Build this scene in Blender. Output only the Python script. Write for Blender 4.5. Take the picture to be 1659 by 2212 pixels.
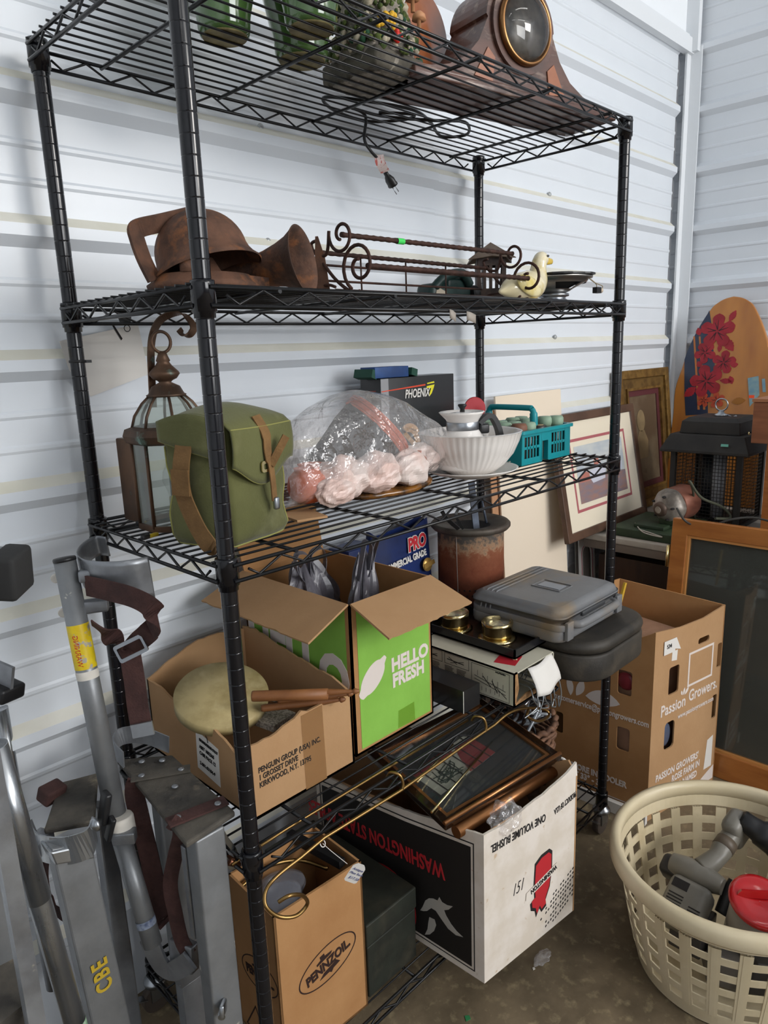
import bpy, bmesh, math, random
from mathutils import Vector as V, Matrix as Mx, Euler
random.seed(7)
for o in list(bpy.data.objects): bpy.data.objects.remove(o)
S = bpy.context.scene
COL = S.collection
PI = math.pi
R = math.radians
# ------------------------------------------------------------------ camera
FPX = 1549.14
CAMC = V((-0.5488, -0.8767, 1.3953))
CR = V((0.70045979, -0.71281316, -0.0354046)); CD = V((-0.18067818, -0.12911834, -0.97503018)); CF = V((0.69044296, 0.68936627, -0.21923199))
cd = bpy.data.cameras.new('camera'); cam = bpy.data.objects.new('camera', cd); COL.objects.link(cam); S.camera = cam
cd.sensor_fit = 'HORIZONTAL'; cd.sensor_width = 36; cd.lens = FPX/1659*36; cd.clip_start = .05; cd.clip_end = 60
cam.matrix_world = Mx(((CR.x, -CD.x, -CF.x, CAMC.x), (CR.y, -CD.y, -CF.y, CAMC.y), (CR.z, -CD.z, -CF.z, CAMC.z), (0, 0, 0, 1)))
def at(px, py, x=None, y=None, z=None):
    "a point of the place seen along one line of sight, on a given real plane"
    r = CR*((px-829.5)/FPX)+CD*((py-1106)/FPX)+CF
    if x is not None: t = (x-CAMC.x)/r.x
    elif y is not None: t = (y-CAMC.y)/r.y
    else: t = (z-CAMC.z)/r.z
    return CAMC+r*t
# ------------------------------------------------------------------ light
S.view_settings.view_transform = 'Standard'; S.view_settings.look = 'None'; S.view_settings.gamma = 1
S.view_settings.exposure = 0.0; S.view_settings.use_curve_mapping = False
w = bpy.data.worlds.new('world'); S.world = w; w.use_nodes = True
w.node_tree.nodes['Background'].inputs[0].default_value = (.88, .92, 1, 1); w.node_tree.nodes['Background'].inputs[1].default_value = .20
def area(name, loc, target, sx, sy, power, col):
    l = bpy.data.lights.new(name, 'AREA'); l.shape = 'RECTANGLE'; l.size = sx; l.size_y = sy; l.energy = power; l.color = col
    o = bpy.data.objects.new(name, l); COL.objects.link(o); o.location = loc
    o.rotation_euler = (V(target)-V(loc)).to_track_quat('-Z', 'Y').to_euler(); return o
area('door_daylight', (0.7, -5.4, 2.1), (0.6, .4, 1.5), 2.4, 1.8, 138, (.97, .985, 1))
area('window_daylight', (2.3, -4.2, 3.0), (.7, .3, .8), 1.2, .8, 85, (1, .96, .91))
# ------------------------------------------------------------------ materials
def M(name, c, c2=None, scale=8, rough=.6, metal=0, bump=0, bscale=None, mix=(.4, .6), trans=0, alpha=1, spec=.5, coat=0, c3=None, s3=30, m3=(.6, .7), stretch=None, detail=6, ior=1.45, thin=False, rvar=0, emit=None, sheen=0):
    m = bpy.data.materials.new(name); m.use_nodes = True; nt = m.node_tree; N = nt.nodes; L = nt.links
    b = N['Principled BSDF']
    col = lambda k: (k[0], k[1], k[2], 1)
    b.inputs['Base Color'].default_value = col(c); b.inputs['Roughness'].default_value = rough; b.inputs['Metallic'].default_value = metal
    b.inputs['Transmission Weight'].default_value = trans; b.inputs['Alpha'].default_value = alpha; b.inputs['IOR'].default_value = ior
    b.inputs['Specular IOR Level'].default_value = spec; b.inputs['Coat Weight'].default_value = coat; b.inputs['Coat Roughness'].default_value = .1
    b.inputs['Sheen Weight'].default_value = sheen
    if emit: b.inputs['Emission Color'].default_value = col(emit[:3]); b.inputs['Emission Strength'].default_value = emit[3]
    tc = N.new('ShaderNodeTexCoord'); mp = N.new('ShaderNodeMapping'); L.new(tc.outputs['Object'], mp.inputs[0])
    if stretch: mp.inputs['Scale'].default_value = stretch
    def noise(s, d=6, r=.6):
        n = N.new('ShaderNodeTexNoise'); n.inputs['Scale'].default_value = s; n.inputs['Detail'].default_value = d; n.inputs['Roughness'].default_value = r
        L.new(mp.outputs[0], n.inputs['Vector']); return n
    def mixc(a, bcol, fac, lo, hi):
        mr = N.new('ShaderNodeMapRange'); mr.inputs[1].default_value = lo; mr.inputs[2].default_value = hi; L.new(fac, mr.inputs[0])
        mx = N.new('ShaderNodeMix'); mx.data_type = 'RGBA'; L.new(mr.outputs[0], mx.inputs[0])
        if isinstance(a, tuple): mx.inputs[6].default_value = col(a)
        else: L.new(a, mx.inputs[6])
        mx.inputs[7].default_value = col(bcol); return mx.outputs[2]
    out = tuple(c)
    if c2:
        n = noise(scale, detail); out = mixc(out, c2, n.outputs['Fac'], *mix)
    if c3:
        n = noise(s3, 8); out = mixc(out, c3, n.outputs['Fac'], *m3)
    if not isinstance(out, tuple): L.new(out, b.inputs['Base Color'])
    if rvar:
        n = noise(scale*1.7, 5); mr = N.new('ShaderNodeMapRange'); mr.inputs[1].default_value = .35; mr.inputs[2].default_value = .65
        mr.inputs[3].default_value = max(0, rough-rvar); mr.inputs[4].default_value = min(1, rough+rvar); L.new(n.outputs['Fac'], mr.inputs[0]); L.new(mr.outputs[0], b.inputs['Roughness'])
    if bump:
        n = noise(bscale or scale*4, 8); bp = N.new('ShaderNodeBump'); bp.inputs['Strength'].default_value = bump; bp.inputs['Distance'].default_value = .002
        L.new(n.outputs['Fac'], bp.inputs['Height']); L.new(bp.outputs[0], b.inputs['Normal'])
    return m
def hexc(h):
    h = h.lstrip('#'); v = [int(h[i:i+2], 16)/255 for i in (0, 2, 4)]
    return tuple(x/12.92 if x <= .04045 else ((x+.055)/1.055)**2.4 for x in v)
H = hexc
# ------------------------------------------------------------------ mesh builder
def frame(o, u, v):
    u = V(u).normalized(); n = u.cross(V(v)).normalized(); v = n.cross(u); o = V(o)
    return Mx(((u.x, v.x, n.x, o.x), (u.y, v.y, n.y, o.y), (u.z, v.z, n.z, o.z), (0, 0, 0, 1)))
class MB:
    def __init__(s): s.v = []; s.f = []; s.sm = []; s.T = Mx.Identity(4)
    def add(s, vs, fs, smooth=False):
        b = len(s.v); s.v += [s.T @ V(p) for p in vs]; s.f += [tuple(b+i for i in f) for f in fs]; s.sm += [smooth]*len(fs); return s
    def box(s, c, d, rot=None, bev=0):
        x, y, z = [k/2 for k in d]; c = V(c); q = Euler(rot).to_matrix() if rot else Mx.Identity(3)
        if bev <= 0:
            P = [q @ V((a*x, b*y, e*z))+c for a in (-1, 1) for b in (-1, 1) for e in (-1, 1)]
            return s.add(P, [(0, 1, 3, 2), (4, 6, 7, 5), (0, 4, 5, 1), (2, 3, 7, 6), (0, 2, 6, 4), (1, 5, 7, 3)])
        # rounded in all edges through a bmesh bevel
        bm = bmesh.new(); bmesh.ops.create_cube(bm, size=1)
        for vv in bm.verts: vv.co = V((vv.co.x*2*x, vv.co.y*2*y, vv.co.z*2*z))
        bmesh.ops.bevel(bm, geom=list(bm.edges), offset=bev, segments=3, profile=.5, affect='EDGES')
        bm.verts.index_update(); P = [q @ vv.co+c for vv in bm.verts]; F = [tuple(vv.index for vv in f.verts) for f in bm.faces]; bm.free()
        return s.add(P, F, True)
    def mm(s, a, b, bev=0): return s.box([(p+q)/2 for p, q in zip(a, b)], [abs(q-p) for p, q in zip(a, b)], bev=bev)
    def lathe(s, prof, c=(0, 0, 0), axis=(0, 0, 1), seg=32, caps=True, sx=1, sy=1, fn=None):
        a = V(axis).normalized(); q = a.to_track_quat('Z', 'Y').to_matrix() if a.z < .9999 else Mx.Identity(3); c = V(c)
        P = []; F = []; n = len(prof)
        for r, z in prof:
            for k in range(seg):
                t = 2*PI*k/seg; rr = fn(r, z, t) if fn else r
                P.append(q @ V((rr*math.cos(t)*sx, rr*math.sin(t)*sy, z))+c)
        for i in range(n-1):
            for k in range(seg):
                k2 = (k+1) % seg; F.append((i*seg+k, i*seg+k2, (i+1)*seg+k2, (i+1)*seg+k))
        s.add(P, F, True)
        if caps:
            if prof[0][0] > 1e-5: s.add(P[:seg], [tuple(range(seg))[::-1]])
            if prof[-1][0] > 1e-5: s.add(P[-seg:], [tuple(range(seg))])
        return s
    def cyl(s, p0, p1, r, r1=None, seg=16):
        p0 = V(p0); p1 = V(p1); r1 = r if r1 is None else r1; h = (p1-p0).length
        return s.lathe([(r, 0), (r1, h)], p0, p1-p0, seg)
    def tube(s, pts, r, seg=8, closed=False, flat=None, caps=True):
        pts = [V(p) for p in pts]; n = len(pts); P = []; F = []
        up = None
        for i in range(n):
            a = pts[(i-1) % n] if (closed or i) else pts[i]; b = pts[(i+1) % n] if (closed or i < n-1) else pts[i]
            t = (b-a).normalized()
            if up is None: up = t.orthogonal().normalized() if not flat else V(flat)
            up = (up-t*up.dot(t)); up = up.normalized() if up.length > 1e-6 else t.orthogonal().normalized()
            sd = t.cross(up); rr = r[i] if isinstance(r, (list, tuple)) else r
            for k in range(seg):
                an = 2*PI*k/seg; P.append(pts[i]+up*(math.cos(an)*rr)+sd*(math.sin(an)*rr))
        m = n if closed else n-1
        for i in range(m):
            j = (i+1) % n
            for k in range(seg):
                k2 = (k+1) % seg; F.append((i*seg+k, i*seg+k2, j*seg+k2, j*seg+k))
        s.add(P, F, True)
        if caps and not closed: s.add(P[:seg], [tuple(range(seg))[::-1]]); s.add(P[-seg:], [tuple(range(seg))])
        return s
    def strap(s, pts, wdir, w, th):
        "flat ribbon: pts centre line, wdir one direction or one per point"
        pts = [V(p) for p in pts]; n = len(pts); P = []; F = []
        for i in range(n):
            t = (pts[min(i+1, n-1)]-pts[max(i-1, 0)]).normalized(); wd = V(wdir[i] if isinstance(wdir, list) else wdir)
            wd = (wd-t*wd.dot(t)).normalized(); nn = t.cross(wd); ww = w[i] if isinstance(w, list) else w
            for a, b in ((-1, -1), (1, -1), (1, 1), (-1, 1)): P.append(pts[i]+wd*(a*ww/2)+nn*(b*th/2))
        for i in range(n-1):
            for k in range(4): F.append((i*4+k, i*4+(k+1) % 4, i*4+4+(k+1) % 4, i*4+4+k))
        F += [(3, 2, 1, 0), tuple((n-1)*4+k for k in range(4))]
        return s.add(P, F, False)
    def grid(s, fn, nu, nv, smooth=True, wrapu=False):
        P = [fn(i/(nu if wrapu else nu-1), j/(nv-1)) for j in range(nv) for i in range(nu)]; F = []
        for j in range(nv-1):
            for i in range(nu if wrapu else nu-1): F.append((j*nu+i, j*nu+(i+1) % nu, (j+1)*nu+(i+1) % nu, (j+1)*nu+i))
        return s.add(P, F, smooth)
    def prism(s, poly, T, depth, smooth=False):
        "2D outline on frame T, thickened back by depth"
        n = len(poly); A = [T @ V((p[0], p[1], 0)) for p in poly]; B = [T @ V((p[0], p[1], -depth)) for p in poly]
        s.add(A+B, [tuple(range(n)), tuple(range(2*n-1, n-1, -1))], False)
        return s.add(A+B, [(i, n+i, n+(i+1) % n, (i+1) % n) for i in range(n)], smooth)
    def ring(s, outer, inner, T, depth):
        n = len(outer); O = [T @ V((p[0], p[1], z)) for z in (0, -depth) for p in outer]; I = [T @ V((p[0], p[1], z)) for z in (0, -depth) for p in inner]
        P = O+I; F = []
        for i in range(n):
            j = (i+1) % n
            F += [(i, j, 2*n+j, 2*n+i), (n+j, n+i, 3*n+i, 3*n+j), (i, n+i, n+j, j), (2*n+j, 3*n+j, 3*n+i, 2*n+i)]
        return s.add(P, F)
    def sphere(s, c, r, seg=20, sc=(1, 1, 1), rot=None):
        q = Euler(rot).to_matrix() if rot else Mx.Identity(3); c = V(c)
        def f(u, v):
            t = 2*PI*u; p = PI*(v-.5); return q @ V((r*sc[0]*math.cos(p)*math.cos(t), r*sc[1]*math.cos(p)*math.sin(t), r*sc[2]*math.sin(p)))+c
        return s.grid(f, seg, seg//2+1, True, True)
def put(name, mb, mat, parent=None, world=False, solid=0, sub=0, bev=0, label=None):
    me = bpy.data.meshes.new(name); inv = parent_world(parent).inverted() if (world and parent) else None
    vs = [(inv @ v if inv else v) for v in mb.v]
    me.from_pydata([tuple(v) for v in vs], [], mb.f); me.update()
    bm = bmesh.new(); bm.from_mesh(me); 
    sm = mb.sm
    for f, k in zip(bm.faces, sm): f.smooth = k
    bmesh.ops.remove_doubles(bm, verts=bm.verts, dist=1e-6); bmesh.ops.recalc_face_normals(bm, faces=bm.faces)
    if sub: bmesh.ops.subdivide_edges(bm, edges=bm.edges, cuts=1, use_grid_fill=True, smooth=1)
    bm.to_mesh(me); bm.free()
    o = bpy.data.objects.new(name, me); COL.objects.link(o)
    if mat: me.materials.append(mat)
    if parent: o.parent = parent
    if solid: md = o.modifiers.new('solid', 'SOLIDIFY'); md.thickness = solid; md.offset = 0
    if bev: md = o.modifiers.new('bevel', 'BEVEL'); md.width = bev; md.segments = 2; md.limit_method = 'ANGLE'; md.angle_limit = .7
    if label: o['label'] = label
    return o
def parent_world(p):
    m = p.matrix_basis.copy()
    while p.parent: p = p.parent; m = p.matrix_basis @ m
    return m
def tag(o, label, cat, group=None):
    o['label'] = label; o['category'] = cat
    if group: o['group'] = group
    return o
def thing(name, label, cat, loc=(0, 0, 0), rz=0, rot=None, group=None, T=None):
    o = bpy.data.objects.new(name, None); COL.objects.link(o); o.empty_display_size = .02
    if T is not None: o.matrix_basis = T
    else: o.location = loc; o.rotation_euler = rot if rot else (0, 0, rz)
    return tag(o, label, cat, group)
def struct(name, mb, mat, parent=None, **k):
    o = put(name, mb, mat, parent, **k)
    if not parent: o['kind'] = 'structure'
    return o
def text_mb(txt, T, size, bold=0, sx=1, align='LEFT', depth=.0004, mb=None, shear=0, space=1):
    "lettering as thin geometry lying on frame T"
    cu = bpy.data.curves.new('t', 'FONT'); cu.body = txt; cu.size = size; cu.extrude = depth; cu.offset = bold; cu.align_x = align; cu.shear = shear; cu.space_character = space; cu.resolution_u = 3
    o = bpy.data.objects.new('t', cu); COL.objects.link(o); me = bpy.data.meshes.new_from_object(o)
    mb = mb or MB(); Ts = T @ Mx.Diagonal((sx, 1, 1, 1))
    mb.add([Ts @ v.co for v in me.vertices], [tuple(p.vertices) for p in me.polygons]); bpy.data.objects.remove(o); bpy.data.curves.remove(cu); bpy.data.meshes.remove(me)
    return mb
def circ(r, n=32, cx=0, cy=0, ry=None, a0=0, a1=2*PI, end=False):
    return [(cx+r*math.cos(a0+(a1-a0)*k/(n-(1 if end else 0))), cy+(ry or r)*math.sin(a0+(a1-a0)*k/(n-(1 if end else 0)))) for k in range(n)]
def rrect(w, h, r, n=5, cx=0, cy=0):
    P = []
    for sx, sy, a in ((1, 1, 0), (-1, 1, PI/2), (-1, -1, PI), (1, -1, 1.5*PI)):
        P += [(cx+sx*(w/2-r)+r*math.cos(a+PI/2*k/n), cy+sy*(h/2-r)+r*math.sin(a+PI/2*k/n)) for k in range(n+1)]
    return P
def smoothpts(pts, n=8, closed=False):
    pts = [V(p) for p in pts]; out = []; m = len(pts)
    g = lambda i: pts[i % m] if closed else pts[max(0, min(m-1, i))]
    for i in range(m if closed else m-1):
        a, b, c, d = g(i-1), g(i), g(i+1), g(i+2)
        for k in range(n):
            t = k/n; out.append(.5*((2*b)+(c-a)*t+(2*a-5*b+4*c-d)*t*t+(3*b-a-3*c+d)*t**3))
    if not closed: out.append(pts[-1])
    return out
Z1, Z2, Z3, Z4, Z5 = 1.906, 1.493, 1.106, .618, .126
LX, LY = 1.18, .43          # post spacing of the rack
# ------------------------------------------------------------------ common materials
m_wall = M('white_painted_steel', H('#dfe4ea'), H('#d4dae1'), scale=1.5, rough=.30, spec=.5, mix=(.3, .8))
m_trim = M('white_trim', H('#e2e6ea'), rough=.4)
m_floor = M('concrete', H('#7c6d56'), H('#5e523f'), scale=7, rough=.7, bump=.6, bscale=60, c3=H('#988a6c'), s3=38, m3=(.54, .75), mix=(.35, .65))
m_black = M('black_gloss_enamel', (.006, .006, .008), rough=.17, coat=.25, spec=.4)
m_blackm = M('black_wire_enamel', (.007, .007, .008), rough=.3, coat=.1, spec=.4)
m_card = M('brown_cardboard', H('#b28d66'), H('#a57f58'), scale=6, rough=.85, bump=.25, bscale=80, mix=(.3, .7), stretch=(1, 1, 1))
m_card2 = M('darker_cardboard', H('#ab7f52'), H('#a07347'), scale=5, rough=.85, bump=.2, bscale=70)
m_cut = M('torn_cardboard_edge', H('#a58058'), H('#7d5c3a'), scale=60, rough=.95, bump=.6, bscale=200)
m_white = M('white_paper', H('#d9d5cf'), rough=.8)
m_ink = M('black_ink', (.012, .010, .010), rough=.8)
m_rust = M('rusty_iron', H('#6c4c3b'), H('#47342b'), scale=18, rough=.8, metal=.15, bump=1, bscale=60, c3=H('#8f5a34'), s3=30, m3=(.54, .72))
m_rustd = M('dark_rusty_rod', H('#4a3128'), H('#33221d'), scale=30, rough=.7, metal=.4, bump=.5, bscale=200)
m_alu = M('scuffed_aluminium', H('#9c9fa3'), H('#85878b'), scale=9, rough=.42, metal=.75, bump=.15, bscale=60, rvar=.12, c3=H('#c9c3b8'), s3=26, m3=(.68, .74))
m_alus = M('bright_aluminium_tube', H('#b4b7ba'), H('#9a9da0'), scale=12, rough=.28, metal=.9, rvar=.08, stretch=(1, 1, .2))
m_paint = M('dried_white_paint', H('#d8d2c8'), rough=.8, bump=.4, bscale=60)
m_steel = M('zinc_plated_steel', H('#a9adb2'), rough=.3, metal=1)
m_brass = M('polished_brass', H('#d8c593'), rough=.2, metal=1)
m_brassd = M('antique_brass_rod', H('#96784a'), rough=.35, metal=1)
m_glass = M('clear_glass', (1, 1, 1), rough=.03, trans=1, ior=1.45)
m_thin = M('thin_clear_glass', (.9, .95, .93), rough=.05, alpha=.18, spec=.8)
m_wood = M('oak_wood', H('#a8652f'), H('#8c4f22'), scale=7, rough=.45, stretch=(1, 1, 8), bump=.1, mix=(.3, .7), coat=.2)
m_blk = M('black_plastic', (.012, .012, .013), rough=.4)
def film(name, tint, rough=.05, veil=.1, veilcol=(.8, .8, .8), bump=0, bscale=20, gloss=1.0, ior=1.45):
    "thin transparent sheet: clear pass-through, mirror gloss by angle and a little milky veil"
    m = bpy.data.materials.new(name); m.use_nodes = True; nt = m.node_tree; N = nt.nodes; L = nt.links; N.remove(N['Principled BSDF'])
    out = N['Material Output']; tr = N.new('ShaderNodeBsdfTransparent'); tr.inputs[0].default_value = (*tint, 1)
    gl = N.new('ShaderNodeBsdfGlossy'); gl.inputs['Roughness'].default_value = rough; gl.inputs[0].default_value = (gloss, gloss, gloss, 1)
    df = N.new('ShaderNodeBsdfDiffuse'); df.inputs[0].default_value = (*veilcol, 1)
    m1 = N.new('ShaderNodeMixShader'); m1.inputs[0].default_value = veil; L.new(tr.outputs[0], m1.inputs[1]); L.new(df.outputs[0], m1.inputs[2])
    fr = N.new('ShaderNodeFresnel'); geo = N.new('ShaderNodeNewGeometry'); mr = N.new('ShaderNodeMapRange'); mr.inputs[3].default_value = ior; mr.inputs[4].default_value = 1/ior; L.new(geo.outputs['Backfacing'], mr.inputs[0]); L.new(mr.outputs[0], fr.inputs[0]); m2 = N.new('ShaderNodeMixShader'); L.new(fr.outputs[0], m2.inputs[0]); L.new(m1.outputs[0], m2.inputs[1]); L.new(gl.outputs[0], m2.inputs[2]); L.new(m2.outputs[0], out.inputs[0])
    if bump:
        tc = N.new('ShaderNodeTexCoord'); vo = N.new('ShaderNodeTexVoronoi'); vo.inputs['Scale'].default_value = bscale; nz = N.new('ShaderNodeTexNoise'); nz.inputs['Scale'].default_value = bscale*.6; nz.inputs['Detail'].default_value = 5
        mx = N.new('ShaderNodeMix'); mx.data_type = 'RGBA'; mx.inputs[0].default_value = .35; L.new(tc.outputs['Object'], nz.inputs['Vector']); L.new(tc.outputs['Object'], mx.inputs[6]); L.new(nz.outputs['Color'], mx.inputs[7]); L.new(mx.outputs[2], vo.inputs['Vector'])
        ad = N.new('ShaderNodeMath'); ad.operation = 'ADD'; L.new(vo.outputs['Distance'], ad.inputs[0]); L.new(nz.outputs['Fac'], ad.inputs[1])
        bp = N.new('ShaderNodeBump'); bp.inputs['Strength'].default_value = bump; bp.inputs['Distance'].default_value = .012; L.new(ad.outputs[0], bp.inputs['Height'])
        for q in (gl, df, fr): L.new(bp.outputs[0], q.inputs['Normal'])
    return m
m_thin = film('thin_clear_glass', (.97, .98, .98), .03, .02)
# ------------------------------------------------------------------ the room
WX = 2.68
def ribprof(lo, hi, base=0, amp=.019):
    P = [(lo, base)]; k = -8
    while True:
        zc = 1.376+.2290*k; k += 1
        if zc > hi: break
        if zc-.02 < lo: continue
        P += [(zc-.012, base), (zc+.006, base+amp), (zc+.026, base+amp), (zc+.044, base)]
        for q in (.096, .157): P += [(zc+q-.006, base), (zc+q-.001, base+.0028), (zc+q+.005, base+.0028), (zc+q+.010, base)]
    P = [p for p in P if p[0] <= hi]; P.append((hi, P[-1][1])); return P
ZT = 2.55
mb = MB()
def wallstrip(mb, x0, x1, base):
    pr = ribprof(0, ZT, base); n = len(pr)
    vs = [(x, .50-d, z) for x in (x0, x1) for z, d in pr]; mb.add(vs, [(i, i+1, n+i+1, n+i) for i in range(n-1)])
    vs = [(x1, .50-d, z) for z, d in pr]+[(x1, .503, z) for z, d in pr]; mb.add(vs, [(i, i+1, n+i+1, n+i) for i in range(n-1)])
wallstrip(mb, -2.6, 1.062, .006); wallstrip(mb, 1.062, WX-.086, 0)
mb.mm((-2.6, .58, 0), (WX, .60, ZT+.02))
wb = struct('wall_back', mb, m_wall)
m_ledge = M('dusty_painted_ledge', H('#e0ded4'), H('#d3d0c0'), scale=6, rough=.5, mix=(.3, .7)); wb.data.materials.append(m_ledge)
for p in wb.data.polygons:
    q = [wb.data.vertices[k].co for k in p.vertices]; lo_ = min(q, key=lambda v: v.z); hi_ = max(q, key=lambda v: v.z)
    if hi_.y-lo_.y > .010 and hi_.z-lo_.z < .03: p.material_index = 1
mb = MB(); mb.mm((WX-.0125, .497, 0), (WX-.0115, .5049, ZT)); 
pr = ribprof(0, 3.4); n = len(pr)
mb = MB(); mb.add([(WX-d, y, z) for y in (.53, -5.6) for z, d in pr], [(i, i+1, n+i+1, n+i) for i in range(n-1)]); mb.mm((WX+.003, -5.6, 0), (WX+.03, .53, 3.4))
struct('wall_right', mb, m_wall)
m_up = M('white_upper_panel', H('#eef2f6'), rough=.5)
struct('wall_back_upper', MB().mm((-2.6, .49, ZT), (WX-.05, .53, 3.4)), m_up)
# corner and ledge trims
struct('trim_1', MB().mm((WX-.062, .474, 0), (WX-.024, .482, ZT-.01)).mm((WX-.026, .43, 0), (WX-.020, .482, ZT-.01)), m_trim)
struct('trim_2', MB().mm((-2.6, .462, ZT-.035), (WX-.02, .49, ZT+.02)).mm((-2.6, .474, ZT+.02), (WX-.02, .49, ZT+.035)), m_trim)
struct('trim_3', MB().mm((WX-.05, .44, ZT-.03), (WX-.022, .50, 3.4)), m_trim)
struct('floor', MB().mm((-2.6, -5.6, -.05), (WX+.03, .60, 0)), m_floor)
struct('ceiling', MB().mm((-2.6, -5.6, 3.4), (WX+.03, .53, 3.45)), M('white_ceiling', H('#c8ccd0'), rough=.8))
struct('wall_left', MB().mm((-2.65, -5.6, 0), (-2.6, .53, 3.4)), m_wall)
m_tube = M('fluorescent_tube', (1, 1, 1), emit=(1, .98, .94, 9))
for k, (x, y) in enumerate(((-.9, -1.6), (1.0, -1.6), (-.9, -3.6), (1.0, -3.6))):
    t = thing('ceiling_light', 'fluorescent ceiling batten above the shop floor, out of frame', 'light', (x, y, 3.32), group='ceiling battens')
    put('housing', MB().box((0, 0, .045), (1.25, .14, .06)), m_trim, t)
    put('tube', MB().cyl((-.6, -.03, 0), (.6, -.03, 0), .014).cyl((-.6, .03, 0), (.6, .03, 0), .014), m_tube, t)
# wall screws with washers
for k, (px, py) in enumerate(((564, 275), (580, 522), (597, 753), (1188, 272+148), (1200, 728), (1258, 300))):
    p = at(px, py, y=.492)
    o = put('wall_screw', MB().lathe([(.0085, 0), (.0085, .001), (.006, .002), (.006, .004), (.0045, .005), (.001, .0052)], p+V((0, .002, 0)), (0, -1, 0), 16), M('screw_head', H('#b9bcbd'), rough=.4, metal=.6)); tag(o, 'small painted screw head with washer in the ribbed steel wall', 'screw', 'screws in the back wall')
# ------------------------------------------------------------------ the wire rack
rack = thing('wire_shelving_unit', 'tall black wire shelving rack on casters holding the junk, against the ribbed wall', 'shelving', (0, 0, 0))
for x in (0, LX):
    for y in (0, LY):
        pf = [(.0118, .098)]; z = .10; top = Z1+.002
        while z < top-.012:
            pf += [(.0127, z+.0004), (.0127, z+.0009), (.0127, z+.0236), (.0127, z+.0241), (.0120, z+.0247), (.0120, z+.0250)]; z += .0254
        pf += [(.0127, top-.004), (.0122, top+.001), (.010, top+.003)]
        p = put('post', MB().lathe(pf, (x, y, 0), seg=24), m_black, rack)
        c = MB().lathe([(.006, .07), (.006, .10)], (x, y, 0), seg=12).lathe([(.012, .062), (.024, .066), (.026, .072), (.023, .078), (.016, .084), (.012, .095)], (x, y, 0), seg=24)
        c.mm((x-.018, y-.013, .03), (x+.012, y-.010, .066)).mm((x-.018, y+.010, .03), (x+.012, y+.013, .066)).box((x-.038, y-.004, .050), (.024, .018, .003), (0, .5, 0))
        cs = put('caster', c, m_steel, p)
        put('caster', MB().cyl((x-.004, y-.009, .0312), (x-.004, y+.009, .0312), .031, seg=28), M('rubber_wheel', H('#4a4038'), rough=.7), p).name = 'caster_wheel'
def wireshelf(zt):
    mb = MB(); r = .0032; zt2 = zt-.0065; zb = zt-.031; o = .0165
    xs = (-.006, LX+.006); ys = (-.0, LY+.0)
    for yy, sg in ((-o, 1), (LY+o, -1)):
        for zz in (zt2, zb): mb.cyl((.0, yy, zz), (LX, yy, zz), r, seg=8)
        n = 26; x0 = .045; stp = (LX-.09)/n; pts = []
        for i in range(n+1):
            pts.append((x0+i*stp, yy, zt2-.002 if i % 2 else zb+.002))
        pts = [(x0-stp*.45, yy, zt2-.010)]+pts+[(x0+(n+.45)*stp, yy, zt2-.010)]
        mb.tube(pts, .0022, 6)
    for xx in (-o, LX+o):
        for zz in (zt2, zb): mb.cyl((xx, 0, zz), (xx, LY, zz), r, seg=8)
        n = 10; y0 = .035; stp = (LY-.07)/n
        pts = [(xx, y0-stp*.45, zt2-.010)]+[(xx, y0+i*stp, zt2-.002 if i % 2 else zb+.002) for i in range(n+1)]+[(xx, y0+(n+.45)*stp, zt2-.010)]
        mb.tube(pts, .0022, 6)
    nw = 16
    for i in range(nw):
        yy = .008+i*(LY-.016)/(nw-1); mb.cyl((-o-.004, yy, zt-.0015), (LX+o+.004, yy, zt-.0015), .0019, seg=6)
    for i in range(5):
        xx = .115+i*.241
        for dd in ((0,),): mb.cyl((xx, -o-.003, zt2+.0005-.003), (xx, LY+o+.003, zt2+.0005-.003), .0034, seg=8)
    s = put('wire_shelf', mb, m_blackm, rack)
    for x in (0, LX):
        for y in (0, LY):
            c = MB().lathe([(.0132, .003), (.0165, .003), (.0170, -.001), (.0172, -.038), (.0150, -.0385), (.0148, -.046), (.0130, -.046)], (x, y, zt), seg=24, caps=False)
            sx = -1 if x == 0 else 1; sy = -1 if y == 0 else 1
            put('collar', c, m_black, s)
    return s
for zz in (Z1, Z2, Z3, Z4, Z5): wireshelf(zz)
# ================================================================== TOP SHELF
m_vase = M('green_glaze', H('#4c6b38'), H('#375028'), scale=9, rough=.12, coat=.8, mix=(.35, .7))
m_bisque = M('unglazed_foot', H('#82774f'), H('#5c5230'), scale=20, rough=.7)
for k, (x, y, sc, lb) in enumerate(((.225, .226, 1.0, 'green glazed vase on the top shelf, leftmost, standing alone'), (.315, .112, 1.0, 'green glazed vase on the top shelf, front one of the touching pair'), (.385, .222, 1.12, 'wide green glazed vase on the top shelf, behind the front one beside the rock cottage'))):
    t = thing('glazed_vase', lb, 'vase', (x, y, Z1), group=None)
    pf = [(.034, .001), (.040, .004), (.0425, .012), (.044, .03), (.053, .07), (.062, .11), (.058, .16), (.040, .20), (.030, .23), (.036, .25), (.033, .25), (.027, .23)]
    put('body', MB().lathe([(r*sc, z*sc) for r, z in pf], seg=40, caps=False), m_vase, t)
    put('foot', MB().lathe([(.036*sc, .0), (.0375*sc, .0035), (.034*sc, .005), (.030*sc, .0035), (.001, .003)], seg=36), m_bisque, t)
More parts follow.
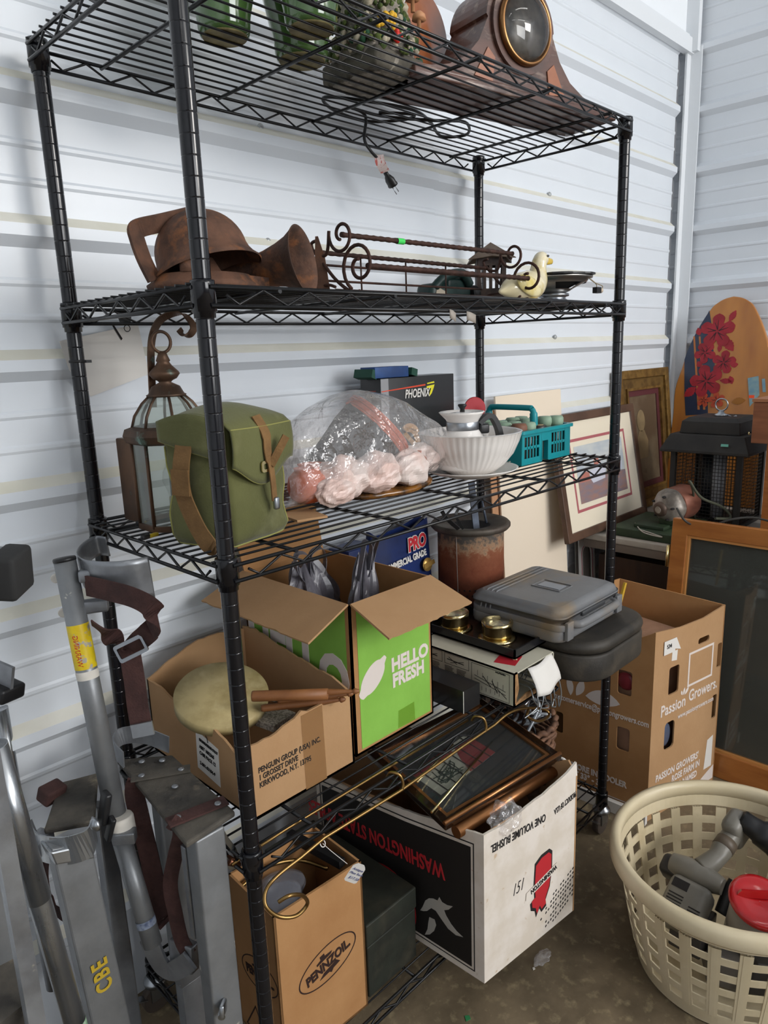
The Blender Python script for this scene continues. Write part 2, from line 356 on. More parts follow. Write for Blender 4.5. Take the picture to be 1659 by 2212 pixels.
# ---- resin rock cottage
t = thing('resin_rock_cottage', 'painted resin rock garden ornament with flowers and toadstools on the top shelf', 'ornament', (.565, .222, Z1))
def rock(u, v):
    a = 2*PI*u; hh = [0, .0, .04, .08, .13, .18, .21, .225][min(7, int(v*7.999))]; r = [0.001, .072, .078, .074, .062, .045, .026, .001][min(7, int(v*7.999))]
    k_ = v*7; i_ = min(6, int(k_)); f_ = k_-i_; HH_ = [0, .0, .04, .08, .13, .18, .21, .225]; RR_ = [.001, .066, .071, .066, .055, .040, .024, .001]; hh = HH_[i_]*(1-f_)+HH_[i_+1]*f_; r = RR_[i_]*(1-f_)+RR_[i_+1]*f_
    r *= 1+.06*math.sin(3*a+v*9)+.06*math.sin(7*a-v*23)+.05*abs(math.sin(13*a+v*41)); sq = 1/max(abs(math.cos(a)), abs(math.sin(a)))**.35
    return V((math.cos(a)*r*sq*.95, math.sin(a)*r*sq*1.05, hh))
put('rock', MB().grid(rock, 60, 30, True, True), M('grey_stone_resin', H('#8a8378'), H('#57524a'), scale=30, rough=.9, bump=1, bscale=50, c3=H('#b8aca0'), s3=60, m3=(.5, .7)), t)
put('plinth', MB().box((0, 0, .02), (.135, .155, .038), bev=.008), M('brown_resin_plinth', H('#5f5a50'), H('#46423a'), scale=20, rough=.9, bump=.6, bscale=60), t)
random.seed(3)
mf = MB(); mg = MB(); mw = MB(); my = MB(); mr_ = MB()
for k in range(420):
    a = random.uniform(PI*.75, PI*2.05); h = random.uniform(.035, .17); r = (.081*(1-.50*max(0, h-.04)/.15))/max(abs(math.cos(a)), abs(math.sin(a)))**.30
    p = (math.cos(a)*r*1.0, math.sin(a)*r*1.06, h); q = random.random()
    (mg if q < .50 else mf if q < .62 else mw).sphere(p, random.uniform(.003, .0085), 7, (1, 1, random.uniform(.7, 1.5)), (random.random(), random.random(), 0))
for k in range(16):
    a = 4.25+random.uniform(-.22, .22); my.sphere((math.cos(a)*.087, math.sin(a)*.090, .080+random.uniform(-.012, .012)), .0055, 8)
for k in range(7):
    a = 4.45+random.uniform(-.08, .08); mr_.sphere((math.cos(a)*.090, math.sin(a)*.093, .055+random.uniform(-.008, .008)), .0055, 8)
put('leaves', mg, M('painted_foliage', H('#4f5c28'), H('#2f3f1c'), scale=60, rough=.85, bump=1, bscale=150, c3=H('#8d8a3a'), s3=90), t)
put('dark_leaves', mf, M('dark_foliage', H('#1f4a30'), rough=.8, bump=1, bscale=150), t)
put('pebbles', mw, M('pale_pebbles', H('#b3a994'), H('#8a8070'), scale=60, rough=.9), t)
put('yellow_flowers', my, M('yellow_paint', H('#d9a928'), rough=.6), t); put('red_flowers', mr_, M('red_paint', H('#c9281c'), rough=.5), t)
for k, (x, y, z) in enumerate(((.055, -.075, .085), (.066, -.05, .13), (.03, -.078, .15))):
    put('toadstool', MB().lathe([(.004, 0), (.004, .022), (.014, .021), (.012, .030), (.005, .036), (.0005, .037)], (x, y, z), seg=14), M('orange_cap', H('#c08a62'), rough=.6), t)
# ---- mantel clock
CU = V((.984, -.178, 0)); CN = V((-.178, -.984, 0)); CO = V((.600, .137, Z1))
t = thing('mantel_clock', 'old brown tambour mantel clock case with domed glass face on the top shelf right end', 'clock', T=frame(CO, CU, (0, 0, 1)))
m_walnut = M('worn_walnut', H('#5f4036'), H('#47302a'), scale=7, rough=.5, stretch=(1, 3, 3), bump=.15, c3=H('#8a7468'), s3=14, m3=(.55, .7), coat=.2)
prof = [(0, .028), (.04, .030), (.085, .040), (.13, .062), (.165, .098), (.19, .145)]
arc = [(.285+.100*math.cos(a), .140+.100*math.sin(a)) for a in [PI-.1-k*(PI-.2)/22 for k in range(23)]]
half = prof+arc+[(.57-u, h) for u, h in reversed(prof)]
body = [(0, .014)]+half+[(.57, .014)]
# local frame of the thing: x along, y up, z towards the viewer
I = Mx.Identity(4)
put('case', MB().prism(body[::-1], Mx.Translation((0, 0, -.004)), .115, False), m_walnut, t)
put('base', MB().box((.285, .008, -.062), (.60, .016, .15), bev=.003).box((.285, .019, -.062), (.585, .010, .138), bev=.003), m_walnut, t)
put('front_molding', MB().ring(circ(.088, 48, .285, .140), circ(.066, 48, .285, .140), Mx.Translation((0, 0, .004)), .01), m_walnut, t)
m_veneer = M('orange_veneer', H('#9a5a34'), H('#84492a'), scale=6, rough=.35, coat=.4)
for s in (-1, 1):
    put('corner_veneer', MB().prism([(.285+s*.085, .026), (.285+s*.135, .03), (.285+s*.098, .088), (.285+s*.078, .072)][::s], Mx.Translation((0, 0, -.001)), .002), m_veneer, t)
bz = put('bezel', MB().lathe([(.0725, 0), (.075, .006), (.073, .012), (.069, .015), (.066, .012), (.065, .004)], (.285, .140, .002), (0, 0, 1), 56, False), M('aged_brass_bezel', H('#8a6440'), rough=.3, metal=.9), t)
put('dial', MB().lathe([(.066, 0), (.066, .0015), (.0001, .0015)], (.285, .140, .001), (0, 0, 1), 48), M('dark_dial', H('#26231f'), H('#5b5650'), scale=22, rough=.35, metal=.3, mix=(.35, .65)), t)
gl = [(.066*math.cos(a), .028*math.sin(a)) for a in [k*PI/2/9 for k in range(10)]]
put('glass_dome', MB().lathe([(max(r, .0002), z) for r, z in gl], (.285, .140, .008), (0, 0, 1), 48, False), m_thin, bz)
bd = MB().lathe([(.086, 0), (.088, .002), (.086, .006), (.0002, .006)], (.118, .128, -.122), (.35, 0, 1), 48)
put('back_door', bd, m_veneer, t)
# ---- cord with plug
def wp(L, y): return [at(a, b, y=y) for a, b in L]
t = thing('power_cord', 'coiled black power cord hanging through the top shelf with its plug dangling', 'cord', at(790, 240, y=.36))
c1 = [(.70, .34), (.78, .31), (.80, .36), (.72, .40), (.62, .40), (.56, .36), (.64, .30), (.76, .29), (.86, .33), (.95, .37), (1.0, .33), (.93, .28), (.84, .30), (.74, .36), (.655, .375)]
pts = smoothpts([(x, y, Z1+.004+.004*(k % 3)) for k, (x, y) in enumerate(c1)], 8)
drop = smoothpts([pts[-1]+V((-.012, -.002, 0)), at(789, 250, y=.37), at(787, 300, y=.37), at(800, 325, y=.365), at(820, 348, y=.365), at(838, 378, y=.365)], 8)
put('cable', MB().tube(pts+drop, .0036, 8), m_blk, t, world=True)
a = at(832, 372, y=.365); b = at(850, 402, y=.365); d = (b-a).normalized()
pl = put('plug', MB().lathe([(.0050, 0), (.0062, .003), (.0062, .008), (.0085, .011), (.0125, .020), (.0125, .030), (.0135, .032), (.0135, .036)], a, d, 18, sy=.75), m_blk, t, world=True)
sd = d.cross(V((0, 1, 0))).normalized()
put('prongs', MB().cyl(b+sd*.005, b+sd*.005+d*.019, .0011, seg=6).cyl(b-sd*.005, b-sd*.005+d*.019, .0011, seg=6), m_steel, pl, world=True)
tg = MB().strap(smoothpts([at(818, 335, y=.362), at(822, 352, y=.355), at(832, 372, y=.36)], 6), CR, .022, .0006)
tg2 = put('paper_tag', tg, M('printed_tag', H('#e2d0cc'), H('#c05a52'), scale=120, rough=.7, mix=(.55, .6), stretch=(1, 1, .15)), t, world=True, label='white paper tag with red print round the cord')
# ================================================================== SECOND SHELF
# ---- rusty twin bells with bracket
t = thing('rusty_bell_lamp', 'rusty iron double-domed bell fixture with bent bracket, left end of second shelf', 'bell', (.095, .12, Z2))
bax = (V((0, 0, 1))*math.cos(R(15))-CR*math.sin(R(15))+V((.1, .12, 0))).normalized(); T0 = Mx.Identity(4)
def bell(r, z0):
    return [(r*1.20, z0-.004), (r*1.22, z0-.002), (r*1.12, z0+.006), (r*1.04, z0+.016), (r, z0+.026)]+[(max(.0003, r*math.cos(k*PI/24)), z0+.026+r*.92*math.sin(k*PI/24)) for k in range(1, 13)]
bcn = at(448, 586, y=.13)-V((.095, .12, Z2)); mb = MB(); mb.lathe(bell(.071, 0), bcn, bax, 48, False); mb.lathe([(.083, -.002), (.068, .012), (.062, .03), (.01, .05)], bcn, bax, 40, False)
put('front_dome', mb, m_rust, t)
mb = MB(); mb.lathe([(.060, 0), (.082, .002), (.084, .010), (.078, .014), (.072, .024), (.03, .030), (.018, .05)], (-.012, .01, 0), seg=36)
mb.box((.055, -.03, .012), (.05, .022, .02), (0, 0, .3)).cyl((-.06, -.03, .024), (-.06, -.03, .04), .012, seg=10)
put('base_ring', mb, m_rust, t)
br = smoothpts([at(a, b, y=yy)-V((.095, .12, Z2)) for a, b, yy in ((425, 462, .15), (395, 470, .15), (350, 481, .15), (306, 491, .15), (293, 500, .148), (297, 520, .145), (312, 562, .14), (334, 606, .135))], 5)
put('bracket', MB().strap(br, tuple(CF*.85+CR*.55), .026, .005), m_rust, t)
t = thing('rusty_dome_cover', 'smaller rusty iron dome behind the bell fixture on the second shelf', 'dome', (.268, .285, Z2))
put('dome', MB().lathe(bell(.062, .012), (0, 0, 0), seg=36, caps=False), m_rust, t)
put('base_ring', MB().lathe([(.05, 0), (.07, 0), (.076, .012), (.05, .016)], seg=30), m_rust, t)
# ---- horn
hm = at(663, 562, y=.062); hn = at(478, 606, y=.185); ax = (hm-hn); L = ax.length
t = thing('rusty_trumpet_horn', 'rusty iron trumpet horn lying with its flared mouth to the right on the second shelf', 'horn', (hn.x, hn.y, Z2))
hp = [(.016, 0), (.020, L*.2), (.024, L*.4), (.028, L*.58), (.034, L*.74), (.041, L*.87), (.049, L*.96), (.054, L)]
put('flared_tube', MB().lathe(hp+[(r-.0018, z) for r, z in reversed(hp)], hn, ax+V((-.012, -.012, 0)), 44, False), m_rust, t, world=True)
fl = at(688, 560, y=.16)
t = thing('rusty_sheet_flange', 'thin rusty sheet metal flange standing just behind the horn mouth', 'sheet metal', (fl.x, fl.y, Z2))
put('sheet', MB().prism([(-.012, 0), (.020, 0), (.012, .07), (.001, .107), (-.004, .107)], frame((0, 0, 0), (.55, -.83, 0), (0, 0, 1)), .0015), m_rust, t)
# ---- scroll rack
t = thing('wrought_iron_scroll_rack', 'rusty wrought iron scroll-ended rack of twisted bars across the second shelf', 'rack', (.62, .1, Z2))
XL, XR = .352, .872
def spiral(cy, cz, r0, r1, a0, turns, n=30):
    return [(cy+(r0+(r1-r0)*k/n)*math.cos(a0+turns*2*PI*k/n), cz+(r0+(r1-r0)*k/n)*math.sin(a0+turns*2*PI*k/n)) for k in range(n+1)]
for X in (XL, XR):
    sp = spiral(.062, 1.541, .010, .043, PI*.5, -1.42)
    s1 = [V((X, y, z)) for y, z in sp]
    mb = MB().tube(s1, .0032, 8); sp2 = spiral(.104, 1.596, .008, .033, -PI*.4, 1.25); mb.tube([V((X, y, z)) for y, z in sp2], .0030, 8)
    mb.tube(smoothpts([(X, sp2[-1][0], sp2[-1][1]), (X, .145, 1.568), (X, .175, 1.572), (X, .185, 1.59), (X, .172, 1.594)], 6), .0030, 8)
    mb.tube(smoothpts([(X, .178, 1.578), (X, .15, 1.548), (X, .12, 1.52), (X, .085, 1.499), (X, .062, 1.498)], 6), .0032, 8)
    mb.tube(smoothpts([(X, .20, 1.497), (X, .175, 1.512), (X, .145, 1.515), (X, .125, 1.510)], 6), .0028, 8)
    put('end_scroll', mb, m_rustd, t, world=True)
def twist(p0, p1, r):
    n = 90; p0 = V(p0); p1 = V(p1); q = []
    m = MB(); sg = 8
    m.tube([p0.lerp(p1, k/n) for k in range(n+1)], [r*(1+.12*math.sin(k*1.9)) for k in range(n+1)], 8); return m
put('twisted_bar', twist((XL+.0, .104, 1.596), (XR, .104, 1.598), .0046), m_rustd, t, world=True)
put('twisted_bar', twist((XL+.02, .062, 1.541), (XR, .062, 1.541), .0050), m_rustd, t, world=True)
put('twisted_bar', twist((XL, .180, 1.576), (XR, .178, 1.574), .0042), m_rustd, t, world=True)
mb = MB()
for y, z in ((.19, 1.556), (.19, 1.528), (.19, 1.502)): mb.cyl((XL, y, z), (XR, y, z), .0024, seg=6)
for x in (.48, .61, .74): mb.cyl((x, .19, 1.502), (x, .19, 1.574), .0018, seg=6)
mb.cyl((XL, .125, 1.505), (XR, .125, 1.505), .0024, seg=6)
put('back_grille', mb, m_rustd, t, world=True)
put('price_sticker', MB().lathe([(.0056, 0), (.0056, .018)], (.494, .104, 1.5963), (1, 0, .0035), 12, False), M('neon_green_tape', H('#3fd05a'), rough=.6), t, world=True, label='neon green price sticker')
# ---- bird house lantern
t = thing('tin_birdhouse_lantern', 'small brown tin lantern with pyramid roof and slotted sides behind the rack', 'lantern', (1.005, .262, Z2), rz=R(40))
m_tin = M('brown_tin', H('#54463f'), H('#3a3230'), scale=30, rough=.55, metal=.5, bump=.2)
mb = MB()
for k in range(4):
    a = k*PI/2; F_ = Mx.Rotation(a, 4, 'Z') @ frame((-.036, -.036, .0), (1, 0, 0), (0, 0, 1))
    mb.prism([(0, 0), (.072, 0), (.072, .045), (0, .045)], F_, .002); mb.prism([(0, .10), (.072, .10), (.072, .118), (0, .118)], F_, .002)
    for q in range(5):
        u = q*.0152; mb.prism([(u, .045), (u+.0075+(.004 if q in (0, 4) else 0), .045), (u+.0075, .10), (u, .10)], F_, .002)
put('slotted_body', mb, m_tin, t)
rf = [(0, 0, .158)]+[(x*.058, y*.058, .117-.004) for x, y in ((-1, -1), (1, -1), (1, 1), (-1, 1))]+[(x*.052, y*.052, .120) for x, y in ((0, -1), (1, 0), (0, 1), (-1, 0))]
put('roof', MB().add(rf, [(0, 1, 5), (0, 5, 2), (0, 2, 6), (0, 6, 3), (0, 3, 7), (0, 7, 4), (0, 4, 8), (0, 8, 1)]), M('tarnished_roof', H('#7a6a5c'), H('#5c4c40'), scale=18, rough=.45, metal=.6), t, solid=.0015)
# ---- green power tool
t = thing('green_power_tool', 'dark green power tool lying behind the scroll rack beside the tin lantern', 'power tool', (.83, .27, Z2))
m_grn = M('dark_green_plastic', H('#14312f'), H('#0e2523'), scale=10, rough=.45)
put('body', MB().box((0, 0, .026), (.15, .055, .05), bev=.014).box((.02, 0, .052), (.07, .05, .03), bev=.010), m_grn, t)
put('handle', MB().tube(smoothpts([(-.06, -.02, .04), (-.03, -.03, .065), (.03, -.03, .075), (.06, -.03, .05)], 6), .011, 12), m_grn, t)
put('nose_ring', MB().lathe([(.024, 0), (.024, .02), (.018, .028), (.012, .03)], (.078, -.01, .028), (1, -.2, 0), 24), m_blk, t)
put('label', MB().box((-.045, -.0285, .026), (.036, .001, .022), (0, .3, 0)), M('tan_label', H('#a59c8c'), rough=.6), t)
# ---- duck
t = thing('ceramic_duck', 'cream and yellow glazed ceramic duck figurine looking right on the second shelf', 'duck', (.905, .098, Z2), rz=R(-8))
m_duck = M('cream_glaze', H('#dccfa8'), H('#e6dcc0'), scale=12, rough=.15, coat=.7, c3=H('#c9b04e'), s3=14, m3=(.52, .68))
sec = [(-.078, .022, .002), (-.066, .024, .010), (-.045, .029, .023), (-.015, .033, .032), (.015, .036, .035), (.034, .041, .033), (.046, .052, .027), (.051, .066, .021), (.053, .078, .018), (.056, .090, .0175), (.060, .099, .0155), (.066, .106, .009), (.069, .109, .001)]
pts = [V((x, 0, z)) for x, z, r in sec]; mb = MB().tube(smoothpts(pts, 4), [sec[min(len(sec)-1, i//4)][2]*(1-(i % 4)/4)+sec[min(len(sec)-1, i//4+1)][2]*((i % 4)/4) for i in range(4*(len(sec)-1)+1)], 22)
mb.sphere((.062, 0, .097), .0175, 20, (1.1, .9, 1))
put('body', mb, m_duck, t)
put('beak', MB().lathe([(.0095, 0), (.0085, .008), (.0075, .018), (.006, .026), (.0015, .030)], (.074, 0, .094), (1, 0, -.02), 16, sx=.55, sy=1.0), M('yellow_beak_glaze', H('#cfae45'), rough=.2, coat=.6), t)
put('wing', MB().sphere((-.01, -.029, .034), .033, 18, (1.3, .22, .62), (0, .35, 0)), M('yellow_wing_glaze', H('#d3bd62'), H('#e2d6a8'), scale=20, rough=.15, coat=.7), t)
put('eye', MB().sphere((.068, -.0155, .103), .0032, 10, (1.3, .5, .8)).sphere((.068, .0155, .103), .0032, 10, (1.3, .5, .8)), m_blk, t)
put('feet', MB().sphere((.022, -.016, .004), .012, 12, (1.6, 1, .35)).sphere((.022, .016, .004), .012, 12, (1.6, 1, .35)), m_duck, t)
# ---- speaker
t = thing('car_speaker', 'round car loudspeaker lying magnet down at the right end of the second shelf', 'speaker', (1.068, .118, Z2))
m_cast = M('pressed_steel_basket', H('#9a9793'), rough=.3, metal=.9)
put('magnet', MB().lathe([(.030, 0), (.034, .002), (.034, .010), (.030, .012), (.030, .016), (.038, .018), (.038, .024), (.026, .026)], seg=36), m_steel, t)
mb = MB().lathe([(.026, .024), (.040, .030), (.046, .034)], seg=36, caps=False).lathe([(.084, .056), (.093, .058), (.094, .062), (.088, .064), (.084, .060)], seg=44, caps=False).lathe([(.078, .047), (.084, .056)], seg=44, caps=False)
for k in range(4):
    a = k*PI/2+.35; mb.grid(lambda u, v: V(((.046+.036*v)*math.cos(a+(u-.5)*(.62-.12*v)), (.046+.036*v)*math.sin(a+(u-.5)*(.62-.12*v)), .034+.018*v)), 8, 4)
put('basket', mb, m_cast, t)
put('cone', MB().lathe([(.02, .028), (.077, .056), (.086, .060)], seg=40, caps=False), M('paper_cone', (.01, .01, .01), rough=.8), t)
gk = [(.094+(.006 if int(k/4) % 2 else 0))for k in range(48)]
put('gasket', MB().prism([(gk[k]*math.cos(2*PI*k/48), gk[k]*math.sin(2*PI*k/48)) for k in range(48)], Mx.Translation((0, 0, .068)), .004), m_blk, t)
cn = put('connector', MB().box((.055, -.088, .028), (.022, .012, .014)), m_blk, t)
put('pin_block', MB().cyl((.066, -.088, .028), (.076, -.088, .028), .006, seg=10), M('cream_plastic', H('#c9b8a4'), rough=.6), cn)
put('lead_wires', MB().tube(smoothpts([(.05, -.07, .056), (.06, -.08, .046), (.078, -.09, .038), (.072, -.089, .028)], 6), .0011, 6).tube(smoothpts([(.064, -.066, .056), (.068, -.078, .044), (.052, -.088, .034), (.048, -.088, .030)], 6), .0011, 6), M('tan_wire', H('#8a7a5a'), rough=.5), cn)
# ---- scraps of tape on the front rail
for a, b, w_ in ((978, 678, .02), (1018, 682, .03)):
    p = at(a, b, y=-.0205); o = put('tape_scrap', MB().grid(lambda u, v: p+V((w_*(u-.5), -.001-.002*math.sin(5*u), -.016*(v-.5)-.006*u)), 6, 3), M('clear_scrap', H('#9d948a'), rough=.5), None, solid=.0004)
    tag(o, 'scrap of old clear tape stuck on the second shelf front rail, '+('left and smaller' if a < 1000 else 'right and larger'), 'tape')
# ---- white card hanging from binder clip
pts = [at(a, b, y=.4635) for a, b in ((128, 737), (298, 700), (322, 808), (196, 857), (150, 800))]
t = thing('white_card', 'creased white card hanging between the back left post and the ribbed wall', 'card', pts[3])
f_ = frame(pts[3], (1, 0, 0), (0, 0, 1)); fi = f_.inverted(); pl = [(fi @ p) for p in pts]
put('sheet', MB().prism([(p.x, p.y) for p in pl][::-1], f_, .0008), m_white, t, world=True)
g = at(262, 735, y=.4620); put('printed_mark', MB().prism([(0, 0), (.003, .003), (-.012, .030), (-.015, .028)], frame(g, (1, 0, 0), (0, 0, 1)), .0006), m_ink, t, world=True)
cl = at(272, 700, y=.458)
put('binder_clip', MB().prism([(-.014, .010), (.014, .010), (.009, -.012), (-.009, -.012)], frame(cl+V((0, -.001, .012)), (1, 0, 0), (0, 0, 1)), .006).tube([cl+V((.006*math.cos(a), -.003, -.008+.006*math.sin(a))) for a in [2*PI*k/14 for k in range(14)]], .0009, 6, True), m_blk, t, world=True)
zt = at(190, 783, y=.43)
tag(put('zip_tie', MB().lathe([(.0138, 0), (.0146, .001), (.0146, .004), (.0138, .005)], (0, LY, zt.z), seg=24, caps=False).box((.017, LY-.006, zt.z+.002), (.010, .006, .005)), m_blk), 'black cable tie round the back left post below the second shelf', 'cable tie')
# ================================================================== THIRD SHELF
# ---- carriage lantern
t = thing('carriage_lantern', 'brown metal carriage lantern with glass panes and ring on the third shelf behind the satchel', 'lantern', (.078, .268, Z3))
m_cop = M('weathered_copper', H('#6a4f3c'), H('#4c3c31'), scale=10, rough=.5, metal=.6, c3=H('#6f8a80'), s3=20, m3=(.62, .72))
m_lg = film('dusty_lantern_glass', (.86, .90, .87), .15, .30, (.45, .50, .46))
OC = [(PI/8+k*PI/4) for k in range(8)]; ro = .066
def octa(prs, off=0):
    m = MB(); P = [(r*math.cos(a), r*math.sin(a), z) for r, z in prs for a in OC]
    m.add(P, [(i*8+k, i*8+(k+1) % 8, (i+1)*8+(k+1) % 8, (i+1)*8+k) for i in range(len(prs)-1) for k in range(8)]); return m
mb = octa([(ro+.003, 0), (ro+.003, .010), (ro-.004, .010)])
put('bottom_rim', mb, m_cop, t)
put('glass_body', octa([(ro-.002, .010), (ro-.001, .150)]), m_lg, t)
mb = MB()
for a in OC: mb.cyl((ro*math.cos(a), ro*math.sin(a), .006), (ro*math.cos(a), ro*math.sin(a), .155), .0032, seg=8)
put('corner_bars', mb, m_cop, t)
put('middle_band', octa([(ro, .148), (ro+.009, .152), (ro+.013, .163), (ro+.009, .174), (ro-.004, .178)]), m_cop, t)
dm = [(ro-.004, .176), (ro-.010, .195), (ro-.024, .215), (ro-.038, .228)]
put('glass_dome', octa(dm), m_lg, t)
mb = MB()
for a in OC: mb.tube([(r*math.cos(a), r*math.sin(a), z) for r, z in dm], .0026, 6)
put('dome_bars', mb, m_cop, t)
put('finial', MB().lathe([(.032, .226), (.034, .229), (.030, .231), (.024, .243), (.010, .250), (.013, .253), (.020, .256), (.026, .264), (.024, .268), (.014, .278), (.010, .284), (.012, .286), (.008, .296), (.006, .302)], seg=28), m_cop, t)
put('hanging_ring', MB().tube([(.0175*math.cos(a), .0, .317+.0175*math.sin(a)) for a in [2*PI*k/28 for k in range(28)]], .0028, 8, True), m_cop, t)
put('wall_plate', MB().box((-.036, .080, .078), (.028, .058, .150), bev=.003), m_cop, t)
arm = smoothpts([at(a, b, y=.29-.0002*(a-330))-V((.078, .268, Z3)) for a, b in ((331, 880), (328, 820), (326, 760), (331, 720), (346, 692), (370, 679), (395, 680), (412, 694), (418, 710), (410, 722), (396, 722), (386, 711))], 6)
put('hook_arm', MB().strap(arm, tuple(CF*.8+CR*.5), .014, .0028), m_cop, t)
b_ = put('bulb', MB().lathe([(.0003, .120), (.012, .112), (.020, .095), (.022, .080), (.015, .062), (.012, .05)], seg=24, caps=False), m_thin, t)
put('lamp_socket', MB().lathe([(.013, .012), (.013, .050), (.010, .052)], seg=20), M('cream_socket', H('#c9c2ae'), rough=.6), t)
# ---- yellow spring clamps beside it
for k, (a, b, lb) in enumerate(((305, 1127, 'yellow tipped clothes peg on the third shelf behind the lantern foot'), (320, 1158, 'yellow tipped clothes peg on the third shelf in front of the lantern foot'))):
    p = at(a, b, z=Z3+.006); t = thing('spring_clamp', lb, 'clamp', (p.x, p.y, Z3), rz=.6-k*.3)
    put('jaw', MB().box((-.006, 0, .006), (.016, .008, .008), bev=.002), m_blk, t); put('grip', MB().box((.010, 0, .005), (.022, .008, .006), bev=.002), M('yellow_vinyl', H('#b59b25'), rough=.5), t)
# ---- canvas satchel
A, B, C_, D_ = V((.000, .150)), V((.044, .040)), V((.172, .074)), V((.128, .184))
t = thing('canvas_satchel', 'olive green canvas satchel with brown webbing strap at the near left of the third shelf', 'bag', (.086, .112, Z3))
m_canvas = M('olive_canvas', H('#5f6038'), H('#52532d'), scale=6, rough=.95, bump=.35, bscale=260, sheen=.15, c3=H('#6c6b45'), s3=12, m3=(.55, .7))
m_pipe = M('tan_piping', H('#8c8a4e'), rough=.9)
m_web = M('brown_webbing', H('#80603a'), H('#6f5230'), scale=30, rough=.9, bump=.6, bscale=300)
def quad(u): # perimeter point 0..4
    Q = [A, B, C_, D_]; i = int(u) % 4; f = u-int(u); return Q[i].lerp(Q[(i+1) % 4], f)
cen = (A+B+C_+D_)/4
def bagp(u, v):
    h = v*.186; k = u*4; p = quad(k); fr = k-int(k); bul = math.sin(PI*fr)*(.010*math.sin(PI*min(1, v+.12))); d = (p-cen); s = 1-.05*(1-abs(2*v-1))+.0; s -= .10*max(0, .06-v)/.06
    n_ = d.normalized(); w_ = .0022*math.sin(18*u+9*v)+.0018*math.sin(31*u-17*v)
    q = cen+d*s+n_*(bul+w_); return V((q.x, q.y, Z3+.001+h))
mb = MB().grid(bagp, 64, 16, True, True); mb.add([bagp(i/64, 0) for i in range(64)], [tuple(range(64))]); mb.add([bagp(i/64, 1) for i in range(64)], [tuple(range(64))])
put('body', mb, m_canvas, t, world=True)
def flap(u, v):
    # lid: v 0 back edge .. .45 ridge .. .62 front top edge .. 1 hanging front hem ; u 0 left (A-B side) .. 1 right
    bk0, bk1 = A+(A-B)*.03+(D_-A)*-.0, D_+(D_-C_)*.03; f0, f1 = B+(B-A)*.05+(B-C_)*.05, C_+(C_-D_)*.05+(C_-B)*.05
    bk0 = A+(A-D_)*.04; 
    if v < .6:
        s = v/.6; p = bk0.lerp(f0, s).lerp(bk1.lerp(f1, s), u); z = .186+.028*math.sin(PI*min(1, s*.93+.07))*(.55+.45*math.sin(PI*u))+.004
    else:
        s = (v-.6)/.4; p = f0.lerp(f1, u)+(B-A).normalized()*(.006+.003*math.sin(PI*s)); z = .190-.006-s*(.058+.034*math.sin(PI*max(0, min(1, u*1.05)))**1.3)
    return V((p.x, p.y, Z3+z))
fp = put('flap', MB().grid(flap, 28, 22), m_canvas, t, world=True, solid=.003)
sideh = lambda u, v: V((A.lerp(B, u)+(A-D_).normalized()*(.010+.003*math.sin(PI*u))).to_tuple()+(Z3+.196-v*(.030+.030*u)+.012*math.sin(PI*u)*(1-v),))
put('side_flap', MB().grid(sideh, 16, 6), m_canvas, t, world=True, solid=.003)
mb = MB().tube([flap(u/24, 1) for u in range(25)], .0014, 6).tube([flap(u/24, .615)+V((0, 0, .001)) for u in range(25)], .0012, 6).tube([sideh(u/12, 1) for u in range(13)], .0014, 6)
mb.tube([bagp(.5, v/12) for v in range(11)], .0015, 6).tube([bagp(.0, v/12) for v in range(11)], .0015, 6).tube([bagp(u/64, .0) for u in range(0, 33)], .0015, 6)
put('piping', mb, m_pipe, t, world=True)
sp = [A.lerp(B, .30), A.lerp(B, .30)]; o_ = (A-D_).normalized()
def sidept(f, z, o): q = A.lerp(B, f)+o_*o; return (q.x, q.y, Z3+z)
st = put('shoulder_strap', MB().strap(smoothpts([sidept(.42, .163, .012), sidept(.42, .13, .022), sidept(.40, .10, .022), sidept(.42, .07, .018), sidept(.60, .025, .018), sidept(.80, .001, .018), sidept(.95, .0, .004)], 6), [V((B-A).to_tuple()+(0,))]*37, .030, .0025), m_web, t, world=True)
put('stitched_fold', MB().strap([sidept(.42, .125, .026), sidept(.41, .085, .026)], V((B-A).to_tuple()+(0,)), .032, .003), m_web, st, world=True)
def fpt(u, v, o): q = flap(u, v); n_ = (B-A).normalized(); return q+V((n_.x*o, n_.y*o, 0))
put('closing_tab', MB().strap(smoothpts([fpt(.50, .57, .003)+V((0, 0, .004)), fpt(.51, .66, .004), fpt(.50, .78, .005), fpt(.52, .90, .008), fpt(.53, .97, .010)+V((0, 0, -.012)), fpt(.54, 1, .010)+V((0, 0, -.03))], 6), V((C_-B).to_tuple()+(0,)), [.020]*8+[.017]*8+[.012]*15, .0022), m_web, t, world=True)
put('tab_end', MB().strap(smoothpts([fpt(.52, .88, .008), fpt(.60, .78, .016), fpt(.68, .70, .022)], 6), V((C_-B).to_tuple()+(.6,)), .012, .003), m_web, t, world=True)
e = fpt(.48, .88, .006); F_ = frame(e, V((C_-B).to_tuple()+(0,)), (0, 0, 1))
put('eyelet', MB().ring(rrect(.028, .018, .005), rrect(.018, .009, .003), F_, .002), m_brass, t, world=True)
e = fpt(.55, 1, .012)+V((0, 0, -.035)); put('aglet', MB().box(e, (.011, .008, .020), (0, 0, .2), bev=.003), m_steel, t, world=True)
# ---- brown card scrap under the plastic bag
p = at(655, 1112, z=Z3+.004); tag(put('cardboard_scrap', MB().prism([(-.03, -.03), (.028, -.038), (.035, .04), (-.03, .04)], frame(p, (1, -.15, 0), (0, 1, 0)), .004), m_card), 'brown cardboard scrap under the left corner of the plastic bag', 'cardboard')
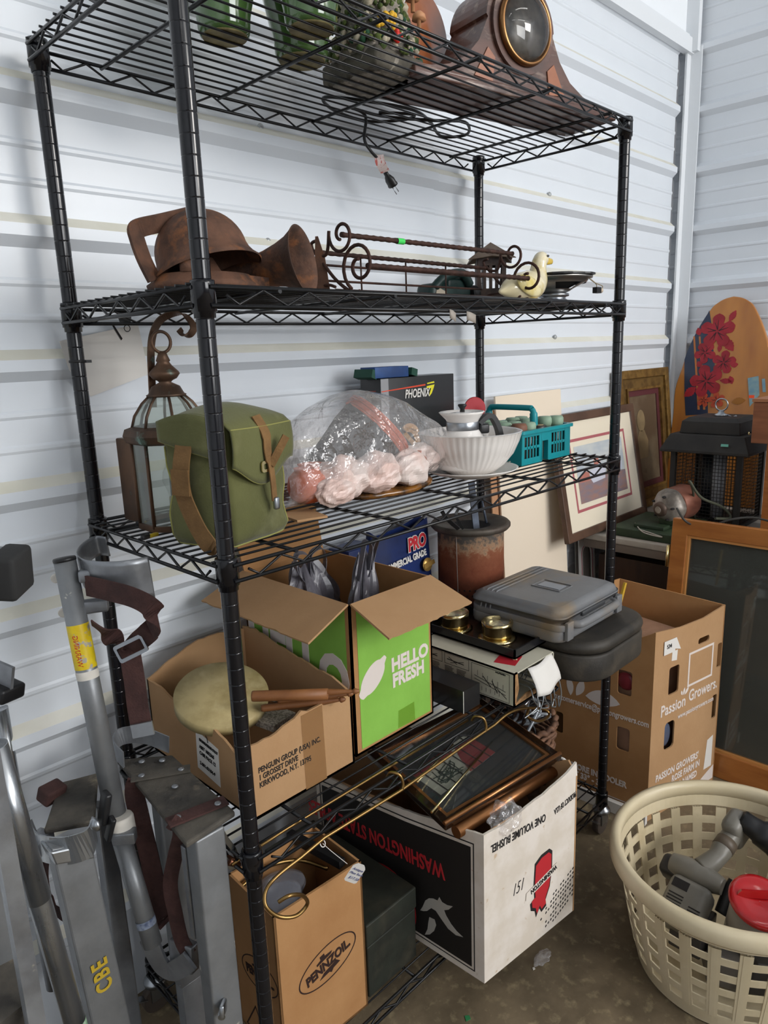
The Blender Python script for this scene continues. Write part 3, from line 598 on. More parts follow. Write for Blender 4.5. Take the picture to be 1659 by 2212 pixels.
# ---- oval lacquered tray under the bag
t = thing('oval_wood_plaque', 'dark varnished oval wooden plaque with bark rim under the plastic bag', 'plaque', (.535, .225, Z3), rz=R(18))
put('slice', MB().lathe([(.150, 0), (.158, .004), (.158, .010), (.150, .014), (.0005, .014)], seg=48, sy=.72, fn=lambda r, z, a: r*(1+.015*math.sin(9*a)+.01*math.sin(17*a))), M('amber_varnish', H('#8a5a22'), H('#2e1f12'), scale=16, rough=.25, coat=.6, mix=(.4, .6)), t)
# ---- things in the plastic bag
t = thing('terracotta_rimmed_planter', 'black planter with orange ridged rim lying tilted inside the clear plastic bag', 'planter', (.50, .20, Z3+.02))
pa = at(770, 862, y=.20); 
axp = (at(850, 905, y=.22)-at(770, 950, y=.24)).normalized()
c0 = V((.455, .215, Z3+.085)); axp = V((.62, -.30, .62)).normalized()
put('shell', MB().lathe([(.045, -.11), (.058, -.07), (.066, -.02), (.072, .03), (.076, .068)], c0, axp, 36, False, fn=lambda r, z, a: r*(1+.03*math.sin(12*a)+.02*math.sin(5*a+z*80))), M('black_fabric', H('#2b2729'), H('#17161a'), scale=30, rough=.8, bump=.5), t, world=True)
mb = MB()
for k in range(5): mb.lathe([(.076+.0015*(k % 2), .066+.005*k), (.080, .0685+.005*k), (.076, .071+.005*k)], c0, axp, 36, False)
put('ridged_rim', mb, M('terracotta_orange', H('#b9552c'), rough=.6), t, world=True)
put('inner_disc', MB().lathe([(.076, .090), (.068, .086), (.0005, .080)], c0, axp, 36, False), M('cream_lining', H('#cfc2ae'), rough=.7), t, world=True)
m_or = M('orange_clay', H('#b4502c'), H('#c4643c'), scale=10, rough=.5)
for k, (p, r, sc, lb) in enumerate((((.285, .155, .055), .040, (1, .9, 1), 'orange rounded pot at the left in the clear plastic bag, lower'), ((.335, .205, .085), .038, (1.1, .9, .8), 'orange rounded pot at the left in the clear plastic bag, upper'), ((.575, .16, .055), .036, (1.2, 1, .9), 'orange rounded pot at the right bottom in the clear plastic bag'))):
    t = thing('orange_clay_pot', lb, 'pot', (p[0], p[1], Z3+.018))
    put('bowl', MB().lathe([(r*.5, 0), (r*.85, r*.25), (r, r*.7), (r*.9, r*1.2), (r*.6, r*1.5), (r*.65, r*1.62), (r*.55, r*1.6)], seg=30, sx=sc[0], sy=sc[1]), m_or, t)
random.seed(11)
def crumple(c, r, sc, seed, amp=.22, n=26):
    rnd = random.Random(seed); ks = [(V((rnd.gauss(0, 1), rnd.gauss(0, 1), rnd.gauss(0, 1))).normalized(), rnd.uniform(1.2, 4.2), rnd.uniform(0, 6)) for _ in range(11)]; c = V(c)
    def f(u, v):
        a = 2*PI*u; b = PI*(v-.5); d = V((math.cos(b)*math.cos(a), math.cos(b)*math.sin(a), math.sin(b)))
        k = 1+amp*sum(abs(((q.dot(d)*w_+ph) % 2)-1)-.5 for q, w_, ph in ks)/3.2; return c+V((d.x*sc[0], d.y*sc[1], d.z*sc[2]))*(r*k)
    return MB().grid(f, n*2, n, False, True)
m_wrap = M('white_wrapping', H('#dccdc6'), H('#d2b5ab'), scale=12, rough=.35, spec=.6, bump=.3)
for k, (p, r, sc) in enumerate((((.36, .14, .048), .048, (1.3, .9, .9)), ((.45, .14, .046), .048, (1.2, .9, .85)), ((.32, .115, .032), .034, (1.4, .8, .8)), ((.53, .125, .046), .045, (1.2, .8, .8)), ((.63, .18, .05), .042, (1.3, .9, .8)))):
    o = put('wrapped_bundle', crumple((p[0], p[1], Z3+p[2]+.004), r, sc, 20+k), m_wrap); tag(o, 'crumpled pinkish white wrapped bundle inside the clear plastic bag, '+['second from the left', 'middle of the row', 'leftmost, low at the front', 'right of the middle one', 'rightmost near the bowl'][k], 'bundle')
prof = [(606, 985, 1085), (622, 940, 1112), (650, 905, 1112), (690, 876, 1108), (735, 852, 1095), (770, 842, 1082), (810, 848, 1070), (850, 866, 1062), (890, 890, 1055), (930, 925, 1040), (965, 955, 1025), (990, 975, 1008), (1003, 988, 1000)]
def bagg(u, v):
    k = u*(len(prof)-1); i = min(len(prof)-2, int(k)); f = k-i; px = prof[i][0]*(1-f)+prof[i+1][0]*f
    yc = .155+.07*min(1, u*1.4)-.02*u; tp = at(px, prof[i][1]*(1-f)+prof[i+1][1]*f, y=yc); x = tp.x; zt_ = max(tp.z, Z3+.02); zb_ = Z3+.016 if u < .82 else Z3+.016+(zt_-Z3-.016)*(u-.82)/.18*.8
    e = math.sin(PI*min(1, max(0, u*.96+.02)))**.6; a = 2*PI*v; hd = (.085*e+.004); hh = (zt_-zb_)/2; zc = (zt_+zb_)/2
    tri = lambda q: abs((q % 2)-1)-.5
    cx = .010*tri(3*u+.8*math.sin(a*2))+.011*tri(2.4*a+6*u)+.009*tri(12*u+1.6*a)+.006*tri(10*u-2.6*a)
    cc, ss = math.cos(a), math.sin(a); p = .75
    return V((x+cx*.4, yc+hd*math.copysign(abs(cc)**p, cc)*(1+cx*5), max(Z3+.002, zc+hh*math.copysign(abs(ss)**p, ss)*(1+cx*1.5*(.3 if ss > 0 else 1)))))
m_poly = film('clear_polythene', (.98, .97, .97), .14, .13, (.95, .92, .91), bump=1.0, bscale=13, ior=1.75)
pb = MB().grid(lambda u, v: bagg(u, v), 90, 49, False)
tag(put('plastic_bag', pb, m_poly), 'large crumpled clear plastic bag full of pots on the middle of the third shelf', 'plastic bag')
# ---- Phoenix box
t = thing('black_product_box', 'black carton with yellow and red logo at the back of the third shelf', 'box', (.69, .355, Z3))
m_pb = M('black_carton', (.012, .012, .013), rough=.35, coat=.2); m_sil = M('silver_corner', H('#9a9a9c'), rough=.35, metal=.3)
put('carton', MB().box((.138, .036, .112), (.276, .072, .224), bev=.0015), m_pb, t)
put('silver_edge', MB().box((.012, -.0004, .112), (.026, .001, .222)).box((-.0004, .0, .112), (.001, .001, .2)), m_sil, t)
F1 = frame((0, -.0012, 0), (1, 0, 0), (0, 0, 1)); F2 = frame((-.0012, .072, 0), (0, -1, 0), (0, 0, 1))
put('lettering', text_mb('PHOENIX', F1 @ Mx.Translation((.082, .172, 0)), .030, .0006, .72, shear=.2), m_white, t, label='white italic maker name')
mb = MB(); mb.prism([(.0, .192), (.16, .199), (.16, .203), (.0, .194)], F1, .0004)
put('red_stripe', mb, M('red_orange_print', H('#d9482a'), rough=.5), t)
mb = MB(); mb.prism([(.165, .197), (.196, .200), (.192, .191), (.184, .178), (.174, .170), (.177, .180), (.182, .191), (.165, .192)], F1, .0005).prism([(.167, .205), (.194, .208), (.196, .204), (.167, .202)], F1, .0005)
put('bird_emblem', mb, M('yellow_print', H('#e0d62c'), rough=.5), t)
put('side_lettering', text_mb('PHOENIX', F2 @ Mx.Translation((.022, .178, 0)), .013, .0002, .8, shear=.2), m_white, t); put('side_stripe', MB().prism([(0, .192), (.055, .193), (.055, .195), (0, .1935)], F2, .0004), M('red_print', H('#a03a30'), rough=.5), t)
rd = F1 @ Mx.Translation((.115, .075, 0)) @ Mx.Rotation(R(-42), 4, 'Z')
put('printed_picture', MB().prism([(-.055, -.05), (.055, -.05), (.055, .05), (-.055, .05)], rd, .0004), M('picture_black', H('#161617'), rough=.3), t)
put('gauge_picture', MB().ring([(p[0], p[1]) for p in circ(.042, 20, -.01, -.02, a0=.2, a1=PI-.2, end=True)], [(p[0], p[1]) for p in circ(.028, 20, -.01, -.03, a0=.2, a1=PI-.2, end=True)], rd @ Mx.Translation((0, 0, .0004)), .0004), M('orange_print', H('#c08a44'), rough=.5), t)
t = thing('blue_carton', 'small blue and green carton lying on top of the black logo carton', 'box', (.735, .385, Z3+.225), rz=R(-4))
put('carton', MB().box((0, 0, .013), (.11, .055, .026), bev=.001), M('blue_print', H('#27508c'), H('#1d3c6e'), scale=10, rough=.5), t)
m_gp = M('green_print', H('#1f4a3c'), rough=.6); put('green_wrap', MB().box((-.062, 0, .010), (.02, .056, .020), (0, .3, .2)), m_gp, t); put('green_wrap', MB().box((.072, 0, .010), (.03, .05, .018), (0, .2, .3)), m_gp, t)
# ---- bowl, plate, carafe
bc = (.755, .138)
t = thing('white_plate', 'white plate under the fluted bowl on the third shelf', 'plate', (bc[0], bc[1], Z3))
m_cer = M('white_ceramic', H('#e9e4df'), rough=.2, coat=.5)
put('dish', MB().lathe([(.055, 0), (.058, .004), (.085, .008), (.108, .017), (.110, .020), (.105, .019), (.082, .012), (.055, .008), (.0005, .008)], seg=48), m_cer, t)
t = thing('fluted_bowl', 'large white fluted bowl holding a coffee carafe on the third shelf', 'bowl', (bc[0], bc[1], Z3+.0085))
flt = lambda r, z, a: r*(1+.016*abs(math.sin(24*a))*(1 if z > .004 else 0))
put('fluted_wall', MB().lathe([(.0005, .0), (.050, .0), (.056, .002), (.078, .020), (.098, .045), (.110, .072), (.116, .092), (.118, .094)], seg=192, caps=False, fn=flt), m_cer, t)
put('inner_wall', MB().lathe([(.118, .094), (.115, .0955), (.112, .092), (.104, .070), (.09, .045), (.07, .02), (.0005, .012)], seg=64, caps=False), m_cer, t)
t = thing('glass_dish', 'cut glass saucer just behind the fluted bowl and beside the teal caddy', 'dish', (.875, .185, Z3))
put('saucer', MB().lathe([(.03, 0), (.04, .003), (.062, .012), (.063, .014), (.055, .011), (.0005, .004)], seg=40, fn=lambda r, z, a: r*(1+.012*math.sin(28*a))), M('pressed_glass', H('#d5d6c8'), rough=.15, alpha=.55, spec=.9, bump=.8, bscale=120), t)
t = thing('coffee_carafe', 'white coffee carafe with steel band and black handle sitting in the fluted bowl', 'carafe', (bc[0]-.022, bc[1]+.004, Z3+.022))
put('body', MB().lathe([(.058, 0), (.062, .01), (.060, .035), (.050, .065), (.038, .084), (.035, .088)], seg=44), m_cer, t)
put('steel_band', MB().lathe([(.0365, .087), (.0370, .088), (.0370, .104), (.0365, .105)], seg=44, caps=False), m_steel, t)
put('flared_rim', MB().lathe([(.035, .104), (.038, .110), (.046, .122), (.050, .127), (.048, .128), (.043, .121), (.034, .108)], seg=44, caps=False, fn=lambda r, z, a: r*(1+.10*max(0, math.cos(a-2.6))**8*(z > .115))), m_cer, t)
lid = put('lid', MB().lathe([(.044, .118), (.042, .122), (.02, .126), (.0005, .127)], seg=36), m_cer, t)
put('knob', MB().lathe([(.006, .125), (.005, .133), (.010, .141), (.009, .144), (.0005, .1445)], seg=20), m_blk, lid)
hd = smoothpts([(.036, -.018, .098), (.052, -.026, .112), (.066, -.033, .112), (.080, -.040, .085), (.086, -.043, .055), (.088, -.044, .034)], 6)
put('handle', MB().strap(hd, (.45, .9, 0), .020, .011).box((.046, -.023, .086), (.024, .022, .022), (0, 0, -.46), bev=.004), m_blk, t)
put('white_cup', MB().lathe([(.02, 0), (.028, .02), (.032, .045), (.030, .045), (.026, .02), (.0005, .006)], (0, 0, 0), seg=30), m_cer, None).location = (bc[0]+.062, bc[1]+.03, Z3+.055)
tag(bpy.data.objects['white_cup'], 'small white cup in the fluted bowl behind the black carafe handle', 'cup')
# ---- teal caddy with jars
t = thing('teal_plastic_caddy', 'teal plastic caddy full of small jars at the right of the third shelf', 'caddy', (.915, .105, Z3))
m_teal = M('teal_plastic', H('#0f8c95'), H('#0c8088'), scale=4, rough=.35)
W_, D2, H_ = .225, .20, .084
mb = MB()
def slotwall(T, w, h, holes, th=.003):
    m = MB(); ns = 40
    return m
def caddyface(T):
    m = mb; x0, x1 = 0, W_
    # solid strips + slots: face from 0..W_
    segs = [(0, .012), (.078, .090), (.122, .135), (.198, W_)]
    for a, b in segs: m.prism([(a, .004), (b, .004), (b, H_), (a, H_)], T, .003)
    for a, b in ((.012, .078), (.135, .198)):
        for z0, z1 in ((.004, .018), (.040, .047), (.070, H_)): m.prism([(a, z0), (b, z0), (b, z1), (a, z1)], T, .003)
        n = 5
        for k in range(1, n): u = a+(b-a)*k/n; m.prism([(u-.0022, .018), (u+.0022, .018), (u+.0022, .070), (u-.0022, .070)], T, .003)
    m.prism([(.090, .056), (.122, .056), (.122, H_), (.090, H_)], T, .003)
TT = Mx.Identity(4)
caddyface(frame((0, 0, 0), (1, 0, 0), (0, 0, 1))); caddyface(frame((W_, D2, 0), (-1, 0, 0), (0, 0, 1)))
for x in (0, W_-.003): mb.mm((x, 0, .004), (x+.003, D2, H_))
for a, b in ((0, .090), (.122, W_)): mb.mm((a, 0, .002), (b, D2, .005))
mb.mm((.090, 0, .004), (.093, D2, .056)).mm((.119, 0, .004), (.122, D2, .056)).mm((.090, 0, .054), (.122, D2, .057))
put('basket', mb, m_teal, t, bev=.001)
put('rim', MB().ring(rrect(W_+.018, D2+.018, .014, cx=W_/2, cy=D2/2), rrect(W_-.006, D2-.006, .008, cx=W_/2, cy=D2/2), Mx.Translation((0, 0, H_+.003)), .008), m_teal, t)
hx = W_/2-.006
put('handle', MB().tube(smoothpts([(hx, .035, .058), (hx, .036, .115), (hx, .042, .131), (hx, .056, .134), (hx, .155, .134), (hx, .170, .131), (hx, .176, .115), (hx, .177, .058)], 6), [.010]*8+[.0075]*27+[.010]*8, 14), m_teal, t)
m_lidg = M('sage_lid', H('#8fa890'), H('#829a84'), scale=12, rough=.55); m_lidb = M('brown_lid', H('#7a5340'), rough=.6); m_jar = M('dark_jar', H('#4a443e'), rough=.15, coat=.5, alpha=.9)
pos = [(.030, .028, 'b'), (.070, .028, 'g'), (.118, .030, 'k'), (.165, .040, 'g2'), (.030, .072, 'g'), (.068, .068, 'g'), (.030, .112, 'g'), (.070, .112, 'g'), (.028, .152, 'g'), (.068, .154, 'g'), (.148, .085, 'g'), (.190, .085, 'g'), (.190, .130, 'g'), (.150, .130, 'g'), (.190, .022, 'g2')]
for k, (x, y, q) in enumerate(pos):
    lb = {'b': 'small jar with the brown wooden lid at the front left of the teal caddy', 'k': 'small dark jar with black and tan lid at the front of the teal caddy', 'g2': 'small jar with tall sage green lid at the right front of the teal caddy'}.get(q, 'small jar with sage green lid packed in the teal caddy')
    t = thing('lidded_jar', lb, 'jar', (.915+x, .105+y, Z3+.006), group={'g': 'sage lidded jars in the caddy', 'g2': 'right front jars in the caddy'}.get(q))
    put('jar_body', MB().lathe([(.014, 0), (.0165, .004), (.0165, .066), (.014, .070)], seg=18), m_jar, t)
    zt_ = .070+(.006 if q == 'g2' else 0); r = .020
    if q == 'k': put('lid', MB().lathe([(.019, .068), (.021, .070), (.021, .082), (.019, .084), (.0005, .084)], seg=24), M('black_lid', H('#2c2422'), rough=.4), t); put('lid_disc', MB().lathe([(.014, .084), (.014, .0855), (.0005, .0855)], seg=24), M('tan_disc', H('#8a7858'), rough=.6), t)
    else: put('lid', MB().lathe([(r*.85, zt_), (r, zt_+.010), (r, zt_+.020), (r*.82, zt_+.026), (.0005, zt_+.026)], seg=8 if q != 'b' else 24), m_lidb if q == 'b' else m_lidg, t)
t = thing('red_plastic_paddle', 'round red plastic paddle standing behind the teal caddy handle', 'lid', (1.03, .335, Z3))
put('disc', MB().lathe([(.028, 0), (.030, .002), (.028, .004)], (0, 0, .128), (-.6, -.8, .15), 30), M('red_plastic', H('#b5202c'), rough=.35), t); put('stem', MB().cyl((0, .004, 0), (0, .004, .11), .006), M('red_plastic_stem', H('#a01c26'), rough=.35), t)
# ---- boards leaning behind the rack
def leaning(name, label, cat, x0, x1, z0, z1, yb, yt, th, mat, mat2=None):
    n = V((0, z1-z0, -(yt-yb))).normalized(); T = frame((x0, yb, z0), (1, 0, 0), (0, yt-yb, z1-z0)); h = math.hypot(yt-yb, z1-z0)
    o = put(name, MB().prism([(0, 0), (x1-x0, 0), (x1-x0, h), (0, h)], T, th), mat); tag(o, label, cat); return T, h, o
leaning('cream_board', 'tall cream coloured board leaning on the back wall just right of the rack', 'board', 1.30, 1.683, .0, 1.244, .38, .462, .006, M('cream_board', H('#e8d9c4'), rough=.7))
leaning('brown_hardboard', 'tall brown hardboard sheet standing behind the cream board, only its left edge showing', 'board', 1.268, 1.60, .0, 1.20, .39, .470, .004, M('brown_board', H('#b98a66'), rough=.8))
# ================================================================== FOURTH SHELF
def cwall(mb, T, prof, th=.0045, wob=0, seed=1):
    rnd = random.Random(seed); n = 1; P = []
    for (u0, h0), (u1, h1) in zip(prof[:-1], prof[1:]):
        m = max(1, int(abs(u1-u0)/.012)) if wob else 1
        for k in range(m): f = k/m; P.append((u0+(u1-u0)*f, h0+(h1-h0)*f+(rnd.uniform(-wob, wob) if (k or u0 > 0) else 0)))
    P.append(prof[-1]); w_ = prof[-1][0]
    return mb.prism([(0, 0), (w_, 0)]+P[::-1], T, th)
# ---- publisher's carton with hand drum and sticks
PX, PY, PW, PD = .048, .060, .236, .345
t = thing('brown_shipping_carton', 'torn open brown carton with black printed address, holding a hand drum on the fourth shelf', 'box', (PX, PY, Z4))
Ff = frame((0, 0, 0), (1, 0, 0), (0, 0, 1)); Fl = frame((0, PD, 0), (0, -1, 0), (0, 0, 1)); Fb = frame((0, PD-.0045, 0), (1, 0, 0), (0, 0, 1)); Fr = frame((PW, 0, 0), (0, 1, 0), (0, 0, 1))
mb = MB(); cwall(mb, Ff, [(0, .140), (.02, .136), (.06, .142), (.10, .150), (.115, .160), (.13, .152), (.16, .154), (PW, .150)], wob=.002, seed=2)
put('front_wall', mb, m_card, t)
mb = MB(); cwall(mb, Fl, [(0, .155), (.05, .154), (.09, .146), (.12, .134), (.16, .138), (.20, .130), (.24, .132), (.27, .124), (.30, .112), (.33, .126), (PD, .140)], wob=.002, seed=3)
put('left_wall', mb, m_card, t)
mb = MB(); cwall(mb, Fb, [(0, .155), (.05, .180), (.12, .200), (.17, .202), (.20, .195), (PW, .190)], wob=.002, seed=4)
cwall(mb, Fr, [(0, .150), (.05, .165), (.12, .172), (.22, .186), (.30, .20), (PD, .196)], wob=.002, seed=5); mb.mm((0, 0, 0), (PW, PD, .005))
put('inner_walls', mb, m_card, t)
L_ = text_mb('PENGUIN GROUP (USA) INC.', Ff @ Mx.Translation((.016, .083, .0003)), .0145, .0003, .74)
text_mb('1 GROSSET DRIVE', Ff @ Mx.Translation((.016, .069, .0003)), .0145, .0003, .74, mb=L_); text_mb('KIRKWOOD, N.Y. 13795', Ff @ Mx.Translation((.016, .055, .0003)), .0145, .0003, .74, mb=L_)
put('address_print', L_, m_ink, t)
m_tape = M('clear_packing_tape', H('#a67c52'), rough=.12, spec=.8, alpha=.55, bump=.5, bscale=120)
put('packing_tape', MB().prism([(.115, .002), (.165, .002), (.163, .152), (.113, .150)], Ff @ Mx.Translation((0, 0, .0004)), .0002), m_tape, t)
FL_ = Fl @ Mx.Translation((.175, .030, .0004))
lb = put('white_label', MB().prism([(-.005, .0), (.070, -.010), (.074, .068), (0, .080)], FL_, .0003), m_white, t)
rt = FL_ @ Mx.Rotation(R(-6), 4, 'Z')
mb = text_mb('PENGUIN READERS END OF ROOT', rt @ Mx.Translation((.004, .062, .0005)), .0085, 0, .50, space=.9); text_mb('ASST 1002365', rt @ Mx.Translation((.004, .047, .0005)), .0100, .0002, .82, mb=mb); text_mb('CASE PACK 12', rt @ Mx.Translation((.004, .034, .0005)), .0100, .0002, .82, mb=mb); text_mb('2-001-03104-9', rt @ Mx.Translation((.004, .012, .0005)), .0100, .0001, .85, mb=mb)
put('label_print', mb, m_ink, lb)
put('staple', MB().tube([Fl @ V((.200, .118, .001)), Fl @ V((.216, .108, .002)), Fl @ V((.216, .098, .001))], .0007, 6), m_ink, t)
# drum
dc = at(464, 1512, z=.790)
t = thing('hand_drum', 'round frame drum with mottled cream skin tilted inside the torn brown carton', 'drum', (PX+.080, PY+.150, Z4+.085))
an = V((-.10, -.30, .95)).normalized(); m_skin = M('goat_skin', H('#b5a374'), H('#9c8a5c'), scale=14, rough=.55, bump=.1, c3=H('#c8b98e'), s3=9, m3=(.5, .65))
dcl = (PX+.058, PY+.165, Z4+.160)
put('rim', MB().lathe([(.084, -.020), (.087, -.020), (.0875, 0), (.085, .001)], dcl, an, 56, False), m_skin, t, world=True)
put('skin', MB().lathe([(.0875, -.002), (.0865, .0015), (.0005, .001)], dcl, an, 56, False), m_skin, t, world=True)
jg = V(dcl)+V((.088, -.030, -.030)); put('jingle', MB().lathe([(.02, 0), (.019, .002), (.008, .004), (.001, .005)], jg, (.4, -.3, .85), 24), M('dark_cymbal', H('#4c4640'), rough=.35, metal=.8), t, world=True)
m_stick = M('hickory_stick', H('#8a5a34'), H('#74482a'), scale=12, rough=.5, stretch=(1, 1, 1), bump=.1)
def sk(p0, p1, r, tip): 
    p0 = V(p0); p1 = V(p1); h = (p1-p0).length
    pf = [(r*.9, 0), (r, .004), (r, h*.75), (r*.5, h*.96), (r*.45, h*.97)]+([(r*.8, h*.985), (r*.85, h), (r*.5, h+.006), (.0004, h+.008)])
    return MB().lathe(pf, p0, p1-p0, 14)
o = put('drumstick', sk(at(560, 1502, z=.79), at(768, 1493, z=.800), .0065, 1), m_stick); tag(o, 'drumstick whose round tip pokes furthest right out of the brown carton', 'drumstick')
o = put('drumstick', sk(at(600, 1513, z=.776), at(755, 1499, z=.786), .0065, 1), m_stick); tag(o, 'drumstick just behind and left of the longest one', 'drumstick')
o = put('drumstick', sk(at(565, 1530, z=.765), at(738, 1511, z=.775), .0070, 1), m_stick); tag(o, 'lowest drumstick in the brown carton, under the bamboo flute', 'drumstick')
a = at(545, 1504, z=.796); b = at(708, 1499, z=.800)
tag(put('bamboo_tube', MB().lathe([(.0095, 0), (.0100, .003), (.0098, (b-a).length*.5), (.0100, (b-a).length), (.0060, (b-a).length), (.0058, (b-a).length-.03)], a, b-a, 20), m_stick), 'hollow bamboo tube lying on top of the drumsticks, open end to the right', 'flute')
t = thing('patterned_book', 'grey patterned paper packet behind the drum in the brown carton', 'packet', at(595, 1545, z=.74))
put('block', MB().box((0, .02, -.01), (.07, .07, .012), (.1, .1, .3)), M('speckled_paper', H('#a39a8e'), H('#6f685e'), scale=220, rough=.7, mix=(.45, .55)), t)
# ---- meal kit box
HX, HY, HW, HD, HH = .300, .072, .232, .345, .314
t = thing('green_meal_kit_box', 'open bright green meal kit box with white lettering on the fourth shelf', 'box', (HX, HY, Z4))
m_lime = M('lime_print', H('#84b84a'), H('#7bad42'), scale=5, rough=.75, bump=.15, bscale=70)
Ff = frame((0, 0, 0), (1, 0, 0), (0, 0, 1)); Fl = frame((0, HD, 0), (0, -1, 0), (0, 0, 1)); Fb = frame((0, HD-.0045, 0), (1, 0, 0), (0, 0, 1)); Fr = frame((HW, 0, 0), (0, 1, 0), (0, 0, 1))
mb = MB()
for F_, w_ in ((Ff, HW), (Fl, HD), (Fb, HW), (Fr, HD)): mb.prism([(0, 0), (w_, 0), (w_, HH), (0, HH)], F_, .0045)
mb.mm((0, 0, 0), (HW, HD, .005)); put('walls', mb, m_card2, t)
put('green_print', MB().prism([(.016, .010), (HW-.010, .010), (HW-.010, HH-.008), (.016, HH-.008)], Ff @ Mx.Translation((0, 0, .0006)), .0003).prism([(.010, .010), (HD-.014, .010), (HD-.014, HH-.008), (.010, HH-.008)], Fl @ Mx.Translation((0, 0, .0006)), .0003), m_lime, t)
m_wp = M('white_print', H('#d8cdc6'), rough=.8)
G = Ff @ Mx.Translation((0, 0, .0010))
mb = text_mb('HELLO', G @ Mx.Translation((.105, .143, 0)), .040, .0018, .93); text_mb('FRESH', G @ Mx.Translation((.107, .108, 0)), .040, .0018, .88, mb=mb)
put('lettering', mb, m_wp, t)
lem = []
for k in range(40):
    a = 2*PI*k/40; r = .036*(1+.10*math.cos(2*a)); lem.append((r*math.cos(a)*1.0, r*math.sin(a)*.74))
lem = [(x+(.010 if abs(math.atan2(y, x)) < .18 else 0)-(.008 if abs(math.atan2(y, x)) > 2.9 else 0), y) for x, y in lem]
put('lemon_emblem', MB().prism(lem, G @ Mx.Translation((.053, .150, 0)) @ Mx.Rotation(R(42), 4, 'Z'), .0004), m_wp, t)
put('tape_patch', MB().prism([(.120, .012), (.172, .010), (.170, .052), (.122, .050)], G, .0003), M('green_tape_patch', H('#7fb03c'), rough=.2, spec=.8, alpha=.6), t)
GL = Fl @ Mx.Translation((.03, .120, .0010)); put('side_lettering', text_mb('HELLO', GL @ Mx.Translation((-.025, -.012, 0)), .130, .006, .84), m_wp, t)
def flapm(F, w, length, ang, tear=0, seed=1):
    # board folded outwards about the top edge of frame F
    q = F @ Mx.Translation((0, HH, 0)) @ Mx.Rotation(ang, 4, 'X'); rnd = random.Random(seed); pts = [(.002, 0)]; n = 22
    far = [(w+.004-(w+.008)*k/n, length+rnd.uniform(-tear, tear)) for k in range(n+1)]
    return MB().prism([(.002, 0), (w-.002, 0)]+far, q, .004)
put('front_flap', flapm(Ff, HW, .112, R(110), .0015, 3), m_card, t); put('left_flap', flapm(Fl, HD, .112, R(112), .0015, 5), m_card, t)
put('back_flap', flapm(Fb, HW, .118, R(-14), 0, 4), m_card2, t)
# grey plastic carrier bags
m_pl = M('grey_carrier_plastic', H('#6a6870'), H('#4d4b52'), scale=9, rough=.28, alpha=.9, spec=.7, bump=.6, bscale=60)
def handles(c, w, h, seed, lean):
    rnd = random.Random(seed); c = V(c); mb = MB()
    def f(u, v):
        a = 2*PI*u; z = v*h; r = w*(1-.55*v+.25*math.sin(PI*v)); cr = 1+.18*math.sin(7*a+5*v)+.10*math.sin(13*a-4*v)
        return c+V((r*cr*math.cos(a)+lean[0]*v*v, r*.55*cr*math.sin(a)+lean[1]*v*v, z+.006*math.sin(9*a)))
    mb.grid(f, 44, 16, False, True)
    for s in (-1, 1):
        p = [c+V((s*w*.4, 0, h*.7)), c+V((s*w*.8+lean[0]*.6, s*.01, h*1.0)), c+V((s*w*.55+lean[0], 0, h*1.22)), c+V((s*w*.05+lean[0], 0, h*1.15)), c+V((-s*w*.1+lean[0]*.7, 0, h*.8))]
        mb.strap(smoothpts(p, 6), (.3, 1, .2), .016, .0015)
    return mb
tag(put('carrier_bag', handles((HX+.095, HY+.215, Z4+.20), .060, .135, 3, (-.01, .02)), m_pl), 'grey plastic carrier bag bunched in the left half of the green box', 'plastic bag')
tag(put('carrier_bag', handles((HX+.150, HY+.120, Z4+.20), .035, .150, 8, (.03, .02)), m_pl), 'grey plastic carrier bag with tall knotted handles in the right half of the green box', 'plastic bag')
tag(put('carrier_bag', crumple((HX+.115, HY+.17, Z4+.16), .085, (1.15, 1.5, .8), 5), m_pl), 'dark grey plastic carrier bag stuffed low in the green box', 'plastic bag')
# ---- blue sack behind
t = thing('blue_feed_sack', 'navy blue sack with red and white lettering standing behind the green box', 'sack', (.80, .42, Z4))
m_navy = M('navy_sack', H('#1c2f66'), H('#16244e'), scale=7, rough=.4, bump=.3, bscale=30)
def sack(u, v):
    a = 2*PI*u; w_ = .125*(1-.10*v); d = .045*(1-.55*v)*(1+.05*math.sin(6*a)); return V((w_*math.copysign(abs(math.cos(a))**.6, math.cos(a)), d*math.copysign(abs(math.sin(a))**.6, math.sin(a)), .312*v+.012*math.sin(5*u*PI)*v))
put('body', MB().grid(sack, 48, 14, True, True), m_navy, t)
SF = frame((-.118, -.052, 0), (1, .02, 0), (0, .12, 1)) @ Mx.Rotation(R(4), 4, 'Z')
put('lettering', text_mb('PRO', SF @ Mx.Translation((.142, .240, .012)), .048, .002, .80, shear=.2), M('red_lettering', H('#c22a34'), rough=.5), t)
mb = text_mb('PRO', SF @ Mx.Translation((.142, .240, .0112)), .048, .0042, .80, shear=.2); text_mb('COMMERCIAL GRADE', SF @ Mx.Translation((.040, .212, .0126)), .024, .0010, .72, mb=mb); put('white_lettering', mb, m_white, t)
put('gold_seal', MB().lathe([(.019, 0), (.019, .001), (.0005, .001)], SF @ V((.205, .185, .014)), (0, -1, .1), 22).prism([(.19, .176), (.235, .180), (.233, .192), (.19, .190)], SF @ Mx.Translation((0, 0, .0165)), .001), M('gold_foil', H('#c7a05a'), rough=.35, metal=.6), t)
t = thing('navy_carton', 'navy blue carton lying behind the top of the green box beside the sack', 'box', (.63, .42, Z4+.0), rz=.1)
put('carton', MB().box((0, 0, .15), (.10, .07, .30), bev=.003), m_navy, t); put('tan_panel', MB().box((.01, -.0365, .24), (.06, .001, .08)), M('tan_panel', H('#9c7f6c'), rough=.7), t)
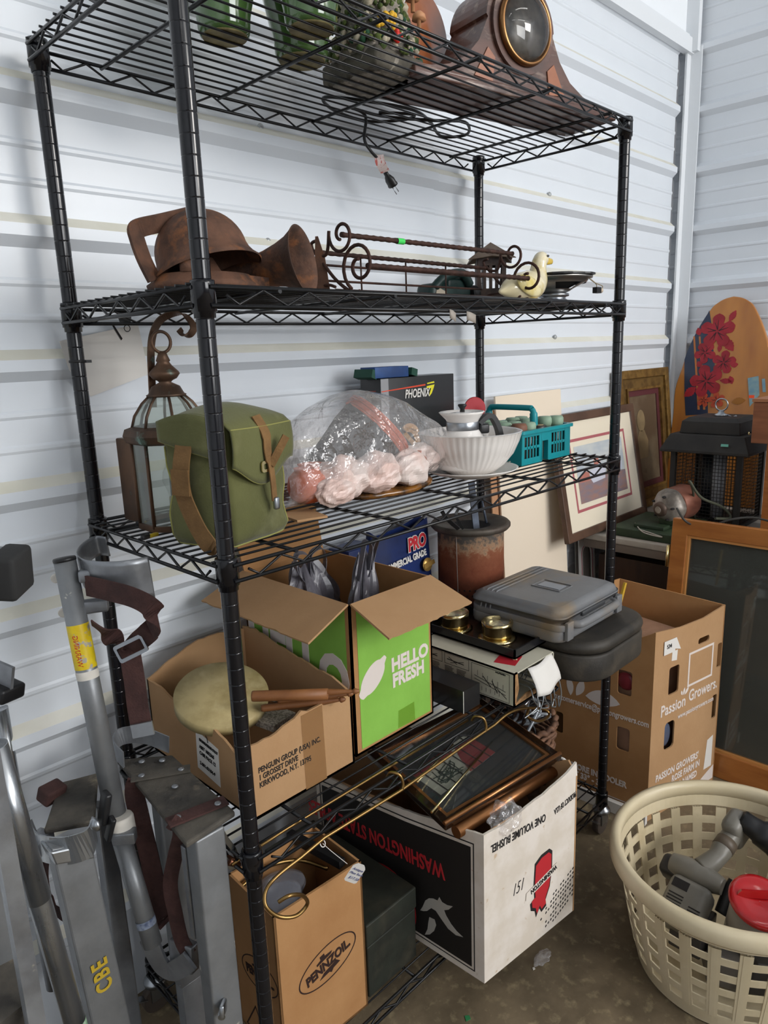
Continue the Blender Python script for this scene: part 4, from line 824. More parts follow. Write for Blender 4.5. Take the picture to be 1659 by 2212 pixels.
# ---- rusty wash drum with tools
t = thing('rusty_wash_drum', 'rusty perforated steel drum with wide rolled lip standing at the back of the fourth shelf', 'drum', (.990, .322, Z4))
m_rd = bpy.data.materials.new('rusted_drum'); m_rd.use_nodes = True
nt = m_rd.node_tree; N = nt.nodes; Lk = nt.links; b_ = N['Principled BSDF']; b_.inputs['Roughness'].default_value = .8; b_.inputs['Metallic'].default_value = .2
tc = N.new('ShaderNodeTexCoord'); sx_ = N.new('ShaderNodeSeparateXYZ'); Lk.new(tc.outputs['Object'], sx_.inputs[0]); nz = N.new('ShaderNodeTexNoise'); nz.inputs['Scale'].default_value = 45; nz.inputs['Detail'].default_value = 12; nz.inputs['Roughness'].default_value = .75; Lk.new(tc.outputs['Object'], nz.inputs['Vector'])
ma = N.new('ShaderNodeMath'); ma.operation = 'MULTIPLY_ADD'; Lk.new(nz.outputs['Fac'], ma.inputs[0]); ma.inputs[1].default_value = .16; Lk.new(sx_.outputs[2], ma.inputs[2])
rp = N.new('ShaderNodeValToRGB'); Lk.new(ma.outputs[0], rp.inputs[0]); e = rp.color_ramp.elements; e[0].position = .17; e[0].color = (*H('#4e2f22'), 1); e[1].position = .25; e[1].color = (*H('#7a3f27'), 1)
for p, c in ((.315, '#8a5338'), (.335, '#a8876a'), (.36, '#57524d')): q = e.new(p); q.color = (*H(c), 1)
Lk.new(rp.outputs[0], b_.inputs['Base Color']); bp = N.new('ShaderNodeBump'); bp.inputs['Strength'].default_value = .5; bp.inputs['Distance'].default_value = .002; Lk.new(nz.outputs['Fac'], bp.inputs['Height']); Lk.new(bp.outputs[0], b_.inputs['Normal'])
put('body', MB().lathe([(.090, 0), (.092, .004), (.092, .285), (.095, .292)], seg=64, caps=False), m_rd, t)
put('rolled_lip', MB().lathe([(.092, .286), (.104, .290), (.110, .297), (.110, .304), (.105, .309), (.096, .305), (.058, .300), (.054, .296)], seg=64, caps=False), M('grey_lip', H('#5e5850'), H('#4c4039'), scale=16, rough=.6, metal=.4), t)
mb = MB()
for rz_ in range(7):
    for k in range(40):
        a = 2*PI*(k+.5*(rz_ % 2))/40; z = .045+rz_*.015
        if math.sin(a) < .5: mb.cyl((.0905*math.cos(a), .0905*math.sin(a), z), (.0926*math.cos(a), .0926*math.sin(a), z), .0026, seg=6)
put('perforations', mb, m_ink, t)['kind'] = 'stuff'
put('dark_inside', MB().lathe([(.054, .298), (.0005, .270)], seg=40, caps=False), m_ink, t)
put('wire_hook', MB().tube(smoothpts([(-.088, -.02, .29), (-.094, -.026, .22), (-.096, -.03, .13), (-.106, -.036, .10), (-.112, -.035, .115)], 6), .0013, 6), M('wire', H('#8a8078'), rough=.4, metal=.7), t)
m_iron = M('blue_grey_iron', H('#5c6472'), H('#474b55'), scale=20, rough=.5, metal=.5)
def bar(n, pts, w_, th, mt, lb, wd=(1, -.6, 0)):
    tag(put(n, MB().strap(pts, wd, w_, th), mt), lb, 'tool')
bar('flat_file', [at(1029, 1143, y=.30), at(1018, 1040, y=.315)], .018, .006, m_iron, 'long blue grey flat file standing upright in the rusty drum')
tag(put('drill_bit', MB().tube([at(1053, 1140, y=.30), at(1040, 1075, y=.31)], [.0035, .003], 8), m_iron), 'thin dark spiral rod leaning in the right of the rusty drum', 'tool')
bar('pliers_handle', smoothpts([at(1000, 1142, y=.28), at(985, 1115, y=.28), at(990, 1100, y=.28)], 5), .007, .005, m_blk, 'black curved plier handle in the rusty drum, left of the file')
bar('wrench', smoothpts([at(990, 1142, y=.27), at(965, 1120, y=.27), at(955, 1105, y=.27)], 4), .010, .005, m_blk, 'black wrench lying left in the mouth of the rusty drum')
# ---- black plastic case at the right end
t = thing('black_plastic_case', 'dusty black plastic tool case overhanging the right front of the fourth shelf', 'case', (.85, -.135, Z4))
m_dust = M('dusty_black_plastic', H('#26231f'), H('#3a352e'), scale=7, rough=.6, bump=.3, bscale=120, c3=H('#4a4237'), s3=16, m3=(.52, .8))
def shell(w_, d_, z0, z1, r, rt, s=1.0):
    prs = [(z0, -rt*.6), (z0+rt*.3, -rt*.2), (z0+rt, 0), (z1-rt, 0), (z1-rt*.3, -rt*.25), (z1, -rt*.8)]; P = []; n = 0
    for z, o in prs: q = rrect(w_+2*o, d_+2*o, r+o*.5, 8, w_/2, d_/2); n = len(q); P += [(x, y, z) for x, y in q]
    m = MB(); m.add(P, [(i*n+k, i*n+(k+1) % n, (i+1)*n+(k+1) % n, (i+1)*n+k) for i in range(len(prs)-1) for k in range(n)], True)
    m.add(P[:n], [tuple(range(n))]); m.add(P[-n:], [tuple(range(n))]); return m
put('lower_shell', shell(.314, .379, .001, .066, .086, .006), m_dust, t); put('upper_shell', shell(.318, .383, .0665, .098, .088, .013), m_dust, t)
# ---- grey tool case
t = thing('grey_plastic_case', 'grey plastic power tool case with carry handle lying on the black case', 'case', T=Mx.Translation((.822, .200, Z4+.0985)) @ Mx.Rotation(R(-90), 4, 'Z'))
m_gc = M('grey_tool_case', H('#77787a'), H('#6f6f70'), scale=6, rough=.45, bump=.15, bscale=200, c3=H('#84725a'), s3=7, m3=(.52, .72))
GW, GD = .268, .295
put('lower_shell', shell(GW, GD, .0, .036, .030, .010), m_gc, t)
put('upper_shell', shell(GW, GD, .038, .082, .030, .026), m_gc, t)
put('rim_band', shell(GW+.006, GD+.006, .030, .046, .032, .002), m_gc, t)
mb = MB()
for k in range(3):
    xx = .040+k*.014; mb.tube([(xx, -.002, .045), (xx, .010, .072), (xx, .03, .0835), (xx, GD-.03, .0835), (xx, GD-.008, .072)], .0022, 8)
put('raised_ribs', mb, m_gc, t)
put('badge_frame', MB().ring(rrect(.085, .062, .004, cx=.150, cy=.150), rrect(.080, .057, .003, cx=.150, cy=.150), Mx.Translation((0, 0, .0845)), .003), m_gc, t)
put('badge', MB().box((.150, .150, .0828), (.062, .036, .0016)), M('smooth_grey', H('#8f949c'), rough=.35), t)
hn_ = put('handle', MB().tube(smoothpts([(GW-.012, .045, .040), (GW+.010, .055, .040), (GW+.016, .08, .040), (GW+.016, .215, .040), (GW+.010, .24, .040), (GW-.012, .25, .040)], 6), .010, 12), m_gc, t)
for y in (.028, .267): put('latch', MB().box((GW+.004, y, .030), (.010, .026, .044), bev=.002), m_gc, t)
put('recess_pad', MB().box((GW-.004, .148, .052), (.014, .11, .012), bev=.004), M('recess_plastic', H('#3a3b3d'), rough=.5), t)  # dark block stands in for the shaded hollow behind the handle
# ---- long printed carton with wires
t = thing('long_instruction_carton', 'long white carton printed with wiring diagrams, its torn right end spilling wires', 'box', (.665, -.048, Z4))
m_ow = M('off_white_board', H('#c6c2b0'), H('#bbb6a3'), scale=6, rough=.6)
BW, BD, BH = .160, .285, .080
mb = MB(); F_l = frame((0, BD, 0), (0, -1, 0), (0, 0, 1))
mb.prism([(0, 0), (BD, 0), (BD, BH), (0, BH)], F_l, .003); mb.mm((0, 0, BH-.003), (BW, BD, BH)); mb.mm((0, 0, 0), (BW, BD, .003)); mb.mm((BW-.003, 0, 0), (BW, BD, BH)); mb.mm((0, BD-.003, 0), (BW, BD, BH))
put('walls', mb, m_ow, t)
fe = MB(); ff = frame((0, 0, 0), (1, 0, 0), (0, 0, 1))
fe.prism([(0, 0), (.004, 0), (.018, BH*.5), (.012, BH), (0, BH)], ff, .003).prism([(0, 0), (BW, 0), (BW, .020), (.12, .012), (.05, .018), (.0, .006)], ff, .003)
put('torn_front_edge', fe, m_cut, t)
def hang(u, v): x = .045+u*.105; return V((x, -.004-.028*math.sin(v*1.4)-.006*math.sin(5*u), BH-.001-.066*v*(1-.25*abs(u-.4))))
put('hanging_flap', MB().grid(hang, 14, 8), m_white, t, solid=.0012)
mb = MB(); q = lambda u, v: F_l @ V((u, v, .0006))
def rectline(u0, v0, u1, v1, w_=.0009):
    for a, b in (((u0, v0), (u1, v0)), ((u1, v0), (u1, v1)), ((u1, v1), (u0, v1)), ((u0, v1), (u0, v0))): mb.strap([q(*a), q(*b)], V((1, 0, 0)).cross(q(*b)-q(*a)), w_, .0003)
def ln(u0, v0, u1, v1, w_=.0008): mb.strap([q(u0, v0), q(u1, v1)], V((1, 0, 0)).cross(q(u1, v1)-q(u0, v0)), w_, .0003)
rectline(.168, .006, .272, .074); rectline(.088, .050, .160, .076); rectline(.010, .050, .080, .076)
ln(.176, .038, .262, .022, .0012); ln(.176, .046, .262, .030, .0012); ln(.20, .050, .222, .030, .002); ln(.225, .046, .24, .020, .002); ln(.235, .034, .265, .014, .0015)
for k in range(6): ln(.185+.014*k, .060-.003*k, .185+.014*k, .047-.003*k, .0007); ln(.185+.012*k, .014, .185+.012*k, .024, .0007)
rnd = random.Random(5)
for c0 in (.012, .046, .088, .124):
    for k in range(13): ln(c0, .044-.0030*k, c0+.026+rnd.uniform(-.004, .002), .0445-.0030*k, .0011)
for c0, w_ in ((.095, .05), (.02, .045)):
    ln(c0, .062, c0+w_, .060, .002); ln(c0+.005, .068, c0+w_*.6, .055, .0012); ln(c0+.01, .054, c0+w_, .066, .0012)
mb2 = text_mb('Adjusting Parts', F_l @ Mx.Translation((.262, .0675, .0006)) @ Mx.Rotation(PI, 4, 'Z') @ Mx.Translation((0, -.004, 0)), .005, .0002, .9, mb=mb)
put('printed_diagrams', mb, m_ink, t)
put('red_top_label', MB().box((.055, .055, BH+.0003), (.055, .05, .0006), (0, 0, .3)), M('red_label', H('#b02430'), rough=.5), t)
put('top_lettering', text_mb('JT GROUP', Mx.Translation((.075, .085, BH+.001)) @ Mx.Rotation(R(-110), 4, 'Z'), .012, .0003, .9), M('cream_lettering', H('#e0c9a0'), rough=.6), t)
m_wire = M('galvanised_wire', H('#9ea3a6'), rough=.3, metal=.9)
for k in range(7):
    rnd = random.Random(40+k); x = .715+.018*k; p = [(x, .0, Z4+.03+.005*k), (x+.004, -.05, Z4+.03), (x+rnd.uniform(-.01, .01), -.066, Z4+.005-.004*k), (x+rnd.uniform(-.01, .02), -.064, Z4-.02-.006*k), (x+rnd.uniform(-.03, .03), -.060, Z4-.03)]
    tag(put('steel_wire', MB().tube(smoothpts(p, 6), .0017, 6), m_wire), 'galvanised wire end spilling from the torn end of the diagram carton', 'wire', 'wires spilling from the diagram carton')
cl_ = [(.745+.012*math.cos(a), -.030+.0018*a, Z4+.042+.012*math.sin(a)) for a in [k*PI/8 for k in range(60)]]
tag(put('coil_spring', MB().tube(cl_, .0012, 6), m_wire), 'small coil spring inside the torn end of the diagram carton', 'spring')
# ---- black tray with brass votives
t = thing('black_display_tray', 'shallow black square tray with a dark sheen lying on the diagram carton', 'tray', T=Mx.Translation((.722, -.010, Z4+.0835)))
put('tray_base', MB().mm((0, 0, 0), (.165, .265, .004)), M('brown_black_lacquer', H('#2b231e'), H('#3a2c22'), scale=6, rough=.25, coat=.4), t)
mb = MB()
for a, b in (((0, 0), (.165, .004)), ((0, .261), (.165, .265)), ((0, 0), (.004, .265)), ((.161, 0), (.165, .265))): mb.mm((*a, 0), (*b, .022))
put('tray_edge', mb, M('black_lacquer', (.010, .010, .012), rough=.3), t)
for k, (a, b, lb) in enumerate(((1074, 1378, 'round brass candle holder standing right and nearer on the black tray'), (981, 1356, 'round brass candle holder standing left and further back on the black tray'))):
    p = at(a, b, z=Z4+.088); t = thing('brass_candle_holder', lb, 'candle holder', (p.x, p.y, Z4+.088))
    put('foot_ring', MB().lathe([(.032, 0), (.046, 0), (.047, .002), (.042, .006), (.032, .006)], seg=40, caps=False), m_brass, t)
    put('cup', MB().lathe([(.026, .004), (.032, .006), (.0365, .014), (.0370, .034), (.0378, .035), (.0378, .044), (.0355, .0445), (.0350, .036), (.030, .018), (.0005, .012)], seg=40, caps=False), m_brass, t)
    put('glass_insert', MB().lathe([(.0345, .0405), (.0345, .0412), (.0005, .0412)], seg=32, caps=False), film('votive_glass', (.9, .9, .88), .05, .25, (.5, .48, .42)), t)
# ---- small black carton
t = thing('small_black_carton', 'small black carton with white edges between the green box and the diagram carton', 'box', (.572, .020, Z4), rz=0)
put('carton', MB().mm((0, 0, 0), (.058, .16, .052)), m_pb, t); put('worn_edge', MB().box((.0, .0, .026), (.0012, .0012, .052)), m_white, t)
# ---- brass plate rack hanging under the front rail
t = thing('brass_wall_plate_rack', 'long brass plate rack with curled ends hooked under the fourth shelf front rail', 'plate rack', (.30, -.035, .60))
yA = -.036
pA = [at(a, b, y=yA) for a, b in ((655, 1928),)]
curl = smoothpts([at(602, 1948, y=yA-.045), at(625, 1935, y=yA-.055), at(652, 1934, y=yA-.05), at(664, 1952, y=yA-.035), at(640, 1978, y=yA-.03), at(603, 1980, y=yA-.02), at(575, 1958, y=yA-.01), at(574, 1925, y=yA), at(598, 1893, y=yA), at(650, 1852, y=yA)], 7)
straight = [at(700, 1810, y=yA), at(865, 1708, y=yA), at(1000, 1612, y=yA), at(1068, 1566, y=yA)]
curl2 = smoothpts([at(1068, 1566, y=yA), at(1100, 1540, y=yA), at(1135, 1530, y=yA), at(1175, 1532, y=yA), at(1186, 1545, y=yA-.01), at(1165, 1558, y=yA-.02), at(1140, 1548, y=yA-.02), at(1142, 1532, y=yA-.01)], 7)
put('front_rail', MB().tube(curl+straight[:-1]+curl2, .0032, 10), m_brassd, t, world=True)
put('back_rail', MB().tube([at(a, b, y=.022) for a, b in ((500, 1868), (620, 1790), (830, 1663), (1010, 1556))], .0028, 8), m_brassd, t, world=True)
for a, b in ((868, 1708), (1048, 1582)):
    p = at(a, b, y=yA); put('hook', MB().tube(smoothpts([p, p+V((.004, 0, .012)), p+V((.002, .004, .028)), p+V((-.004, .012, .034)), p+V((-.008, .022, .032)), p+V((-.010, .028, .022))], 6), .0030, 8), m_brassd, t, world=True)
# price tag
t = thing('price_tag', 'white scalloped price tag with handwriting tied to the brass plate rack', 'tag', at(770, 1885, y=-.045))
T_ = frame(at(768, 1886, y=-.045), (.78, -.62, -.02), (-.15, 0, 1)) @ Mx.Rotation(R(-30), 4, 'Z')
put('card', MB().prism([(-.010, .017), (-.006, .021), (.006, .021), (.010, .017), (.0125, .013), (.0125, -.019), (.009, -.022), (-.009, -.022), (-.0125, -.019), (-.0125, .013)][::-1], T_, .0005), m_white, t, world=True)
m_pen = M('blue_pen', H('#6b6f96'), rough=.8)
hw = lambda s, u, v, z, mb=None: text_mb(s, T_ @ Mx.Translation((u, v, .0005)), z, -.0001, .85, shear=.4, mb=mb)
mb = hw('Antique', -.010, .006, .0075); hw('Plate Rack', -.011, -.003, .0070, mb); hw('$17.50', -.008, -.014, .0085, mb)
put('handwriting', mb, m_pen, t, world=True)
k0 = at(697, 1822, y=yA); put('string', MB().tube(smoothpts([k0, at(715, 1838, y=-.04), at(740, 1858, y=-.043), at(750, 1866, y=-.044)], 5), .0006, 5).tube([k0+V((.005*math.cos(a), .005*math.sin(a)*.6, .005*math.sin(a))) for a in [2*PI*k/12 for k in range(12)]], .0010, 5, True), m_white, t, world=True)
# ================================================================== BOTTOM SHELF
t = thing('oil_carton', 'brown cardboard motor oil carton with oval logo at the near end of the bottom shelf', 'box', T=Mx.Translation((.040, .014, Z5)) @ Mx.Rotation(R(-3), 4, 'Z'))
OW, OD, OH = .198, .150, .330
Ff = frame((0, 0, 0), (1, 0, 0), (0, 0, 1)); Fl = frame((0, OD, 0), (0, -1, 0), (0, 0, 1))
mb = MB()
for F_, w_ in ((Ff, OW), (Fl, OD), (frame((0, OD-.0045, 0), (1, 0, 0), (0, 0, 1)), OW), (frame((OW, 0, 0), (0, 1, 0), (0, 0, 1)), OD)): mb.prism([(0, 0), (w_, 0), (w_, OH), (0, OH)], F_, .0045)
mb.mm((0, 0, 0), (OW, OD, .005)); put('walls', mb, m_card2, t)
m_pr = M('dark_brown_print', H('#2a1510'), rough=.8)
def pennz(F, u, v, s, nm):
    T_ = F @ Mx.Translation((u, v, .0006)) @ Mx.Rotation(R(14), 4, 'Z')
    mb = MB().ring(circ(.066*s, 48, ry=.036*s), circ(.0635*s, 48, ry=.0338*s), T_, .0004); text_mb('PENNZOIL.', T_ @ Mx.Translation((0, -.009*s, 0)), .026*s, .0010*s, .78, 'CENTER', mb=mb, shear=.1)
    mb.prism([(-.022*s, .012*s), (.010*s, .012*s), (.014*s, .016*s), (-.002*s, .019*s), (-.002*s, .025*s), (-.012*s, .025*s), (-.012*s, .018*s), (-.022*s, .016*s)], T_, .0004)
    mb.prism([(-.026*s, -.020*s), (-.014*s, -.013*s), (.016*s, -.011*s), (.022*s, -.020*s), (.006*s, -.021*s), (.0, -.026*s), (-.004*s, -.021*s)], T_, .0004)
    put(nm, mb, m_pr, t)
pennz(Ff, .108, .165, 1.05, 'oval_logo'); pennz(Fl, .085, .165, .95, 'side_oval_logo')
put('bottom_triangle_mark', MB().ring([(.02, .0), (.10, .0), (.06, .07)], [(.025, .003), (.095, .003), (.06, .064)], Fl @ Mx.Translation((0, .01, .0006)), .0003), m_pr, t)
# contents
for k, (x, y, rz) in enumerate(((.085, .06, .3), (.12, .10, -.2))):
    o = thing('clear_plastic_tub', ['clear plastic food tub at the front inside the motor oil carton', 'clear plastic food tub at the back inside the motor oil carton'][k], 'tub', (x, y, Z5+.26-.02*k), rz=rz)
    m_ct = M('clear_tub', H('#9a9ca6'), rough=.12, alpha=.38, spec=.9, bump=.4, bscale=60)
    put('tub', MB().lathe([(.036, .0), (.040, .004), (.044, .05), (.048, .052), (.048, .054), (.042, .052), (.038, .006)], seg=32, caps=False, sy=.8), m_ct, o); put('tub_lid', MB().lathe([(.046, .056), (.046, .060), (.030, .062), (.0005, .062)], seg=32, sy=.8), m_ct, o)
tag(put('brass_picture_rim', MB().tube(smoothpts([(.06, .145, .43), (.12, .142, .44), (.18, .12, .43), (.21, .07, .42)], 6), .004, 8), m_brassd), 'tarnished brass moulding lying across the back of the motor oil carton', 'moulding')
tag(put('black_metal_bar', MB().box((.205, .10, .452), (.016, .14, .016), (0.02, 0, .12)), m_blk), 'black square metal bar lying on the right rim of the motor oil carton', 'bar')
# small chrome clamp left of the near post
t = thing('spring_hook_clamp', 'rusty chrome double hook clamp hanging just left of the near front post', 'clamp', (-.012, -.01, .63))
p = [at(a, b, y=.03) for a, b in ((475, 1790), (490, 1815), (505, 1835), (512, 1858))]
put('arm', MB().strap(smoothpts(p, 5), (1, -.5, .3), .008, .003).strap(smoothpts([at(a, b, y=.03) for a, b in ((474, 1842), (492, 1862), (505, 1876), (515, 1872))], 5), (1, -.5, .3), .009, .003), m_steel, t, world=True)
put('barrel', MB().cyl(at(492, 1858, y=.03), at(516, 1868, y=.03), .008, .005), M('copper_barrel', H('#8a5c44'), rough=.3, metal=.9), t, world=True)
# dark green steel box
t = thing('green_steel_box', 'worn dark green steel box on the bottom shelf between the oil carton and apple box', 'box', (.250, .012, Z5))
m_gs = M('dark_green_steel', H('#2b2f28'), H('#22241f'), scale=10, rough=.55, metal=.2, bump=.2, c3=H('#3c3a30'), s3=14, m3=(.5, .7))
put('base_shell', MB().mm((0, 0, 0), (.142, .33, .120)), m_gs, t, bev=.003); put('lid', MB().mm((-.002, -.002, .122), (.144, .332, .172)), m_gs, t, bev=.003)
# ---- apple box
AO = V((.432, -.138, Z5+.002)); t = thing('apple_box', 'white and black printed apple carton full of frames, overhanging the bottom shelf front', 'box', T=Mx.Translation(AO) @ Mx.Rotation(R(-6.2), 4, 'Z'))
AW, AD, AH = .298, .48, .345
DD = V((-.158, .987, 0)).normalized(); Ff = frame((0, 0, 0), (1, 0, 0), (0, 0, 1)); Fl = frame(DD*AD, -DD, (0, 0, 1)); Fb = frame(DD*(AD-.005), (1, 0, 0), (0, 0, 1)); Fr = frame((AW, 0, 0), DD, (0, 0, 1))
m_aw = M('stained_white_board', H('#dbd2c8'), H('#cfc4b6'), scale=12, rough=.7, c3=H('#b99f80'), s3=45, m3=(.64, .72))
mb = MB(); cwall(mb, Ff, [(0, AH), (.05, AH-.004), (.09, AH-.004), (.14, AH+.004), (.18, AH+.006), (.22, AH+.014), (.25, AH+.018), (.275, AH+.026), (AW-.004, AH+.034), (AW, AH)], .005, .001, 6)
cwall(mb, Fl, [(0, AH-.050), (.15, AH-.052), (.30, AH-.030), (.42, AH-.010), (AD, AH)], .005, .001, 7); put('outer_walls', mb, m_aw, t)
mb = MB(); cwall(mb, Fb, [(0, AH-.05), (AW, AH-.05)], .005); cwall(mb, Fr, [(0, AH+.0), (.02, AH+.032), (.06, AH+.01), (.12, AH-.02), (AD, AH-.05)], .005, .001, 8)
q = Ff @ Mx.Translation((0, 0, -.0053)); cwall(mb, q, [(.004, AH-.003), (AW-.004, AH-.003)], .002); q = Fl @ Mx.Translation((0, 0, -.0053)); cwall(mb, q, [(.004, AH-.054), (.30, AH-.034), (AD-.004, AH-.006)], .002); mb.add([V((0, 0, .003)), V((AW, 0, .003)), V((AW, 0, .003))+DD*AD, DD*AD+V((0, 0, .003))], [(0, 1, 2, 3)])
put('inner_board', mb, m_card, t)
B1 = Fl @ Mx.Translation((0, 0, .0006)); bk = MB()
bk.prism([(.02, .022), (AD-.031, .022), (AD-.031, AH-.040), (AD-.2, AH-.060), (.02, AH-.080)], B1, .0003)
mi = put('black_panel', bk, M('black_panel_print', H('#171311'), rough=.7), t)
ln_ = MB().ring([(.012, .014), (AD-.023, .014), (AD-.023, AH-.029), (AD-.2, AH-.049), (.012, AH-.068)], [(.0145, .0165), (AD-.0255, .0165), (AD-.0255, AH-.032), (AD-.2, AH-.052), (.0145, AH-.071)], B1, .0003); put('border_line', ln_, m_ink, t)
B2 = B1 @ Mx.Translation((0, 0, .0005))
m_red = M('red_ink', H('#b3222a'), rough=.65)
put('red_lettering', text_mb('WASHINGTON STATE APPLES', B2 @ Mx.Translation((AD-.098, .229, 0)) @ Mx.Rotation(R(183), 4, 'Z'), .050, .001, .62), m_red, t)
put('red_curved_print', MB().ring(circ(.085, 30, AD-.262, .060), circ(.060, 30, AD-.262, .055), B2, .0003), m_red, t)
bird = [(-.055, .012), (-.047, .020), (-.045, .034), (-.030, .048), (-.006, .050), (.004, .062), (.010, .050), (.030, .046), (.010, .034), (.0, .026), (.010, .0), (.026, -.03), (.044, -.044), (.060, -.050), (.040, -.050), (.012, -.042), (-.004, -.018), (-.014, .004), (-.028, .018), (-.040, .012), (-.046, .018)]
bird = [(-.165, .087), (-.158, .100), (-.150, .120), (-.140, .131), (-.128, .137), (-.117, .138), (-.112, .149), (-.105, .141), (-.092, .141), (-.077, .146), (-.088, .132), (-.100, .124), (-.095, .114), (-.082, .100), (-.068, .091), (-.052, .086), (-.070, .080), (-.090, .084), (-.108, .098), (-.122, .110), (-.134, .110), (-.146, .096), (-.156, .090)]
put('bird_print', MB().prism(bird[::-1], B2 @ Mx.Translation((AD, -.004, 0)), .0004).prism([(-.140, .086), (-.126, .088), (-.122, .076), (-.128, .058), (-.140, .042), (-.154, .033), (-.146, .052), (-.143, .072)], B2 @ Mx.Translation((AD, -.006, 0)), .0004), M('grey_print', H('#a9a49c'), rough=.7), t)
C1 = Ff @ Mx.Translation((0, 0, .0006))
flip = Mx.Rotation(PI, 4, 'Z')
mb = text_mb('ONE VOLUME BUSHEL', C1 @ Mx.Translation((.190, AH-.042, 0)) @ flip @ Mx.Rotation(R(-3), 4, 'Z'), .0250, .0004, .68); put('bushel_lettering', mb, m_ink, t); mb = text_mb('PRODUCT OF U.S.A', C1 @ Mx.Translation((AW-.004, AH-.036, 0)) @ flip @ Mx.Rotation(R(8), 4, 'Z'), .0190, .0003, .46)
put('origin_lettering', mb, m_ink, t)
ap = [(-.030, .050), (-.012, .062), (.012, .066), (.022, .058), (.026, .02), (.024, -.02), (.014, -.045), (.018, -.060), (.004, -.068), (-.004, -.056), (-.012, -.072), (-.018, -.056), (-.030, -.050), (-.034, -.034), (-.022, -.028), (-.028, .0)]
TA = C1 @ Mx.Translation((.183, .140, 0)) @ Mx.Rotation(R(-6), 4, 'Z')
put('apple_outline', MB().prism([(x*1.12, y*1.10) for x, y in ap], TA, .0003), m_ink, t); put('red_apple', MB().prism([(x*.98, y*.98) for x, y in ap], TA @ Mx.Translation((0, 0, .0005)), .0003), m_red, t)
BN = TA @ Mx.Translation((0, 0, .001)); put('banner', MB().prism([(-.055, -.022), (.045, .010), (.045, .028), (-.055, -.004)], BN, .0003), m_aw, t)
put('banner_lettering', text_mb('WASHINGTON', BN @ Mx.Translation((.042, .024, .0004)) @ flip @ Mx.Rotation(R(17.7), 4, 'Z'), .0150, .0005, .86), m_ink, t)
put('pencil_number', text_mb('151', C1 @ Mx.Translation((.082, .158, 0)), .040, -.0007, .62, shear=.4), m_ink, t)
mb = MB(); rnd = random.Random(9)
for r_ in range(7):
    u0 = .155+r_*.012
    n = 9+(r_ % 3)*3
    for k in range(n):
        if rnd.random() < .78:
            uu = .288-(k*.0085); vv = .112-r_*.0115-k*.0035
            if vv > .008: mb.prism([(uu, vv), (uu+.0045, vv+.003), (uu+.0035, vv+.0065), (uu-.001, vv+.0035)], C1, .0003)
put('address_stamp', mb, m_ink, t)
# ---- framed glass lying on the apple box
F0, F1_, F2_ = at(963, 1790, z=.478), at(1214, 1636, z=.492), at(772, 1640, z=.520)
t = thing('glazed_picture_frame', 'bronze edged glazed picture frame lying tilted across the open apple box', 'picture frame', T=frame(F0, F1_-F0, F2_-F0))
m_brz = M('bronze_frame', H('#3a2517'), H('#24160e'), scale=20, rough=.25, metal=.6, coat=.5); m_cpr = M('copper_gilt', H('#a9744a'), rough=.3, metal=.85)
fw, fh = (F1_-F0).length, (F2_-F0).length
rc = lambda a, b, c, d: [(a, b), (c, b), (c, d), (a, d)]
put('outer_moulding', MB().ring(rc(0, 0, fw, fh), rc(.018, .018, fw-.018, fh-.018), Mx.Translation((0, 0, .008)), .016), m_brz, t, bev=.003)
put('front_copper_bar', MB().cyl((0, .006, .008), (fw, .006, .008), .0045, seg=16), m_cpr, t)
put('inner_slip', MB().ring(rc(.018, .018, fw-.018, fh-.018), rc(.026, .026, fw-.026, fh-.026), Mx.Translation((0, 0, .004)), .006), m_cpr, t)
put('glass', MB().prism(rc(.020, .020, fw-.020, fh-.020), Mx.Translation((0, 0, 0)), .002), film('picture_glass', (.86, .88, .86), .02, .02, ior=1.7), t)
pr = put('backing_print', MB().prism(rc(.020, .020, fw-.020, fh-.020), Mx.Translation((0, 0, -.004)), .002), M('dark_backing', H('#141a26'), H('#15120f'), scale=7, rough=.5), t)
G2 = Mx.Translation((.055, .075, -.0032)) @ Mx.Rotation(R(8), 4, 'Z')
put('white_leaflet', MB().prism(rc(0, 0, .19, .085), G2, .0004), M('leaflet', H('#b8b2aa'), rough=.6), t); put('red_leaflet_blocks', MB().prism([(.10, 0), (.19, 0), (.19, .075), (.135, .075), (.115, .04)], G2 @ Mx.Translation((0, 0, .0006)), .0004).prism(rc(0, .066, .12, .085), G2 @ Mx.Translation((0, 0, .0006)), .0004), M('leaflet_red', H('#8a1f28'), rough=.5), t)
mb = MB(); rnd = random.Random(4)
for k in range(9): mb.tube(smoothpts([(.02+rnd.uniform(0, .08), .01+rnd.uniform(0, .05), -.0022) for _ in range(4)], 4), .0009, 4)
g4 = put('green_black_sketch', mb, M('sketch_ink', H('#16281c'), rough=.6), t); g4.matrix_basis = G2 @ Mx.Translation((0, 0, .0032))
mb = MB(); 
for k in range(6): mb.box((.02+.03*k, .042, .0012), (.0025, .09, .0006))
g5 = put('dark_slats', mb, m_ink, t); g5.matrix_basis = G2
for k, (q0, q1) in enumerate((((900, 1690), (978, 1608)), ((932, 1755), (1063, 1603)))):  # solid rods stand in for the brass plate rack mirrored in the glass
    tag(put('brass_rod', MB().cyl(at(*q0, z=.517 if k == 0 else .498), at(*q1, z=.514 if k == 0 else .505), .0024, seg=10), m_brass), ['thin brass rod lying across the left part of the glazed frame', 'thin brass rod lying diagonally across the middle of the glazed frame'][k], 'rod')
tb0, tb1 = at(985, 1798, z=.460), at(1213, 1655, z=.462)
t = thing('cardboard_tube', 'bronze paper covered tube with grey end cap lying along the front of the apple box', 'tube', tb0)
